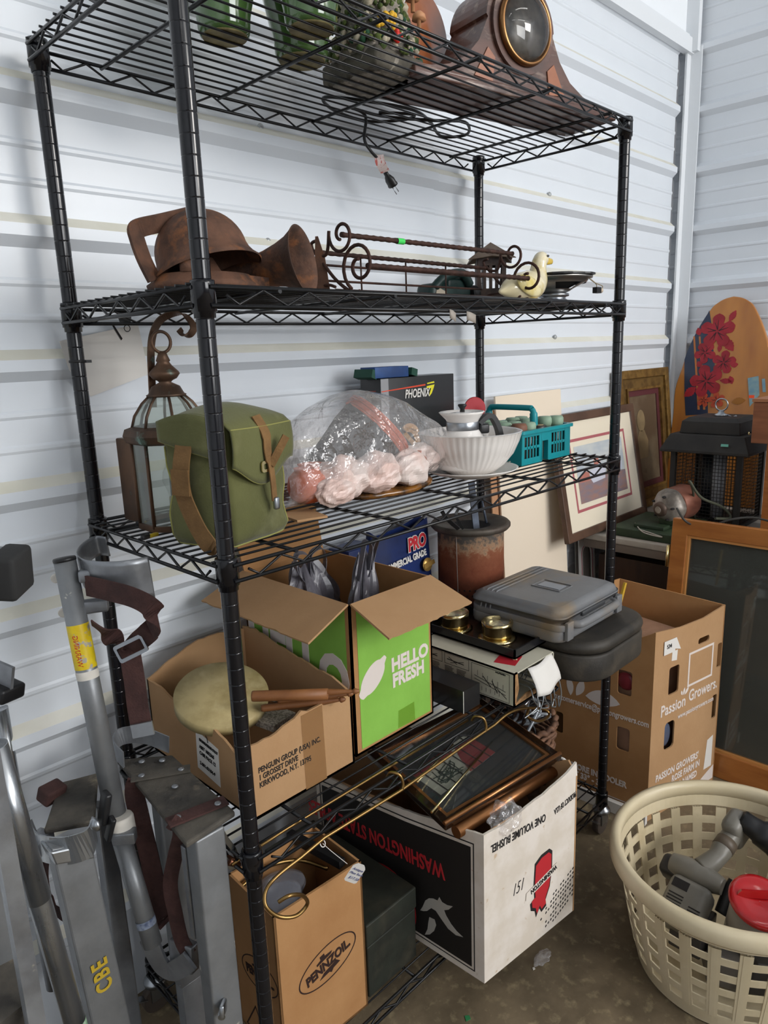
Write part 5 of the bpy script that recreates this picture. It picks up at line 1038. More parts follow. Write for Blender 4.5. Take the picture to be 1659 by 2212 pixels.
put('tube', MB().cyl(tb0, tb1, .013, seg=28), m_cpr, t, world=True); put('end_cap', MB().lathe([(.017, 0), (.0195, .001), (.0195, .006), (.017, .007)], tb1, tb1-tb0, 30, False), m_white, t, world=True); put('cap_disc', MB().lathe([(.0175, .004), (.0004, .0045)], tb1, tb1-tb0, 30, False), M('slate_cap', H('#4a525a'), rough=.5), t, world=True)
p = at(1172, 1716, z=.405); t = thing('leather_strap_roll', 'rolled brown ruled strap marked 40 in the right front of the apple box', 'strap', p)
m_tan = M('brown_leather', H('#6e5442'), H('#57402f'), scale=20, rough=.6)
put('roll', MB().strap([p+V((.034*math.cos(a)*(1-.02*a), .016*math.sin(a), -.005+.030*math.sin(a))) for a in [-.6+k*.22 for k in range(26)]], (.2, 1, .3), .028, .003), m_tan, t, world=True)
TD = frame(p+V((.0, -.030, 0)), (.8, -.5, 0), (.1, -.5, .9)); put('disc', MB().prism([(x, y) for x, y in circ(.030, 30)], TD, .004), M('aged_disc', H('#8b7663'), rough=.6), t, world=True); put('number', text_mb('40', TD @ Mx.Translation((0, -.012, .0006)) @ Mx.Rotation(R(-60), 4, 'Z'), .034, .0006, .8, 'CENTER'), m_ink, t, world=True)
tag(put('clear_bag_scrap', crumple(at(1090, 1765, z=.468), .034, (1.2, .8, .9), 15, .35), m_poly), 'knotted clear plastic bag poking up at the front of the apple box', 'plastic bag')
# bits on the floor
for k, (a, b, s, lb) in enumerate(((1010, 2199, .008, 'green chip of leaf or plastic on the concrete floor in front of the rack'), (1153, 2092, .004, 'tiny white crumb on the concrete floor by the apple box'))):
    p = at(a, b, z=.0015); tag(put('floor_chip', MB().prism([(-s, -s*.3), (s*.4, -s*.8), (s, s*.2), (0, s)], frame(p, (1, 0, 0), (0, 1, 0)), .0012), M('chip_%d' % k, H('#2f7a4a') if k == 0 else H('#d8d4cc'), rough=.6)), lb, 'debris')
tag(put('crumpled_film', crumple(at(1172, 2068, z=.008), .012, (2.4, 1.2, .5), 33, .3), m_poly), 'small crumpled clear film scrap on the floor under the apple box front edge', 'plastic film')
# ---- wicker basket of cables
t = thing('wicker_basket', 'brown wicker basket of tangled cables behind the apple box on the bottom shelf', 'basket', (.945, .135, Z5))
m_wick = M('wicker', H('#7c5a44'), H('#5c4030'), scale=40, rough=.7, bump=.6)
mb = MB()
for k in range(17):
    z = .02+k*.0155; r = .080+.020*k/16
    mb.tube([((r+.0035*math.sin(a*12+PI*(k % 2)))*math.cos(a), (r+.0035*math.sin(a*12+PI*(k % 2)))*math.sin(a), z+.002*math.sin(a*6+k)) for a in [2*PI*q/72 for q in range(72)]], .0062, 6, True)
put('woven_side', mb, m_wick, t)
put('rim_braid', MB().tube([((.102+.003*math.sin(a*20))*math.cos(a), (.102+.003*math.sin(a*20))*math.sin(a), .285+.005*math.sin(a*20+1)) for a in [2*PI*q/120 for q in range(120)]], .008, 6, True), m_wick, t)
put('bottom', MB().lathe([(.078, .008), (.078, .016), (.0005, .016)], seg=30), m_wick, t)
for k in range(9):
    rnd = random.Random(60+k); c = V((.945, .135, Z5+.29)); p = [c+V((rnd.uniform(-.085, .085), rnd.uniform(-.085, .075), rnd.uniform(-.03, .085))) for _ in range(6)]
    tag(put('tangled_cable', MB().tube(smoothpts(p, 7), .0032 if k % 3 else .0045, 8), m_blk if k % 3 else M('silver_cable', H('#8f9499'), rough=.3, metal=.4)), 'tangled appliance cable heaped in the wicker basket', 'cable', 'cables in the wicker basket')
for k in range(4):
    x = .90+.032*k; tag(put('chrome_bracket', MB().box((x, .10+.02*k, Z5+.345), (.024, .05, .09), (.3, .25*k-.3, .2*k), bev=.004), M('chrome', H('#b9bec4'), rough=.12, metal=1)), 'shiny chrome part standing among the cables in the wicker basket', 'bracket', 'chrome parts in the wicker basket')
# ================================================================== RIGHT CORNER
def holed(outer, holes, T, depth, mb=None):
    "flat board on frame T with real cut-outs"
    cu = bpy.data.curves.new('t', 'CURVE'); cu.dimensions = '2D'; cu.fill_mode = 'BOTH'; cu.extrude = depth/2
    for L_ in [outer]+holes:
        sp = cu.splines.new('POLY'); sp.points.add(len(L_)-1); sp.use_cyclic_u = True
        for p, q in zip(sp.points, L_): p.co = (q[0], q[1], 0, 1)
    o = bpy.data.objects.new('t', cu); COL.objects.link(o); me = bpy.data.meshes.new_from_object(o); mb = mb or MB(); Ts = T @ Mx.Translation((0, 0, -depth/2))
    mb.add([Ts @ v.co for v in me.vertices], [tuple(p.vertices) for p in me.polygons]); bpy.data.objects.remove(o); bpy.data.curves.remove(cu); bpy.data.meshes.remove(me); return mb
rc = lambda a, b, c, d: [(a, b), (c, b), (c, d), (a, d)]
sl = lambda a, b, c, d, r=.008: rrect(c-a, d-b, r, 4, (a+c)/2, (b+d)/2)
# ---- flower growers' carton
FO = V((1.305, -.081, 0)); FU = V((.340, -.063, 0)).normalized(); LU = V((-.045, 1, 0)).normalized(); FW, LW, GH = .350, .335, .600
t = thing('rose_shipping_carton', 'tall brown rose growers carton with white print on the floor at the right', 'box', FO)
Tf = frame((0, 0, 0), FU, (0, 0, 1)); Tl = frame(LU*LW, -LU, (0, 0, 1))
mb = holed([(0, 0), (FW, 0), (FW, GH), (.238, GH-.015), (.121, GH-.014), (0, GH)], [sl(.075, .384, .124, .471), sl(.067, .208, .116, .297, .014), sl(.215, .504, .273, .524, .009), sl(.324, .399, .345, .479, .005), sl(.315, .228, .337, .308, .005)], Tf, .0045)
put('right_wall', mb, m_card, t)
mb = holed(rc(0, 0, LW, GH-.10)[:2]+[(LW, GH), (LW-.1, GH-.06), (0, GH-.06)], [sl(LW-.105, .385, LW-.062, .462), sl(LW-.102, .205, LW-.062, .280), sl(LW-.305, .190, LW-.278, .262)], Tl, .0045)
put('left_wall', mb, m_card2, t)
Tb = frame(LU*LW, FU, (0, 0, 1)); Tr = frame(FU*FW, LU, (0, 0, 1))
mb = MB().prism([(0, 0), (FW, 0), (FW, GH+.02), (0, GH+.02)], Tb, .0045).prism([(0, 0), (LW, 0), (LW, GH+.02), (0, GH)], Tr, .0045).add([V((0, 0, .004)), FU*FW+V((0, 0, .004)), FU*FW+LU*LW+V((0, 0, .004)), LU*LW+V((0, 0, .004))], [(0, 1, 2, 3)])
put('back_walls', mb, m_card2, t)
Tq = Tf @ Mx.Translation((0, 0, .0006))
put('white_square_outline', MB().ring(rc(.170, .381, .300, .491), rc(.177, .388, .293, .484), Tq, .0003), m_wp, t)
put('passion_lettering', text_mb('Passion', Tq @ Mx.Translation((.041, .326, 0)), .050, .0008, .84), m_wp, t); put('growers_lettering', text_mb('Growers.', Tq @ Mx.Translation((.180, .332, 0)), .052, .0008, .76), m_wp, t); mb = MB()
text_mb('www.passiongrowers.com', Tq @ Mx.Translation((.130, .292, 0)), .0215, .0004, .82, mb=mb)
put('web_lettering', mb, m_wp, t)
def leaf(T_, x, y, l, w_, a):
    P = [(l*k/10, w_*math.sin(PI*k/10)**.8) for k in range(11)]+[(l*k/10, -w_*.6*math.sin(PI*k/10)**.8) for k in range(9, 0, -1)]
    return MB().prism(P, T_ @ Mx.Translation((x, y, 0)) @ Mx.Rotation(a, 4, 'Z'), .0003)
for x, y, l, w_, a in ((.148, .364, .018, .005, 2.0), (.154, .362, .024, .006, 1.4), (.160, .362, .026, .007, .75)): put('leaf_emblem', leaf(Tq, x, y, l, w_, a), m_wp, t)
mb = text_mb("PASSION GROWERS'", Tq @ Mx.Translation((.034, .118, 0)), .0300, .0010, .80); text_mb('ROSE FARM IN', Tq @ Mx.Translation((.116, .086, 0)), .0300, .0010, .76, mb=mb); text_mb('COLOMBIA NAMED', Tq @ Mx.Translation((.055, .054, 0)), .0300, .0010, .74, mb=mb)
put('farm_lettering', mb, m_wp, t)
put('white_label', MB().prism([(.289, .060), (.331, .060), (.331, .168), (.300, .160)], Tq, .0004), m_white, t); put('white_band', MB().prism([(.225, .010), (.345, .010), (.345, .058), (.31, .045)], Tq, .0003), m_wp, t)
st_ = put('number_sticker', MB().prism([(.040, .520), (.094, .520), (.094, .562), (.040, .562)], Tq @ Mx.Translation((0, 0, .002)), .0004).prism([(.094, .528), (.122, .520), (.098, .562), (.094, .562)], Tq @ Mx.Translation((0, 0, .002)), .0004).prism([(.082, .492), (.108, .488), (.110, .520), (.084, .520)], Tq, .0004), m_white, t)
put('sticker_number', text_mb('534', Tq @ Mx.Translation((.052, .538, .003)), .017, .0001, .9), m_ink, st_)
Tp = Tl @ Mx.Translation((0, 0, .0006))
put('email_lettering', text_mb('customerservice@passiongrowers.com', Tp @ Mx.Translation((LW-.312, .306, 0)), .0265, .0004, .72), m_wp, t)
mb = text_mb('STORE IN COOLER', Tp @ Mx.Translation((LW-.250, .086, 0)), .0270, .0010, .80); text_mb('AT 33\u00b0 - 38\u00b0', Tp @ Mx.Translation((LW-.250, .060, 0)), .0270, .0010, .85, mb=mb)
put('storage_lettering', mb, m_wp, t)
put('leaf_print', leaf(Tp, LW-.265, .395, .065, .014, -1.4), m_wp, t); put('leaf_print', leaf(Tp, LW-.215, .395, .062, .016, -1.9), m_wp, t); put('leaf_print', leaf(Tp, LW-.205, .345, .110, .030, .05), m_wp, t)
put('white_rule', MB().prism(rc(LW-.14, .036, LW-.05, .039), Tp, .0003), m_wp, t)
ci = FO+FU*FW*.5+LU*LW*.5
t = thing('brown_paper_bundle', 'flat brown paper bundle filling the rose growers carton below its rim', 'paper', (ci.x, ci.y, .04), rz=math.atan2(FU.y, FU.x))
put('block', MB().box((0, 0, .235), (.285, .235, .47), bev=.01), M('dusty_paper', H('#a58068'), H('#8e6c55'), scale=8, rough=.85), t)
for k, (u, z, c, lb) in enumerate(((-.10, .425, '#7a2a32', 'red rounded thing glimpsed through the upper slot of the rose carton'), (.088, .25, '#4d5568', 'blue grey plastic wrap glimpsed through the lower slot of the rose carton'))):
    q = FO+(LU*.085 if k == 0 else FU*.092)+V((0, 0, z))-((LU*0) if k == 0 else V((0, 0, 0)))
    q += (V((.010, 0, 0)) if k == 0 else V((0, .012, 0))); tag(put('packed_item', MB().sphere(q, .028, 16, (.3, 1, 1) if k == 0 else (1, .3, 1.3)), M('packed_%d' % k, H(c), rough=.3)), lb, 'item')
tag(put('yellow_rule', MB().box(at(1338, 1308, y=.05), (.012, .006, .14), (.1, .25, 0)), M('yellow_rule', H('#c9a23a'), rough=.4)), 'yellow strip standing in the rose growers carton just behind the grey case', 'rule')
tag(put('white_carton_base', MB().prism(rc(0, .0, .34, .036), frame(FO+LU*LW+V((-.022, -.0, 0)), -LU, (0, 0, 1)), .016), m_white), 'flat white packet on the floor along the left foot of the rose carton', 'packet')
# ---- table
t = thing('folding_table', 'folding table with white plastic top carrying the corner clutter', 'table', (1.772, -.55, 0))
m_tt = M('white_table_plastic', H('#b9b2a8'), H('#a39b90'), scale=6, rough=.6, bump=.15)
put('tabletop', MB().mm((0, 0, .695), (.855, .965, .718), bev=.004), m_tt, t); put('edge_frame', MB().mm((.004, .004, .664), (.851, .961, .695), bev=.003), M('taupe_edge', H('#6e6258'), rough=.6), t)
for x, y in ((.10, .08), (.10, .88), (.78, .08), (.78, .88)): put('leg', MB().cyl((x, y, .665), (x, y+(-.02 if y > .5 else .02), .0), .0125), m_blk, t)
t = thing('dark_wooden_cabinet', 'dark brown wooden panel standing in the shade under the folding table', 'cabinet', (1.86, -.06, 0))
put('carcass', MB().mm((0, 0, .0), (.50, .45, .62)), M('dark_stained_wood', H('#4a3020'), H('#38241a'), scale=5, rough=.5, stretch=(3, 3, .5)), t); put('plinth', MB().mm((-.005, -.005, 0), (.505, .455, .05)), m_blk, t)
# ---- framed prints
def pframe(name, label, x0, x1, z0, z1, yb, yt, mw, mat_f, depth=.02):
    T = frame((x0, yb, z0), (1, 0, 0), (0, yt-yb, z1-z0)); h = math.hypot(yt-yb, z1-z0); w_ = x1-x0
    t = thing(name, label, 'picture', T=T); put('moulding', MB().ring(rc(0, 0, w_, h), rc(mw, mw, w_-mw, h-mw), Mx.Translation((0, 0, .0)), depth), mat_f, t, bev=.003); return t, w_, h
m_fb = M('dark_walnut_frame', H('#5c4334'), H('#49352a'), scale=9, rough=.5, stretch=(1, 1, 1))
t, w_, h = pframe('framed_seascape_print', 'brown framed print of white buildings with red lined cream mat, on the folding table', 1.565, 2.165, .728, 1.160, .345, .425, .030, m_fb)
m_mat = M('cream_mat', H('#e6dac2'), rough=.8)
put('mat', MB().prism(rc(.028, .028, w_-.028, h-.028), Mx.Translation((0, 0, -.008)), .002), m_mat, t)
a, b = .095, .090
put('red_mat_line', MB().ring(rc(a, b, w_-a, h-b), rc(a+.010, b+.010, w_-a-.010, h-b-.010), Mx.Translation((0, 0, -.0072)), .0005), M('crimson_line', H('#a32b38'), rough=.7), t)
a += .030; b += .028; pw, ph = w_-2*a, h-2*b; Z = lambda k: Mx.Translation((a, b, -.0070+.0003*k))
put('sky_print', MB().prism(rc(0, 0, pw, ph), Z(0), .0003), M('print_sky', H('#aab3bd'), H('#c8ccc8'), scale=9, rough=.6, mix=(.35, .65), stretch=(1, 3, 1)), t)
put('ground_print', MB().prism([(0, 0), (pw, 0), (pw, ph*.38), (pw*.6, ph*.42), (pw*.3, ph*.36), (0, ph*.40)], Z(1), .0003), M('print_ground', H('#8a5a4c'), H('#6e5a68'), scale=14, rough=.6, c3=H('#b07a50'), s3=22, stretch=(1, 3, 1)), t)
put('white_buildings', MB().prism([(.09, ph*.36), (.10, ph*.30), (.19, ph*.33), (.20, ph*.56), (.17, ph*.62), (.13, ph*.60), (.12, ph*.55), (.09, ph*.53)], Z(2), .0003).prism([(.27, ph*.40), (.33, ph*.41), (.33, ph*.56), (.30, ph*.60), (.27, ph*.56)], Z(2), .0003), M('print_white', H('#c4c6d4'), rough=.6), t)
put('red_roof_shapes', MB().prism([(.01, ph*.36), (.085, ph*.36), (.08, ph*.50), (.05, ph*.55), (.01, ph*.48)], Z(2), .0003).prism([(.12, ph*.56), (.17, ph*.63), (.15, ph*.75), (.125, ph*.72)], Z(2), .0003), M('print_red', H('#a8553f'), rough=.6), t)
put('glazing', MB().prism(rc(.028, .028, w_-.028, h-.028), Mx.Translation((0, 0, -.003)), .001), M('print_glazing', (.9, .9, .9), rough=.05, alpha=.06, spec=.6), t)
m_gold = M('antique_gold_frame', H('#8a6c38'), H('#6e5228'), scale=30, rough=.5, metal=.5, bump=.5, bscale=140)
t, w_, h = pframe('gilt_framed_portrait', 'old gilt framed dim portrait print standing behind the brown framed one in the corner', 2.105, 2.560, .722, 1.285, .400, .462, .034, m_gold, .03)
put('inner_gilt_step', MB().ring(rc(.034, .034, w_-.034, h-.034), rc(.075, .075, w_-.075, h-.075), Mx.Translation((0, 0, -.012)), .006), M('brown_gilt', H('#7a6034'), H('#5a4424'), scale=20, rough=.5, metal=.4), t)
put('beaded_edge', MB().ring(rc(.072, .072, w_-.072, h-.072), rc(.082, .082, w_-.082, h-.082), Mx.Translation((0, 0, -.004)), .012), m_gold, t)
put('burgundy_liner', MB().ring(rc(.08, .08, w_-.08, h-.08), rc(.105, .105, w_-.105, h-.105), Mx.Translation((0, 0, -.014)), .004), M('burgundy', H('#54262a'), rough=.6), t)
put('picture', MB().prism(rc(.10, .10, w_-.10, h-.10), Mx.Translation((0, 0, -.018)), .001), M('dim_picture', H('#5b4a38'), H('#7a6d58'), scale=4, rough=.5, c3=H('#3e3228'), s3=5), t)
fg = Mx.Translation((w_*.44, h*.50, -.0168)); put('pale_figure', MB().prism([(x*.035, y*.045+.075) for x, y in circ(1, 24)], fg, .0004).prism([(-.06, -.08), (.05, -.08), (.055, -.01), (.025, .035), (-.02, .035), (-.05, -.01)], fg, .0004), M('faded_figure', H('#94805f'), H('#7d6c50'), scale=9, rough=.5), t)
# ---- surfboard
xb, xt_ = 2.50, 2.625; zb, zt_ = .72, 1.555; yc = .165
SB = frame((xb, yc, zb), (0, -1, 0), (xt_-xb, 0, zt_-zb)); sh = math.hypot(xt_-xb, zt_-zb)
t = thing('wooden_surfboard', 'varnished wooden surfboard with navy band and red hibiscus flowers leaning in the corner', 'surfboard', T=SB)
hwf = [(0, .0), (.010, .045), (.03, .080), (.06, .115), (.10, .148), (.16, .180), (.24, .207), (.34, .228), (.46, .243), (.60, .250), (sh, .250)]
def hw_(d):
    for (a0, b0), (a1, b1) in zip(hwf[:-1], hwf[1:]):
        if d <= a1: return b0+(b1-b0)*(d-a0)/(a1-a0)
    return .25
ds = [0, .003, .010, .02, .03, .045, .06, .08, .10, .13, .16, .2, .24, .29, .34, .40, .46, .53, .6, .7, sh]
m_sb = M('varnished_plank', H('#c07f35'), H('#a0622a'), scale=3.2, rough=.35, coat=.5, stretch=(2.2, .7, 1), mix=(.35, .65), detail=3)
SI = SB.inverted()
def sp_(px, py):
    # point of the board's face in its own frame
    r = CR*((px-829.5)/FPX)+CD*((py-1106)/FPX)+CF; n_ = SB.to_3x3() @ V((0, 0, 1)); k = (SB.translation-CAMC).dot(n_)/r.dot(n_); q = SI @ (CAMC+r*k); return (q.x, q.y)
g7 = lambda a, b: sp_(1200+a*.3166, 600+b*.3166)
nav = [g7(a, b) for a, b in ((1050, 222), (1062, 300), (1070, 420), (1085, 560), (1090, 700), (1040, 860), (1040, 930))]
lef = [sp_(a, b) for a, b in ((1584, 640), (1566, 645), (1550, 654), (1535, 668), (1506, 714), (1485, 758), (1472, 797), (1458, 840), (1454, 890))]
ucn = lef[0][0]; lef = smoothpts([(x, y, 0) for x, y in lef], 4); lef = [(p.x, p.y) for p in lef]; lef.append((lef[-1][0], .0))
outl = lef+[(2*ucn-x, y) for x, y in lef[::-1][:-1]]
put('board', MB().prism(outl, Mx.Translation((0, 0, 0)), .022), m_sb, t, bev=.004)
lft = [(x+.001, y) for x, y in lef[::-1] if y < nav[0][1]]
lo = [g7(888, 940), g7(880, 800), g7(868, 590)]
navy = nav+[lo[0], lo[1]]+[p for p in lft if p[1] > lo[2][1] and p[0] < nav[0][0]]
put('navy_band', MB().prism(navy[::-1], Mx.Translation((0, 0, .0008)), .0004), M('navy_paint', H('#1d2b45'), rough=.35, coat=.4), t)
m_ol = M('orange_line', H('#b26a35'), rough=.4)
for k in (0, 1): put('thin_line', MB().prism([g7(940+38*k, 400), g7(952+38*k, 400), g7(985+38*k, 900), g7(970+38*k, 900)], Mx.Translation((0, 0, .0013)), .0004), m_ol, t)
m_hib = M('hibiscus_red', H('#a3202e'), H('#8c1824'), scale=20, rough=.4); m_hc = M('flower_cut', H('#3c1a20'), rough=.5); m_hib2 = M('hibiscus_orange', H('#b5482a'), rough=.4)
def flower(px, py, r, rot, mt=m_hib):
    c = g7(px, py); f = put('hibiscus_flower', MB(), mt, t)
    mb = MB(); m2 = MB()
    for k in range(5):
        a = rot+2*PI*k/5; P = []
        for j in range(13):
            q = j/12; w_ = .36*math.sin(PI*min(1, q**1.3))**.7*(1+.12*math.sin(9*q)); P.append((q, w_))
        P = P+[(x, -y) for x, y in P[::-1][1:-1]]; T_ = Mx.Translation((c[0], c[1], .002+.0002*k)) @ Mx.Rotation(a, 4, 'Z') @ Mx.Diagonal((r, r, 1, 1))
        mb.prism(P[::-1], T_, .0005); m2.prism([(.08, .03), (.08, -.03), (.62, -.01), (.62, .01)], T_ @ Mx.Translation((0, 0, .0008)), .0003); m2.prism([(.10, .02), (.14, -.02), (.50, .18), (.49, .20)], T_ @ Mx.Translation((0, 0, .0008)), .0003)
    bpy.data.objects.remove(f); f = put('hibiscus_flower', mb, mt, t); put('petal_veins', m2, m_hc, f)
S7 = 0
for px, py, r, ro in ((1105, 365, .072, .3), (1022, 512, .046, .9), (1148, 578, .050, .2), (1030, 705, .070, .6)): flower(px, py, r, ro)
flower(1012, 835, .030, .1, m_hib2); flower(1100, 835, .034, .5, m_hib2)
def leafs(px, py, l, w_, a, mt=m_hib):
    c = g7(px, py); P = [(l*k/12, w_*math.sin(PI*k/12)*(1 if k % 2 else .8)) for k in range(13)]+[(l*k/12, -w_*math.sin(PI*k/12)*(1 if k % 2 else .8)) for k in range(11, 0, -1)]
    put('leaf', MB().prism(P[::-1], Mx.Translation((c[0], c[1], .0016)) @ Mx.Rotation(a, 4, 'Z'), .0005), mt, t)
for px, py, l, w_, a, mt in ((1185, 300, .05, .014, 1.1, m_hib), (1150, 410, .070, .020, -.9, m_hib), (1125, 450, .035, .010, -1.6, m_hib), (985, 395, .035, .014, 1.9, m_hib), (995, 610, .03, .014, 2.2, m_hib), (1195, 600, .03, .012, .2, m_hib), (1190, 670, .035, .013, -1.2, m_hib), (960, 745, .062, .020, -2.4, m_hib), (1120, 700, .05, .012, -.1, m_hib), (1200, 850, .055, .016, .2, M('ochre_leaf', H('#9c6422'), rough=.4))): leafs(px, py, l, w_, a, mt)
m_bt = M('blue_masking_tape', H('#6f93a6'), H('#8fa9a8'), scale=20, rough=.7)
put('blue_tape', MB().prism([g7(1312, 685), g7(1386, 670), g7(1392, 800), g7(1325, 880)][::-1], Mx.Translation((0, 0, .0012)), .0004), m_bt, t); put('blue_tape', MB().prism([g7(1408, 690), g7(1430, 688), g7(1436, 780), g7(1414, 780)][::-1], Mx.Translation((0, 0, .0012)), .0004), m_bt, t)
# ---- bug zapper
t = thing('bug_zapper_lantern', 'large black caged bug zapper lantern with stepped roof on the folding table', 'bug zapper', (2.235, .115, .719), rz=0)
m_zb = M('dusty_black_metal', H('#23211f'), H('#2f2c29'), scale=9, rough=.65)
mb = MB()
def frus(mb, w0, w1, z0, z1, d=1): 
    P = [(x*w/2, y*w/2, z) for w, z in ((w0, z0), (w1, z1)) for x, y in ((-1, -1), (1, -1), (1, 1), (-1, 1))]; mb.add(P, [(0, 1, 5, 4), (1, 2, 6, 5), (2, 3, 7, 6), (3, 0, 4, 7), (4, 5, 6, 7), (3, 2, 1, 0)])
frus(mb, .315, .315, .272, .282); frus(mb, .315, .262, .282, .338); frus(mb, .215, .205, .338, .382); frus(mb, .205, .17, .382, .396)
put('stepped_roof', mb, m_zb, t, bev=.003)
mb = MB()
for x in (-1, 1):
    for y in (-1, 1): mb.box((x*.118, y*.118, .14), (.018, .018, .265))
mb.mm((-.13, -.13, 0), (.13, .13, .012)); put('corner_posts', mb, m_zb, t)
mb = MB(); n = 20
for s in (-1, 1):
    for k in range(n+1):
        u = -.118+.236*k/n; mb.cyl((u, s*.120, .01), (u, s*.120, .272), .0011, seg=4).cyl((s*.120, u, .01), (s*.120, u, .272), .0011, seg=4)
    for k in range(20):
        z = .018+.0132*k; mb.cyl((-.12, s*.120, z), (.12, s*.120, z), .0011, seg=4).cyl((s*.120, -.12, z), (s*.120, .12, z), .0011, seg=4)
put('wire_cage', mb, m_zb, t)
put('inner_tube', MB().cyl((-.04, -.02, .02), (-.04, -.02, .26), .021), M('uv_tube', H('#a7a9ad'), rough=.3), t); put('inner_grid', MB().cyl((.02, .02, .02), (.02, .02, .26), .045, seg=20), M('dark_blue_core', H('#20262e'), rough=.4), t)
put('hanging_ring', MB().tube([(.0, .022*math.cos(a), .437+.022*math.sin(a)) for a in [2*PI*k/24 for k in range(24)]], .0028, 8, True).lathe([(.024, .396), (.022, .402), (.012, .406), (.009, .415)], seg=20).tube([(.006, -.02, .400), (.004, -.04, .392), (.0, -.055, .398)], .003, 6), m_steel, t)
put('teal_tag', MB().box((-.155, -.075, .308), (.004, .025, .009), (0, .3, 0)), M('teal_sticker', H('#6fb3a0'), rough=.6), t)
# ---- crate at the right edge
t = thing('cherry_wood_box', 'reddish brown wooden box cut by the right edge, raised beside the bug zapper', 'box', (2.0, -.50, 1.052))
put('carcass', MB().mm((0, 0, 0), (.30, .430, .135)), M('cherry_wood', H('#8f5a3c'), H('#7a4a30'), scale=6, rough=.5, stretch=(2, .6, 5)), t, bev=.002); put('lid_board', MB().mm((-.004, -.004, .136), (.304, .434, .146)), M('cherry_lid', H('#a06a48'), rough=.5), t)
put('brass_hook', MB().tube(smoothpts([(-.002, .432, .03), (-.012, .434, .03), (-.012, .434, .038)], 4), .002, 6), m_brass, t)
tag(put('orange_sticker', MB().box((2.0, -.062, 1.205), (.002, .016, .010), (0, 0, .2)), M('orange_sticker', H('#e24a22'), rough=.5)), 'small orange sticker flag at the corner of the wooden box', 'sticker')
t = thing('honey_wood_stand', 'honey coloured wooden board stand below the reddish box at the right edge', 'stand', (2.02, -.50, .719))
put('panel', MB().mm((0, 0, 0), (.26, .385, .331)), m_wood, t); put('back_post', MB().mm((.05, .386, 0), (.09, .40, .331)), m_wood, t)
# ---- green board and motor
t = thing('green_wooden_board', 'green painted wooden base board under the electric motor', 'board', (1.80, .09, .719))
m_gb = M('green_paint', H('#2f402a'), H('#253322'), scale=10, rough=.6, bump=.3)
put('board', MB().mm((0, 0, 0), (.30, .23, .030), bev=.003), m_gb, t); put('batten', MB().mm((.04, .05, .030), (.18, .16, .042), bev=.002), m_gb, t)
mc = V((1.935, .150, .826))
t = thing('electric_motor', 'old electric motor with vented grey end bell and copper body on the green board', 'motor', (mc.x, mc.y, .76))
ma_ = V((.93, -.30, .12)).normalized(); m_mb = M('grimy_cast_metal', H('#a39b92'), H('#6a625a'), scale=14, rough=.5, metal=.5, bump=.4)
m0 = mc-ma_*.06
put('end_bell', MB().lathe([(.022, -.004), (.030, -.002), (.050, .014), (.060, .030), (.062, .052)], m0, ma_, 40, fn=lambda r, z, a: r*(1+.025*math.cos(6*a))), m_mb, t, world=True)
put('bearing_cap', MB().lathe([(.016, -.016), (.024, -.014), (.027, -.004), (.027, .006)], m0, ma_, 30), M('brown_cap', H('#5a4a40'), rough=.5, metal=.4), t, world=True)
put('shaft_end', MB().lathe([(.012, -.018), (.0125, -.0165), (.0125, -.012)], m0, ma_, 24), m_mb, t, world=True)
put('copper_body', MB().lathe([(.060, .054), (.062, .058), (.062, .118), (.056, .135), (.03, .14)], m0, ma_, 40), M('copper_red_body', H('#83513f'), H('#6b4236'), scale=14, rough=.45, metal=.3), t, world=True)
q_ = ma_.to_track_quat('Z', 'Y').to_matrix()
for k in range(5):
    a = 2*PI*k/5+.5; p = m0+q_ @ V((.043*math.cos(a), .043*math.sin(a), .0075)); put('vent_slot', MB().sphere(p, .013, 12, (1, .55, .3), None), m_ink, t, world=True)
put('cradle', MB().box(mc+V((0, 0, -.050)), (.09, .06, .032), bev=.004), m_gb, t, world=True)
cp = [at(1500, 1118, y=.13), at(1497, 1060, y=.08), at(1490, 1040, y=.06), at(1515, 1075, y=.04), at(1560, 1095, y=.02), at(1578, 1118, y=.0), at(1545, 1120, y=.02)]
tag(put('motor_cord', MB().tube(smoothpts(cp, 8), .0045, 8), M('grey_green_cord', H('#4a4c3e'), rough=.7)), 'stiff grey green cord looped over the electric motor', 'cord')
cp = [at(1462, 1098, y=.06), at(1480, 1125, y=.02), at(1510, 1138, x=1.80), at(1545, 1133, x=1.80), at(1580, 1122, x=1.81), at(1625, 1118, x=1.83), at(1670, 1128, x=1.83)]
tag(put('drooping_grey_power_cable', MB().tube(smoothpts(cp, 8), .0035, 8), M('dark_grey_cord', H('#3a3835'), rough=.6)), 'grey cord drooping from the motor over the wooden window sash top', 'cord')
cp = [at(1372, 1130, z=.752), at(1390, 1150, z=.751), at(1430, 1160, z=.751), at(1380, 1143, z=.751)]
tag(put('thin_white_power_cable', MB().tube(smoothpts(cp, 8), .002, 6), M('white_cord', H('#b3ada3'), rough=.6)), 'thin white cord lying on the green board', 'cord')
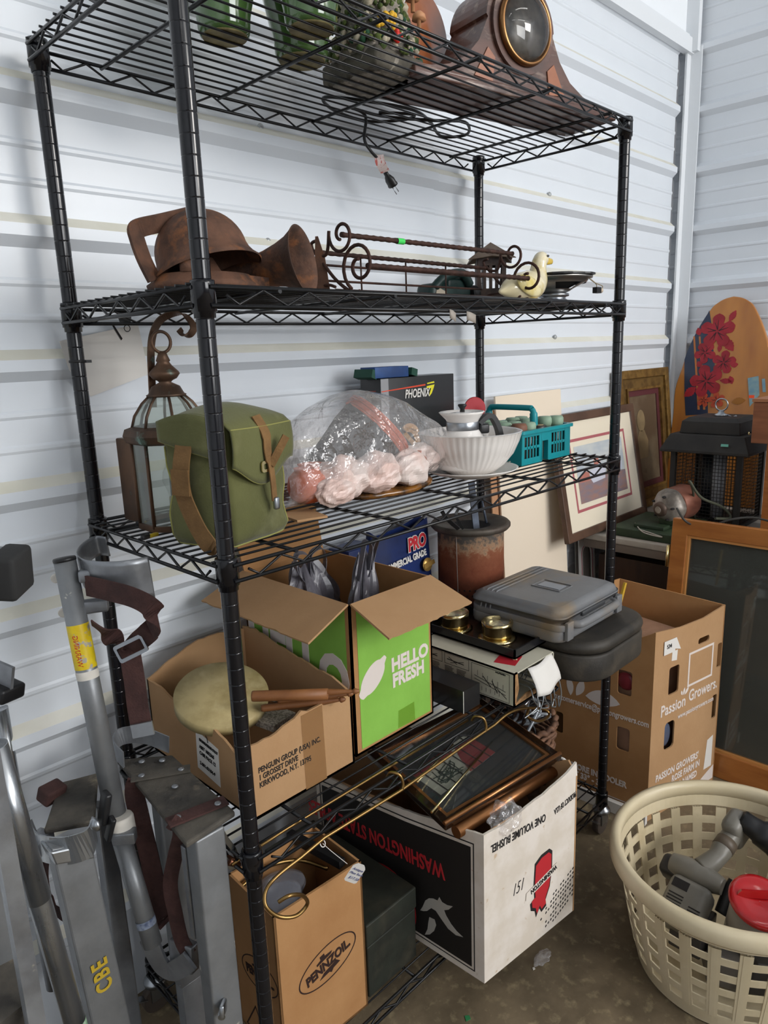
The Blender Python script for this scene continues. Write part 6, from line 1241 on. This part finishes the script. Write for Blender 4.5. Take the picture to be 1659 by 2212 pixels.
# ---- white and red arched thing under the table
p = at(1268, 1195, y=.44); T_ = frame(p, (.96, -.1, -.1), (.35, .1, 1)); t = thing('white_arched_panel', 'white plastic panel with red outlined arch leaning behind the black post at the right', 'panel', T=T_)
put('panel', holed(rc(-.05, -.14, .05, .06), [[(-.028, -.13), (.028, -.13)]+circ(.028, 12, 0, 0, a0=0, a1=PI, end=True)], Mx.Identity(4), .004), m_white, t)
put('red_arch_line', MB().ring([(-.036, -.13), (.036, -.13)][::1]+circ(.036, 12, 0, .0, a0=0, a1=PI, end=True), [(-.033, -.13), (.033, -.13)]+circ(.033, 12, 0, 0, a0=0, a1=PI, end=True), Mx.Translation((0, 0, .0006)), .0004), M('arch_red', H('#b03048'), rough=.5), t)
put('grey_back', MB().prism(rc(-.045, -.135, .045, .05), Mx.Translation((0, 0, -.02)), .003), M('grey_back', H('#8c857d'), rough=.6), t); put('top_ledge', MB().box((0, .056, -.012), (.105, .010, .03)), m_white, t)
# ---- window sash
WT = frame((1.668, .072, 0), (0, -1, 0), (.080, 0, .825)); whh = math.hypot(.08, .825); WWd = .80
t = thing('wooden_window_sash', 'honey oak glazed window sash standing on the floor against the folding table', 'window sash', T=WT)
m_oak = M('honey_oak', H('#b5753a'), H('#965a2a'), scale=5, rough=.35, coat=.3, stretch=(1, 5, 1), mix=(.3, .7))
put('sash_frame', MB().ring(rc(0, 0, WWd, whh), rc(.052, .085, WWd-.052, whh-.052), Mx.Translation((0, 0, 0)), .030), m_oak, t, bev=.003)
put('glazing_bead', MB().ring(rc(.050, .083, WWd-.050, whh-.050), rc(.060, .093, WWd-.06, whh-.060), Mx.Translation((0, 0, -.004)), .018), M('light_oak_bead', H('#c4884c'), rough=.4), t)
put('pane', MB().prism(rc(.055, .088, WWd-.055, whh-.055), Mx.Translation((0, 0, -.014)), .003), film('dusty_pane', (.75, .77, .74), .04, .10, (.35, .36, .34)), t)
put('hinge', MB().box((-.003, .700, -.006), (.006, .075, .014)).cyl((-.007, .664, .002), (-.007, .736, .002), .004, seg=10), m_brass, t)
put('sheet_behind', MB().mm((.03, .06, -.034), (WWd-.03, whh-.03, -.031)), M('dark_screen', H('#4a4a44'), H('#403f3a'), scale=6, rough=.7), t)
# ================================================================== LAUNDRY BASKET
bx, by, BA, BB, BR, BHt = .960, -.430, .262, .246, -.25, .285
t = thing('laundry_basket', 'round beige plastic laundry basket with square lattice holes holding power tools on the floor', 'basket', (bx, by, 0), rz=BR)
m_bg = M('beige_plastic', H('#d0c2a4'), H('#c8b998'), scale=5, rough=.4, c3=H('#b09c78'), s3=7, m3=(.6, .75))
def rad(z): return .76+.22*(z/BHt)**.85
def bp_(a, z, o=0): k = rad(z); return V(((BA*k+o)*math.cos(a), (BB*k+o)*math.sin(a), z))
mb = MB(); NS = 26; th = .0026
def band(z0, z1, o=0, th=.0028, n=104):
    P = [];
    for k in range(n):
        a = 2*PI*k/n
        for z, oo in ((z0, o), (z1, o), (z1, o-th), (z0, o-th)): P.append(bp_(a, z, oo))
    mb.add(P, [(k*4+j, k*4+(j+1) % 4, ((k+1) % n)*4+(j+1) % 4, ((k+1) % n)*4+j) for k in range(n) for j in range(4)], False)
band(.004, .040); band(.236, BHt-.006)
for z in (.070, .113, .156, .199): band(z-.0092, z+.0092)
put('lattice_bands', mb, m_bg, t)
mb = MB()
for k in range(NS):
    a0 = 2*PI*(k+.0)/NS; hw2 = 2*PI/NS*.22
    for j, o in ((-.72, .0008), (-.24, .0014), (.24, .0014), (.72, .0008)):
        P = []; n = 8
        for q in range(n+1):
            z = .036+(.232-.036)*q/n; aa = a0+hw2*j
            for da, oo in ((-hw2*.24, o), (hw2*.24, o), (hw2*.24, -.003), (-hw2*.24, -.003)): P.append(bp_(aa+da, z, oo))
        mb.add(P, [(q*4+j2, q*4+(j2+1) % 4, (q+1)*4+(j2+1) % 4, (q+1)*4+j2) for q in range(n) for j2 in range(4)])
put('lattice_uprights', mb, m_bg, t)
n = 96; rim = [bp_(2*PI*k/n, BHt, .006) for k in range(n)]
mb = MB(); cs = [(-.006, -.028), (.010, -.030), (.016, -.022), (.016, .0), (.010, .009), (.0, .011), (-.007, .006), (-.009, -.004)]
mb.add([bp_(2*PI*k/n, BHt, o)+V((0, 0, dz)) for k in range(n) for o, dz in cs], [(k*8+j, k*8+(j+1) % 8, ((k+1) % n)*8+(j+1) % 8, ((k+1) % n)*8+j) for k in range(n) for j in range(8)], True)
put('rolled_rim', mb, m_bg, t)
put('bottom', MB().add([bp_(2*PI*k/n, .006) for k in range(n)], [tuple(range(n))]), m_bg, t, solid=.003)
# ---- things in the basket
m_gt = M('grey_tool_plastic', H('#77736b'), H('#6c685f'), scale=8, rough=.38)
def blob(mb, pts, rs, seg=20): pts = [V(p) for p in pts]; sm = smoothpts(pts, 5); rr = []
def sweep(pts, rs, n=6, seg=20):
    sm = smoothpts(pts, n); m = len(pts)-1; rr = []
    for i in range(len(sm)): k = min(m-1, i//n); f = (i-k*n)/n; f = min(1, f); rr.append(rs[k]*(1-f)+rs[k+1]*f)
    return MB().tube(sm, rr, seg)
zt = .20
b0, b1, b2, b3 = at(1590, 1790, z=.25), at(1548, 1852, z=.215), at(1505, 1888, z=.185), at(1480, 1960, z=.14)
t = thing('grey_power_tool', 'grey handheld power tool with T shaped body lying in the laundry basket', 'power tool', b2)
put('neck', sweep([b0.lerp(b1, .2), b0.lerp(b1, .7), b1, b1.lerp(b2, .7)], [.022, .024, .021, .026]), m_gt, t, world=True)
hx_ = frame(b0, (b1-b0), (0, 0, 1)); put('head', MB().box((0, 0, 0), (.065, .085, .045), bev=.016), m_gt, t).matrix_basis = Mx.Translation(b0-b2) @ hx_.to_3x3().to_4x4()
put('dark_sleeve', MB().cyl(b0.lerp(b1, .45), b0.lerp(b1, .72), .0245), M('taupe_grip', H('#574c40'), rough=.5), t, world=True)
side = (at(1560, 1905, z=.18)-at(1450, 1850, z=.18)).normalized()
put('cross_body', sweep([b2-side*.060, b2-side*.03, b2, b2+side*.03, b2+side*.060], [.020, .027, .030, .027, .018]), m_gt, t, world=True)
mb_ = frame(b3, side, (b2-b3)); put('motor_body', MB().box((0, 0, 0), (.095, .115, .060), bev=.018), m_gt, t).matrix_basis = Mx.Translation(b3-b2) @ mb_.to_3x3().to_4x4()
v_ = put('vents', MB(), m_ink, t); bpy.data.objects.remove(v_)
mb = MB()
for k in range(4): mb.box((-.018, -.012+.007*k, .0305), (.034, .0022, .002)).box((.028, -.024+.007*k, .0305), (.026, .0022, .002))
put('vent_slots', mb, m_ink, t).matrix_basis = Mx.Translation(b3-b2) @ mb_.to_3x3().to_4x4()
put('rating_label', MB().box((-.018, .034, .0305), (.036, .020, .0015)), m_ink, t).matrix_basis = Mx.Translation(b3-b2) @ mb_.to_3x3().to_4x4()
put('dark_nozzle', MB().box((0, 0, 0), (.07, .05, .055), bev=.014), M('charcoal_plastic', H('#2a2a2e'), rough=.4), t).matrix_basis = Mx.Translation(at(1462, 1880, z=.15)-b2) @ mb_.to_3x3().to_4x4()
d0, d1 = at(1598, 1765, z=.285), at(1665, 1815, z=.25)
t = thing('black_cordless_drill', 'black and olive cordless drill at the right rim of the laundry basket', 'drill', d1)
put('chuck', MB().lathe([(.016, 0), (.022, .006), (.024, .03), (.026, .045), (.030, .05), (.031, .085)], d0, d1-d0, 32, fn=lambda r, z, a: r*(1+.03*abs(math.sin(8*a))*(z > .04))), m_blk, t, world=True)
put('olive_body', MB().lathe([(.033, .086), (.036, .10), (.036, .18), (.030, .20)], d0, d1-d0, 32), M('olive_plastic', H('#55502c'), rough=.45), t, world=True)
rr_ = at(1640, 1952, z=.225)
t = thing('red_lidded_canister', 'canister with glossy red turned lid at the right of the laundry basket', 'canister', (rr_.x, rr_.y, .06))
put('red_lid', MB().lathe([(.060, .0), (.062, .004), (.060, .010), (.050, .014), (.030, .010), (.0005, .006)], rr_, (-.25, -.25, 1), 48, False), M('glossy_red', H('#b01a1e'), rough=.18, coat=.6), t, world=True)
fw_ = frame(rr_+V((0, 0, .012)), (.6, -.8, 0), (0, .2, 1)); put('red_fin', MB().prism([(-.050, 0), (.050, 0), (.036, .016), (-.036, .016)], fw_, .006), M('glossy_red_fin', H('#b01a1e'), rough=.18, coat=.6), t, world=True)
put('clear_cup', MB().lathe([(.040, -.13), (.045, -.12), (.052, -.01)], rr_, (-.25, -.25, 1), 36), M('grey_cup', H('#8c857c'), rough=.25), t, world=True)
g0, g1 = at(1590, 1905, z=.19), at(1560, 1975, z=.13)
tag(put('black_grip_handle', sweep([g0, g0.lerp(g1, .4), g1], [.016, .019, .017]), m_blk), 'black rubber grip handle between the grey tool and the red lid', 'handle')
for k, (a, b, z) in enumerate(((1470, 2010, .10), (1560, 2090, .06), (1640, 2110, .06))):
    p = at(a, b, z=z); p = V((bx, by, z)).lerp(p, .75); tag(put('boxed_part', MB().box(p, (.09, .07, .07), (.2*k, .1, .5*k), bev=.004), M('part_%d' % k, H(('#3f3c3a', '#6b6660', '#35322f')[k]), rough=.5)), ['dark boxed part low in the left of the laundry basket', 'grey boxed part low in the middle of the laundry basket', 'dark boxed part low in the right of the laundry basket'][k], 'part')
# ================================================================== STILTS
m_leg = M('painted_aluminium_leg', H('#8f9193'), H('#7f8183'), scale=8, rough=.45, metal=.6, bump=.1, rvar=.08, c3=H('#d3cdc4'), s3=11, m3=(.645, .66))
m_tread = M('dusty_tread', H('#57524a'), H('#3d3a36'), scale=12, rough=.9, bump=1, bscale=90, c3=H('#7a7060'), s3=16)
m_strap = M('brown_nylon_strap', H('#4a2f2b'), H('#3b2421'), scale=30, rough=.85, bump=.7, bscale=260, c3=H('#8a7a72'), s3=60, m3=(.70, .76))
def chan(mb, x, y, w_, d, z0, z1, bev=.004): mb.mm((x-w_/2, y-d/2, z0), (x+w_/2, y+d/2, z1), bev=bev)
t = thing('drywall_stilt', 'aluminium drywall stilt beside the rack with yellow sticker on its calf tube and brown straps', 'stilt', (-.06, .10, 0))
# calf tube
ca, cb, cc = at(140, 1212, x=-.125), at(255, 1785, x=-.125), at(330, 2040, x=-.118)
put('calf_tube', MB().cyl(ca, cb, .0172, seg=28).cyl(cb, cc, .0158, seg=24), m_leg, t, world=True)
dr = (ca-cb).normalized()
put('tube_cap', MB().lathe([(.0178, 0), (.0180, .004), (.0165, .006), (.0004, .0065)], ca, dr, 28), m_blk, t, world=True)
s0, s1 = at(160, 1345, x=-.125), at(182, 1440, x=-.125); q0 = ca+(cb-ca)*((s0-ca).dot(cb-ca)/(cb-ca).length_squared); q1 = ca+(cb-ca)*((s1-ca).dot(cb-ca)/(cb-ca).length_squared)
put('warning_sticker', MB().lathe([(.0175, 0), (.0175, (q1-q0).length)], q0, q1-q0, 30, False), M('worn_yellow_sticker', H('#d8b916'), H('#e3c81c'), scale=40, rough=.4, c3=H('#a9a49a'), s3=55, m3=(.56, .6)), t, world=True, label='worn yellow warning sticker with red print')
s2 = q1+(q1-q0).normalized()*.004; put('paint_ring', MB().lathe([(.0174, 0), (.0180, .004), (.0176, .010), (.0174, .014)], s2, q1-q0, 30, False), m_paint, t, world=True)
put('red_sticker_print', text_mb('WARNING', frame(q0.lerp(q1, .95)+V((-.0125, -.0125, 0)), (q0-q1), (.7, -.7, 0)) @ Mx.Translation((.004, -.004, .0005)), .012, .0002, .9), M('sticker_red', H('#c04a20'), rough=.6), t, world=True)
for a, b in ((122, 1248), (138, 1322)):
    p = at(a, b, x=-.13); put('bolt', MB().lathe([(.006, -.008), (.0075, -.006), (.0075, 0), (.004, .002), (.004, .02)], p, V((.7, .7, 0)), 12), m_paint, t, world=True)
# cuff
cz = .030; top = [at(a, b, z=1.088) for a, b in ((228, 1160), (205, 1158), (180, 1172), (166, 1192), (176, 1206), (205, 1212), (245, 1213), (285, 1209), (320, 1202))]
tp = smoothpts(top, 6); n_ = len(tp)
def cuff(u, v):
    i = min(n_-1, int(u*(n_-1)+.5)); p = tp[i]; h = .052+.028*max(0, u-.35); h *= (1 if u > .3 else .7+.1*u); return p+V((.004*v, .0, -h*v))
put('calf_cuff', MB().grid(cuff, 50, 8), m_alu, t, world=True, solid=.0022)
for b_y, sz in ((1243, .02), (1310, .022)):
    p = at(190, b_y, x=-.105); put('cuff_bracket', MB().box(p+V((.008, -.004, 0)), (.046, .018, sz), (0, 0, -.5), bev=.004), m_alu, t, world=True)
K = lambda a, b, x=-.095: at(a, b, x=x)
wz = V((0, 0, 1))
loop = smoothpts([K(185, 1265, -.112), K(230, 1275, -.10), K(285, 1290, -.085), K(325, 1312, -.07), K(338, 1340, -.062), K(322, 1365, -.062), K(300, 1385, -.066), K(283, 1405, -.07)], 6)
put('calf_strap', MB().strap(loop, [wz]*30+[V((-.5, .2, .8))]*20, .034, .0026), m_strap, t, world=True)
lp2 = smoothpts([K(198, 1345, -.112), K(225, 1365, -.10), K(250, 1382, -.085), K(268, 1398, -.074)], 6)
put('calf_strap_return', MB().strap(lp2, V((-.55, .1, .8)), .034, .0026), m_strap, t, world=True)
tail = smoothpts([K(276, 1385, -.072), K(284, 1430, -.072), K(292, 1480, -.073), K(298, 1530, -.075), K(307, 1572, -.077)], 6)
tl_ = put('strap_tail', MB().strap(tail, V((.75, -.66, 0)), .034, .0026), m_strap, t, world=True)
put('metal_tip', MB().strap([K(305, 1562, -.080), K(311, 1590, -.080)], V((.75, -.66, 0)), .035, .005), m_alu, tl_, world=True)
bk_ = K(282, 1402, -.082); TB = frame(bk_, (.72, -.62, .42), (0, .2, 1)); put('buckle', MB().ring(rrect(.050, .030, .004), rrect(.042, .018, .002), TB, .004), m_steel, t, world=True)
# foot plate
zp = .690
pc = [at(a, b, z=zp) for a, b in ((252, 1640), (372, 1630), (508, 1752), (402, 1822))]
put('foot_plate', MB().prism([(0, 0), (1, 0), (1, 1), (0, 1)], Mx.Identity(4), .001), m_tread, t).name = 'x'
bpy.data.objects.remove(bpy.data.objects['x'])
P = [p+V((0, 0, d)) for d in (0, -.010) for p in pc]
fp_ = put('foot_plate', MB().add(P, [(0, 1, 2, 3), (7, 6, 5, 4), (0, 4, 5, 1), (1, 5, 6, 2), (2, 6, 7, 3), (3, 7, 4, 0)]), m_tread, t, world=True, bev=.003)
def fpp(u, v, o=0): return pc[0].lerp(pc[1], u).lerp(pc[3].lerp(pc[2], u), v)+V((0, 0, o))
hc = smoothpts([fpp(.02, .12, .014), fpp(.0, -.02, .020), fpp(.25, -.14, .026), fpp(.65, -.15, .026), fpp(.98, -.02, .018)], 6)
put('heel_cup', MB().strap(hc, wz, .034, .0022), m_alu, t, world=True)
put('cross_strap', MB().strap([fpp(-.04, .80, .003), fpp(1.02, .86, .003)], (pc[3]-pc[0]), .026, .003), m_strap, t, world=True); put('cross_strap', MB().strap([fpp(-.04, .28, .003), fpp(1.02, .30, .003)], (pc[3]-pc[0]), .022, .003), m_tread, t, world=True)
for u, v in ((.15, .80), (.85, .86), (.15, .28), (.85, .30), (.35, .10), (.7, .12), (.5, .5)): put('rivet', MB().lathe([(.0058, 0), (.0052, .0022), (.002, .003), (.0004, .0025)], fpp(u, v, .004), (0, 0, 1), 18), m_alu, t, world=True)
# legs
mb = MB(); chan(mb, -.062, .030, .052, .034, .26, zp-.012); put('front_leg', mb, m_leg, t, world=True)
mb = MB(); chan(mb, -.062, .030, .044, .028, .03, .26, .002); lg = put('inner_front_leg', mb, m_alu, t, world=True)
for z in (.22, .17, .12): put('adjusting_hole', MB().sphere((-.085, .026, z), .006, 10, (.3, 1, 1.4)).sphere((-.058, .016, z), .006, 10, (1, .3, 1.4)), m_ink, lg, world=True)
mb = MB(); chan(mb, -.050, .165, .050, .034, .30, zp-.012); put('rear_leg', mb, m_leg, t, world=True)
mb = MB(); chan(mb, -.050, .165, .042, .028, .03, .30, .002); put('inner_rear_leg', mb, m_alu, t, world=True)
put('side_plate', MB().box((-.062, .060, .56), (.05, .014, .17), bev=.002), m_alu, t, world=True)
put('base_plate', MB().mm((-.10, -.03, .0), (-.01, .25, .03), bev=.006), m_blk, t, world=True)
wn = at(483, 2160, x=-.065); put('wing_nut', MB().cyl(wn, wn+V((-.02, -.025, 0)), .006).box(wn+V((-.012, -.018, .006)), (.026, .008, .020), (0, .3, .8), bev=.003), m_steel, t, world=True)
clp = at(262, 1782, x=-.125); put('tube_clamp', MB().lathe([(.021, -.014), (.022, -.010), (.022, .012), (.020, .016)], clp, dr, 24), m_paint, t, world=True); put('clamp_block', MB().box(clp+V((-.004, -.018, -.01)), (.036, .020, .020), (0, 0, -.7), bev=.002), m_alu, t, world=True)
br0, br1 = at(332, 2045, x=-.115), at(405, 2075, x=-.070); put('lower_bracket', MB().strap(smoothpts([at(322, 2030, x=-.118), at(345, 2080, x=-.11), at(370, 2098, x=-.10), at(410, 2075, x=-.085)], 5), (0, 0, 1), .034, .006).box(at(398, 2060, x=-.08), (.020, .05, .05), (0, .1, .3), bev=.003), m_alu, t, world=True)
put('blue_band', MB().lathe([(.0163, 0), (.0163, .012)], cc+(cb-cc).normalized()*.035, cb-cc, 24, False), M('blue_white_label', H('#8f98a8'), H('#4a5470'), scale=60, rough=.5), t, world=True)
# hanging foot straps
put('toe_strap', MB().strap(smoothpts([fpp(.02, .80, .004), at(390, 1795, z=.675), at(378, 1850, x=-.085), at(368, 1910, x=-.088), at(378, 1970, x=-.088), at(392, 2030, x=-.085), at(410, 2062, x=-.08)], 6), V((.75, -.66, 0)), .024, .0026), m_strap, t, world=True)
put('ankle_strap', MB().strap(smoothpts([fpp(.04, .30, .0), at(290, 1712, z=.67), at(303, 1770, x=-.095), at(320, 1840, x=-.09), at(338, 1920, x=-.088), at(350, 1975, x=-.086), at(362, 1992, x=-.084)], 6), V((.75, -.66, 0)), .032, .0030), m_strap, t, world=True)
put('dark_tread_pad', MB().box(at(405, 1935, x=-.03), (.010, .06, .10), (0, 0, .2)), m_tread, t, world=True)
# ---- second stilt
t = thing('drywall_stilt', 'aluminium drywall stilt at the far left with yellow letters painted on its front leg', 'stilt', (-.24, .15, 0))
xa = -.215
FEET = []
def legq(pts_top, pts_bot, x, d, nm, mt):
    (a0, b0), (a1, b1) = pts_top; (a2, b2), (a3, b3) = pts_bot
    A0, A1, A2, A3 = at(a0, b0, y=x), at(a1, b1, y=x), at(a2, b2, y=x), at(a3, b3, y=x)
    if nm != 'leg_collar': A2 = A0+(A2-A0)*((A0.z-.028)/(A0.z-A2.z)); A3 = A1+(A3-A1)*((A1.z-.028)/(A1.z-A3.z)); FEET.append((A2+A3)/2)
    D = V((0, d, 0)); P = [A0, A1, A3, A2, A0+D, A1+D, A3+D, A2+D]
    return put(nm, MB().add(P, [(0, 1, 2, 3), (7, 6, 5, 4), (0, 4, 5, 1), (1, 5, 6, 2), (2, 6, 7, 3), (3, 7, 4, 0)]), mt, t, world=True, bev=.003)
legq(((112, 1835), (198, 1822)), ((205, 2240), (290, 2240)), .165, .034, 'front_leg', m_leg)
legq(((208, 1745), (242, 1742)), ((272, 2240), (312, 2240)), .25, .030, 'rear_leg', m_alu)
legq(((108, 1842), (200, 1822)), ((120, 1870), (206, 1855)), .161, .042, 'leg_collar', m_alus)
legq(((-90, 1760), (-8, 1800)), ((10, 2240), (98, 2240)), .10, .030, 'cast_side_leg', m_leg)
cl0, cl1 = at(-12, 1610, y=.115), at(168, 2230, y=.115)
put('polished_tube', MB().cyl(cl0, cl1, .0155, seg=28), m_alus, t, world=True)
mid = cl0.lerp(cl1, .50); put('tube_sleeve', MB().cyl(cl0, mid, .0166, seg=28), m_alus, t, world=True)
clf = cl0+(cl1-cl0)*((cl0.z-.04)/(cl0.z-cl1.z)); put('polished_tube_foot', MB().cyl(cl1, clf, .0145, seg=24), m_alu, t, world=True); fx = [f.x for f in FEET]+[clf.x]; fy = [f.y for f in FEET]+[clf.y]; put('base_plate', MB().mm((min(fx)-.04, min(fy)-.03, 0), (max(fx)+.04, max(fy)+.04, .030), bev=.006), m_blk, t, world=True)
lowp = cl0.lerp(cl1, .955); put('green_label', MB().lathe([(.0160, 0), (.0160, .020)], lowp, cl1-cl0, 26, False), M('green_white_label', H('#b9c9b4'), H('#5f8f66'), scale=70, rough=.6), t, world=True)
u0, u1 = at(-2, 1530, x=-.20), at(52, 1855, x=-.20); put('calf_tube', MB().cyl(u0, u1, .0150, seg=24), m_alus, t, world=True)
v0, v1 = at(66, 1855, x=-.20), at(118, 2130, x=-.20); put('lower_tube', MB().cyl(v0, v1, .0150, seg=24), m_alu, t, world=True)
put('cuff_edge', MB().box(at(8, 1490, x=-.21), (.05, .05, .028), (.2, .1, .4), bev=.006), m_blk, t, world=True); put('cuff_plate', MB().box(at(6, 1462, x=-.21), (.006, .045, .05), (.2, .1, .4)), m_alu, t, world=True)
# letters as painted along the leg
la, lb = at(228, 2140, y=.1635), at(204, 2040, y=.1635); ug = (lb-la).normalized(); TL = frame(la, ug, -ug.cross(V((0, -1, 0)))); TL = frame(la, ug, V((0, -1, 0)).cross(ug))
put('painted_letters', text_mb('CBE', TL @ Mx.Translation((0, -.012, .0006)), .036, .0010, .85, space=1.25), M('yellow_paint_letters', H('#b89a28'), rough=.7), t, world=True)
zp2 = .675; pd = [at(a, b, z=zp2) for a, b in ((128, 1690), (212, 1668), (204, 1772), (94, 1792))]
P = [p+V((0, 0, d)) for d in (0, -.010) for p in pd]
put('foot_plate', MB().add(P, [(0, 1, 2, 3), (7, 6, 5, 4), (0, 4, 5, 1), (1, 5, 6, 2), (2, 6, 7, 3), (3, 7, 4, 0)]), m_tread, t, world=True, bev=.003)
hc = smoothpts([at(205, 1790, z=.672), at(190, 1822, z=.668), at(140, 1838, z=.662), at(90, 1832, z=.660), at(70, 1808, z=.664), at(76, 1790, z=.668)], 6)
put('heel_cup', MB().strap(hc, wz, .048, .0024), m_alus, t, world=True)
put('cup_bracket', MB().box(at(75, 1828, z=.645), (.055, .03, .026), (.0, 0, .4), bev=.002), m_alu, t, world=True)
put('foot_strap', MB().strap(smoothpts([at(100, 1820, x=-.185), at(96, 1880, x=-.18), at(105, 1930, x=-.175), at(122, 1968, x=-.17), at(158, 1985, x=-.165)], 6), [V((0, -1, .1))]*12+[V((0, -.5, .8))]*14, .030, .0026), m_strap, t, world=True)
put('strap_end', MB().box(at(112, 1712, z=.68), (.04, .03, .028), (.3, .1, .3), bev=.005), m_strap, t, world=True)
put('black_ratchet', MB().box(at(226, 1745, x=-.15), (.012, .022, .055), (0.1, .2, 0), bev=.004).box(at(238, 1790, x=-.15), (.008, .016, .045), (.3, .2, 0), bev=.003), m_blk, t, world=True)
put('bolt', MB().lathe([(.010, 0), (.009, .004), (.005, .007), (.0005, .008)], at(208, 1780, x=xa-.006), (-1, -.2, 0), 18), m_steel, t, world=True)
put('tread_sole', MB().box(at(8, 2190, y=.08), (.06, .07, .10), (.3, 0, .2)), m_tread, t, world=True)
# ---- cuff pad entering from the left
t = thing('padded_stilt_cuff', 'black foam padded aluminium cuff entering at the left edge of the photo', 'cuff', at(20, 1240, x=-.33))
ce = at(10, 1242, x=-.33)
ce = at(24, 1236, x=-.30); put('foam_pad', MB().box(ce, (.030, .050, .052), (.10, .10, -.75), bev=.006), M('black_foam', H('#252525'), rough=.8, bump=.4), t, world=True)
put('metal_back', MB().box(ce-CR*.022+V((0, 0, -.004)), (.024, .046, .056), (.10, .10, -.75), bev=.005), m_alu, t, world=True)
put('support_bar', MB().box(ce-CR*.06+V((0, 0, -.60)), (.02, .02, 1.22)), m_alu, t, world=True)
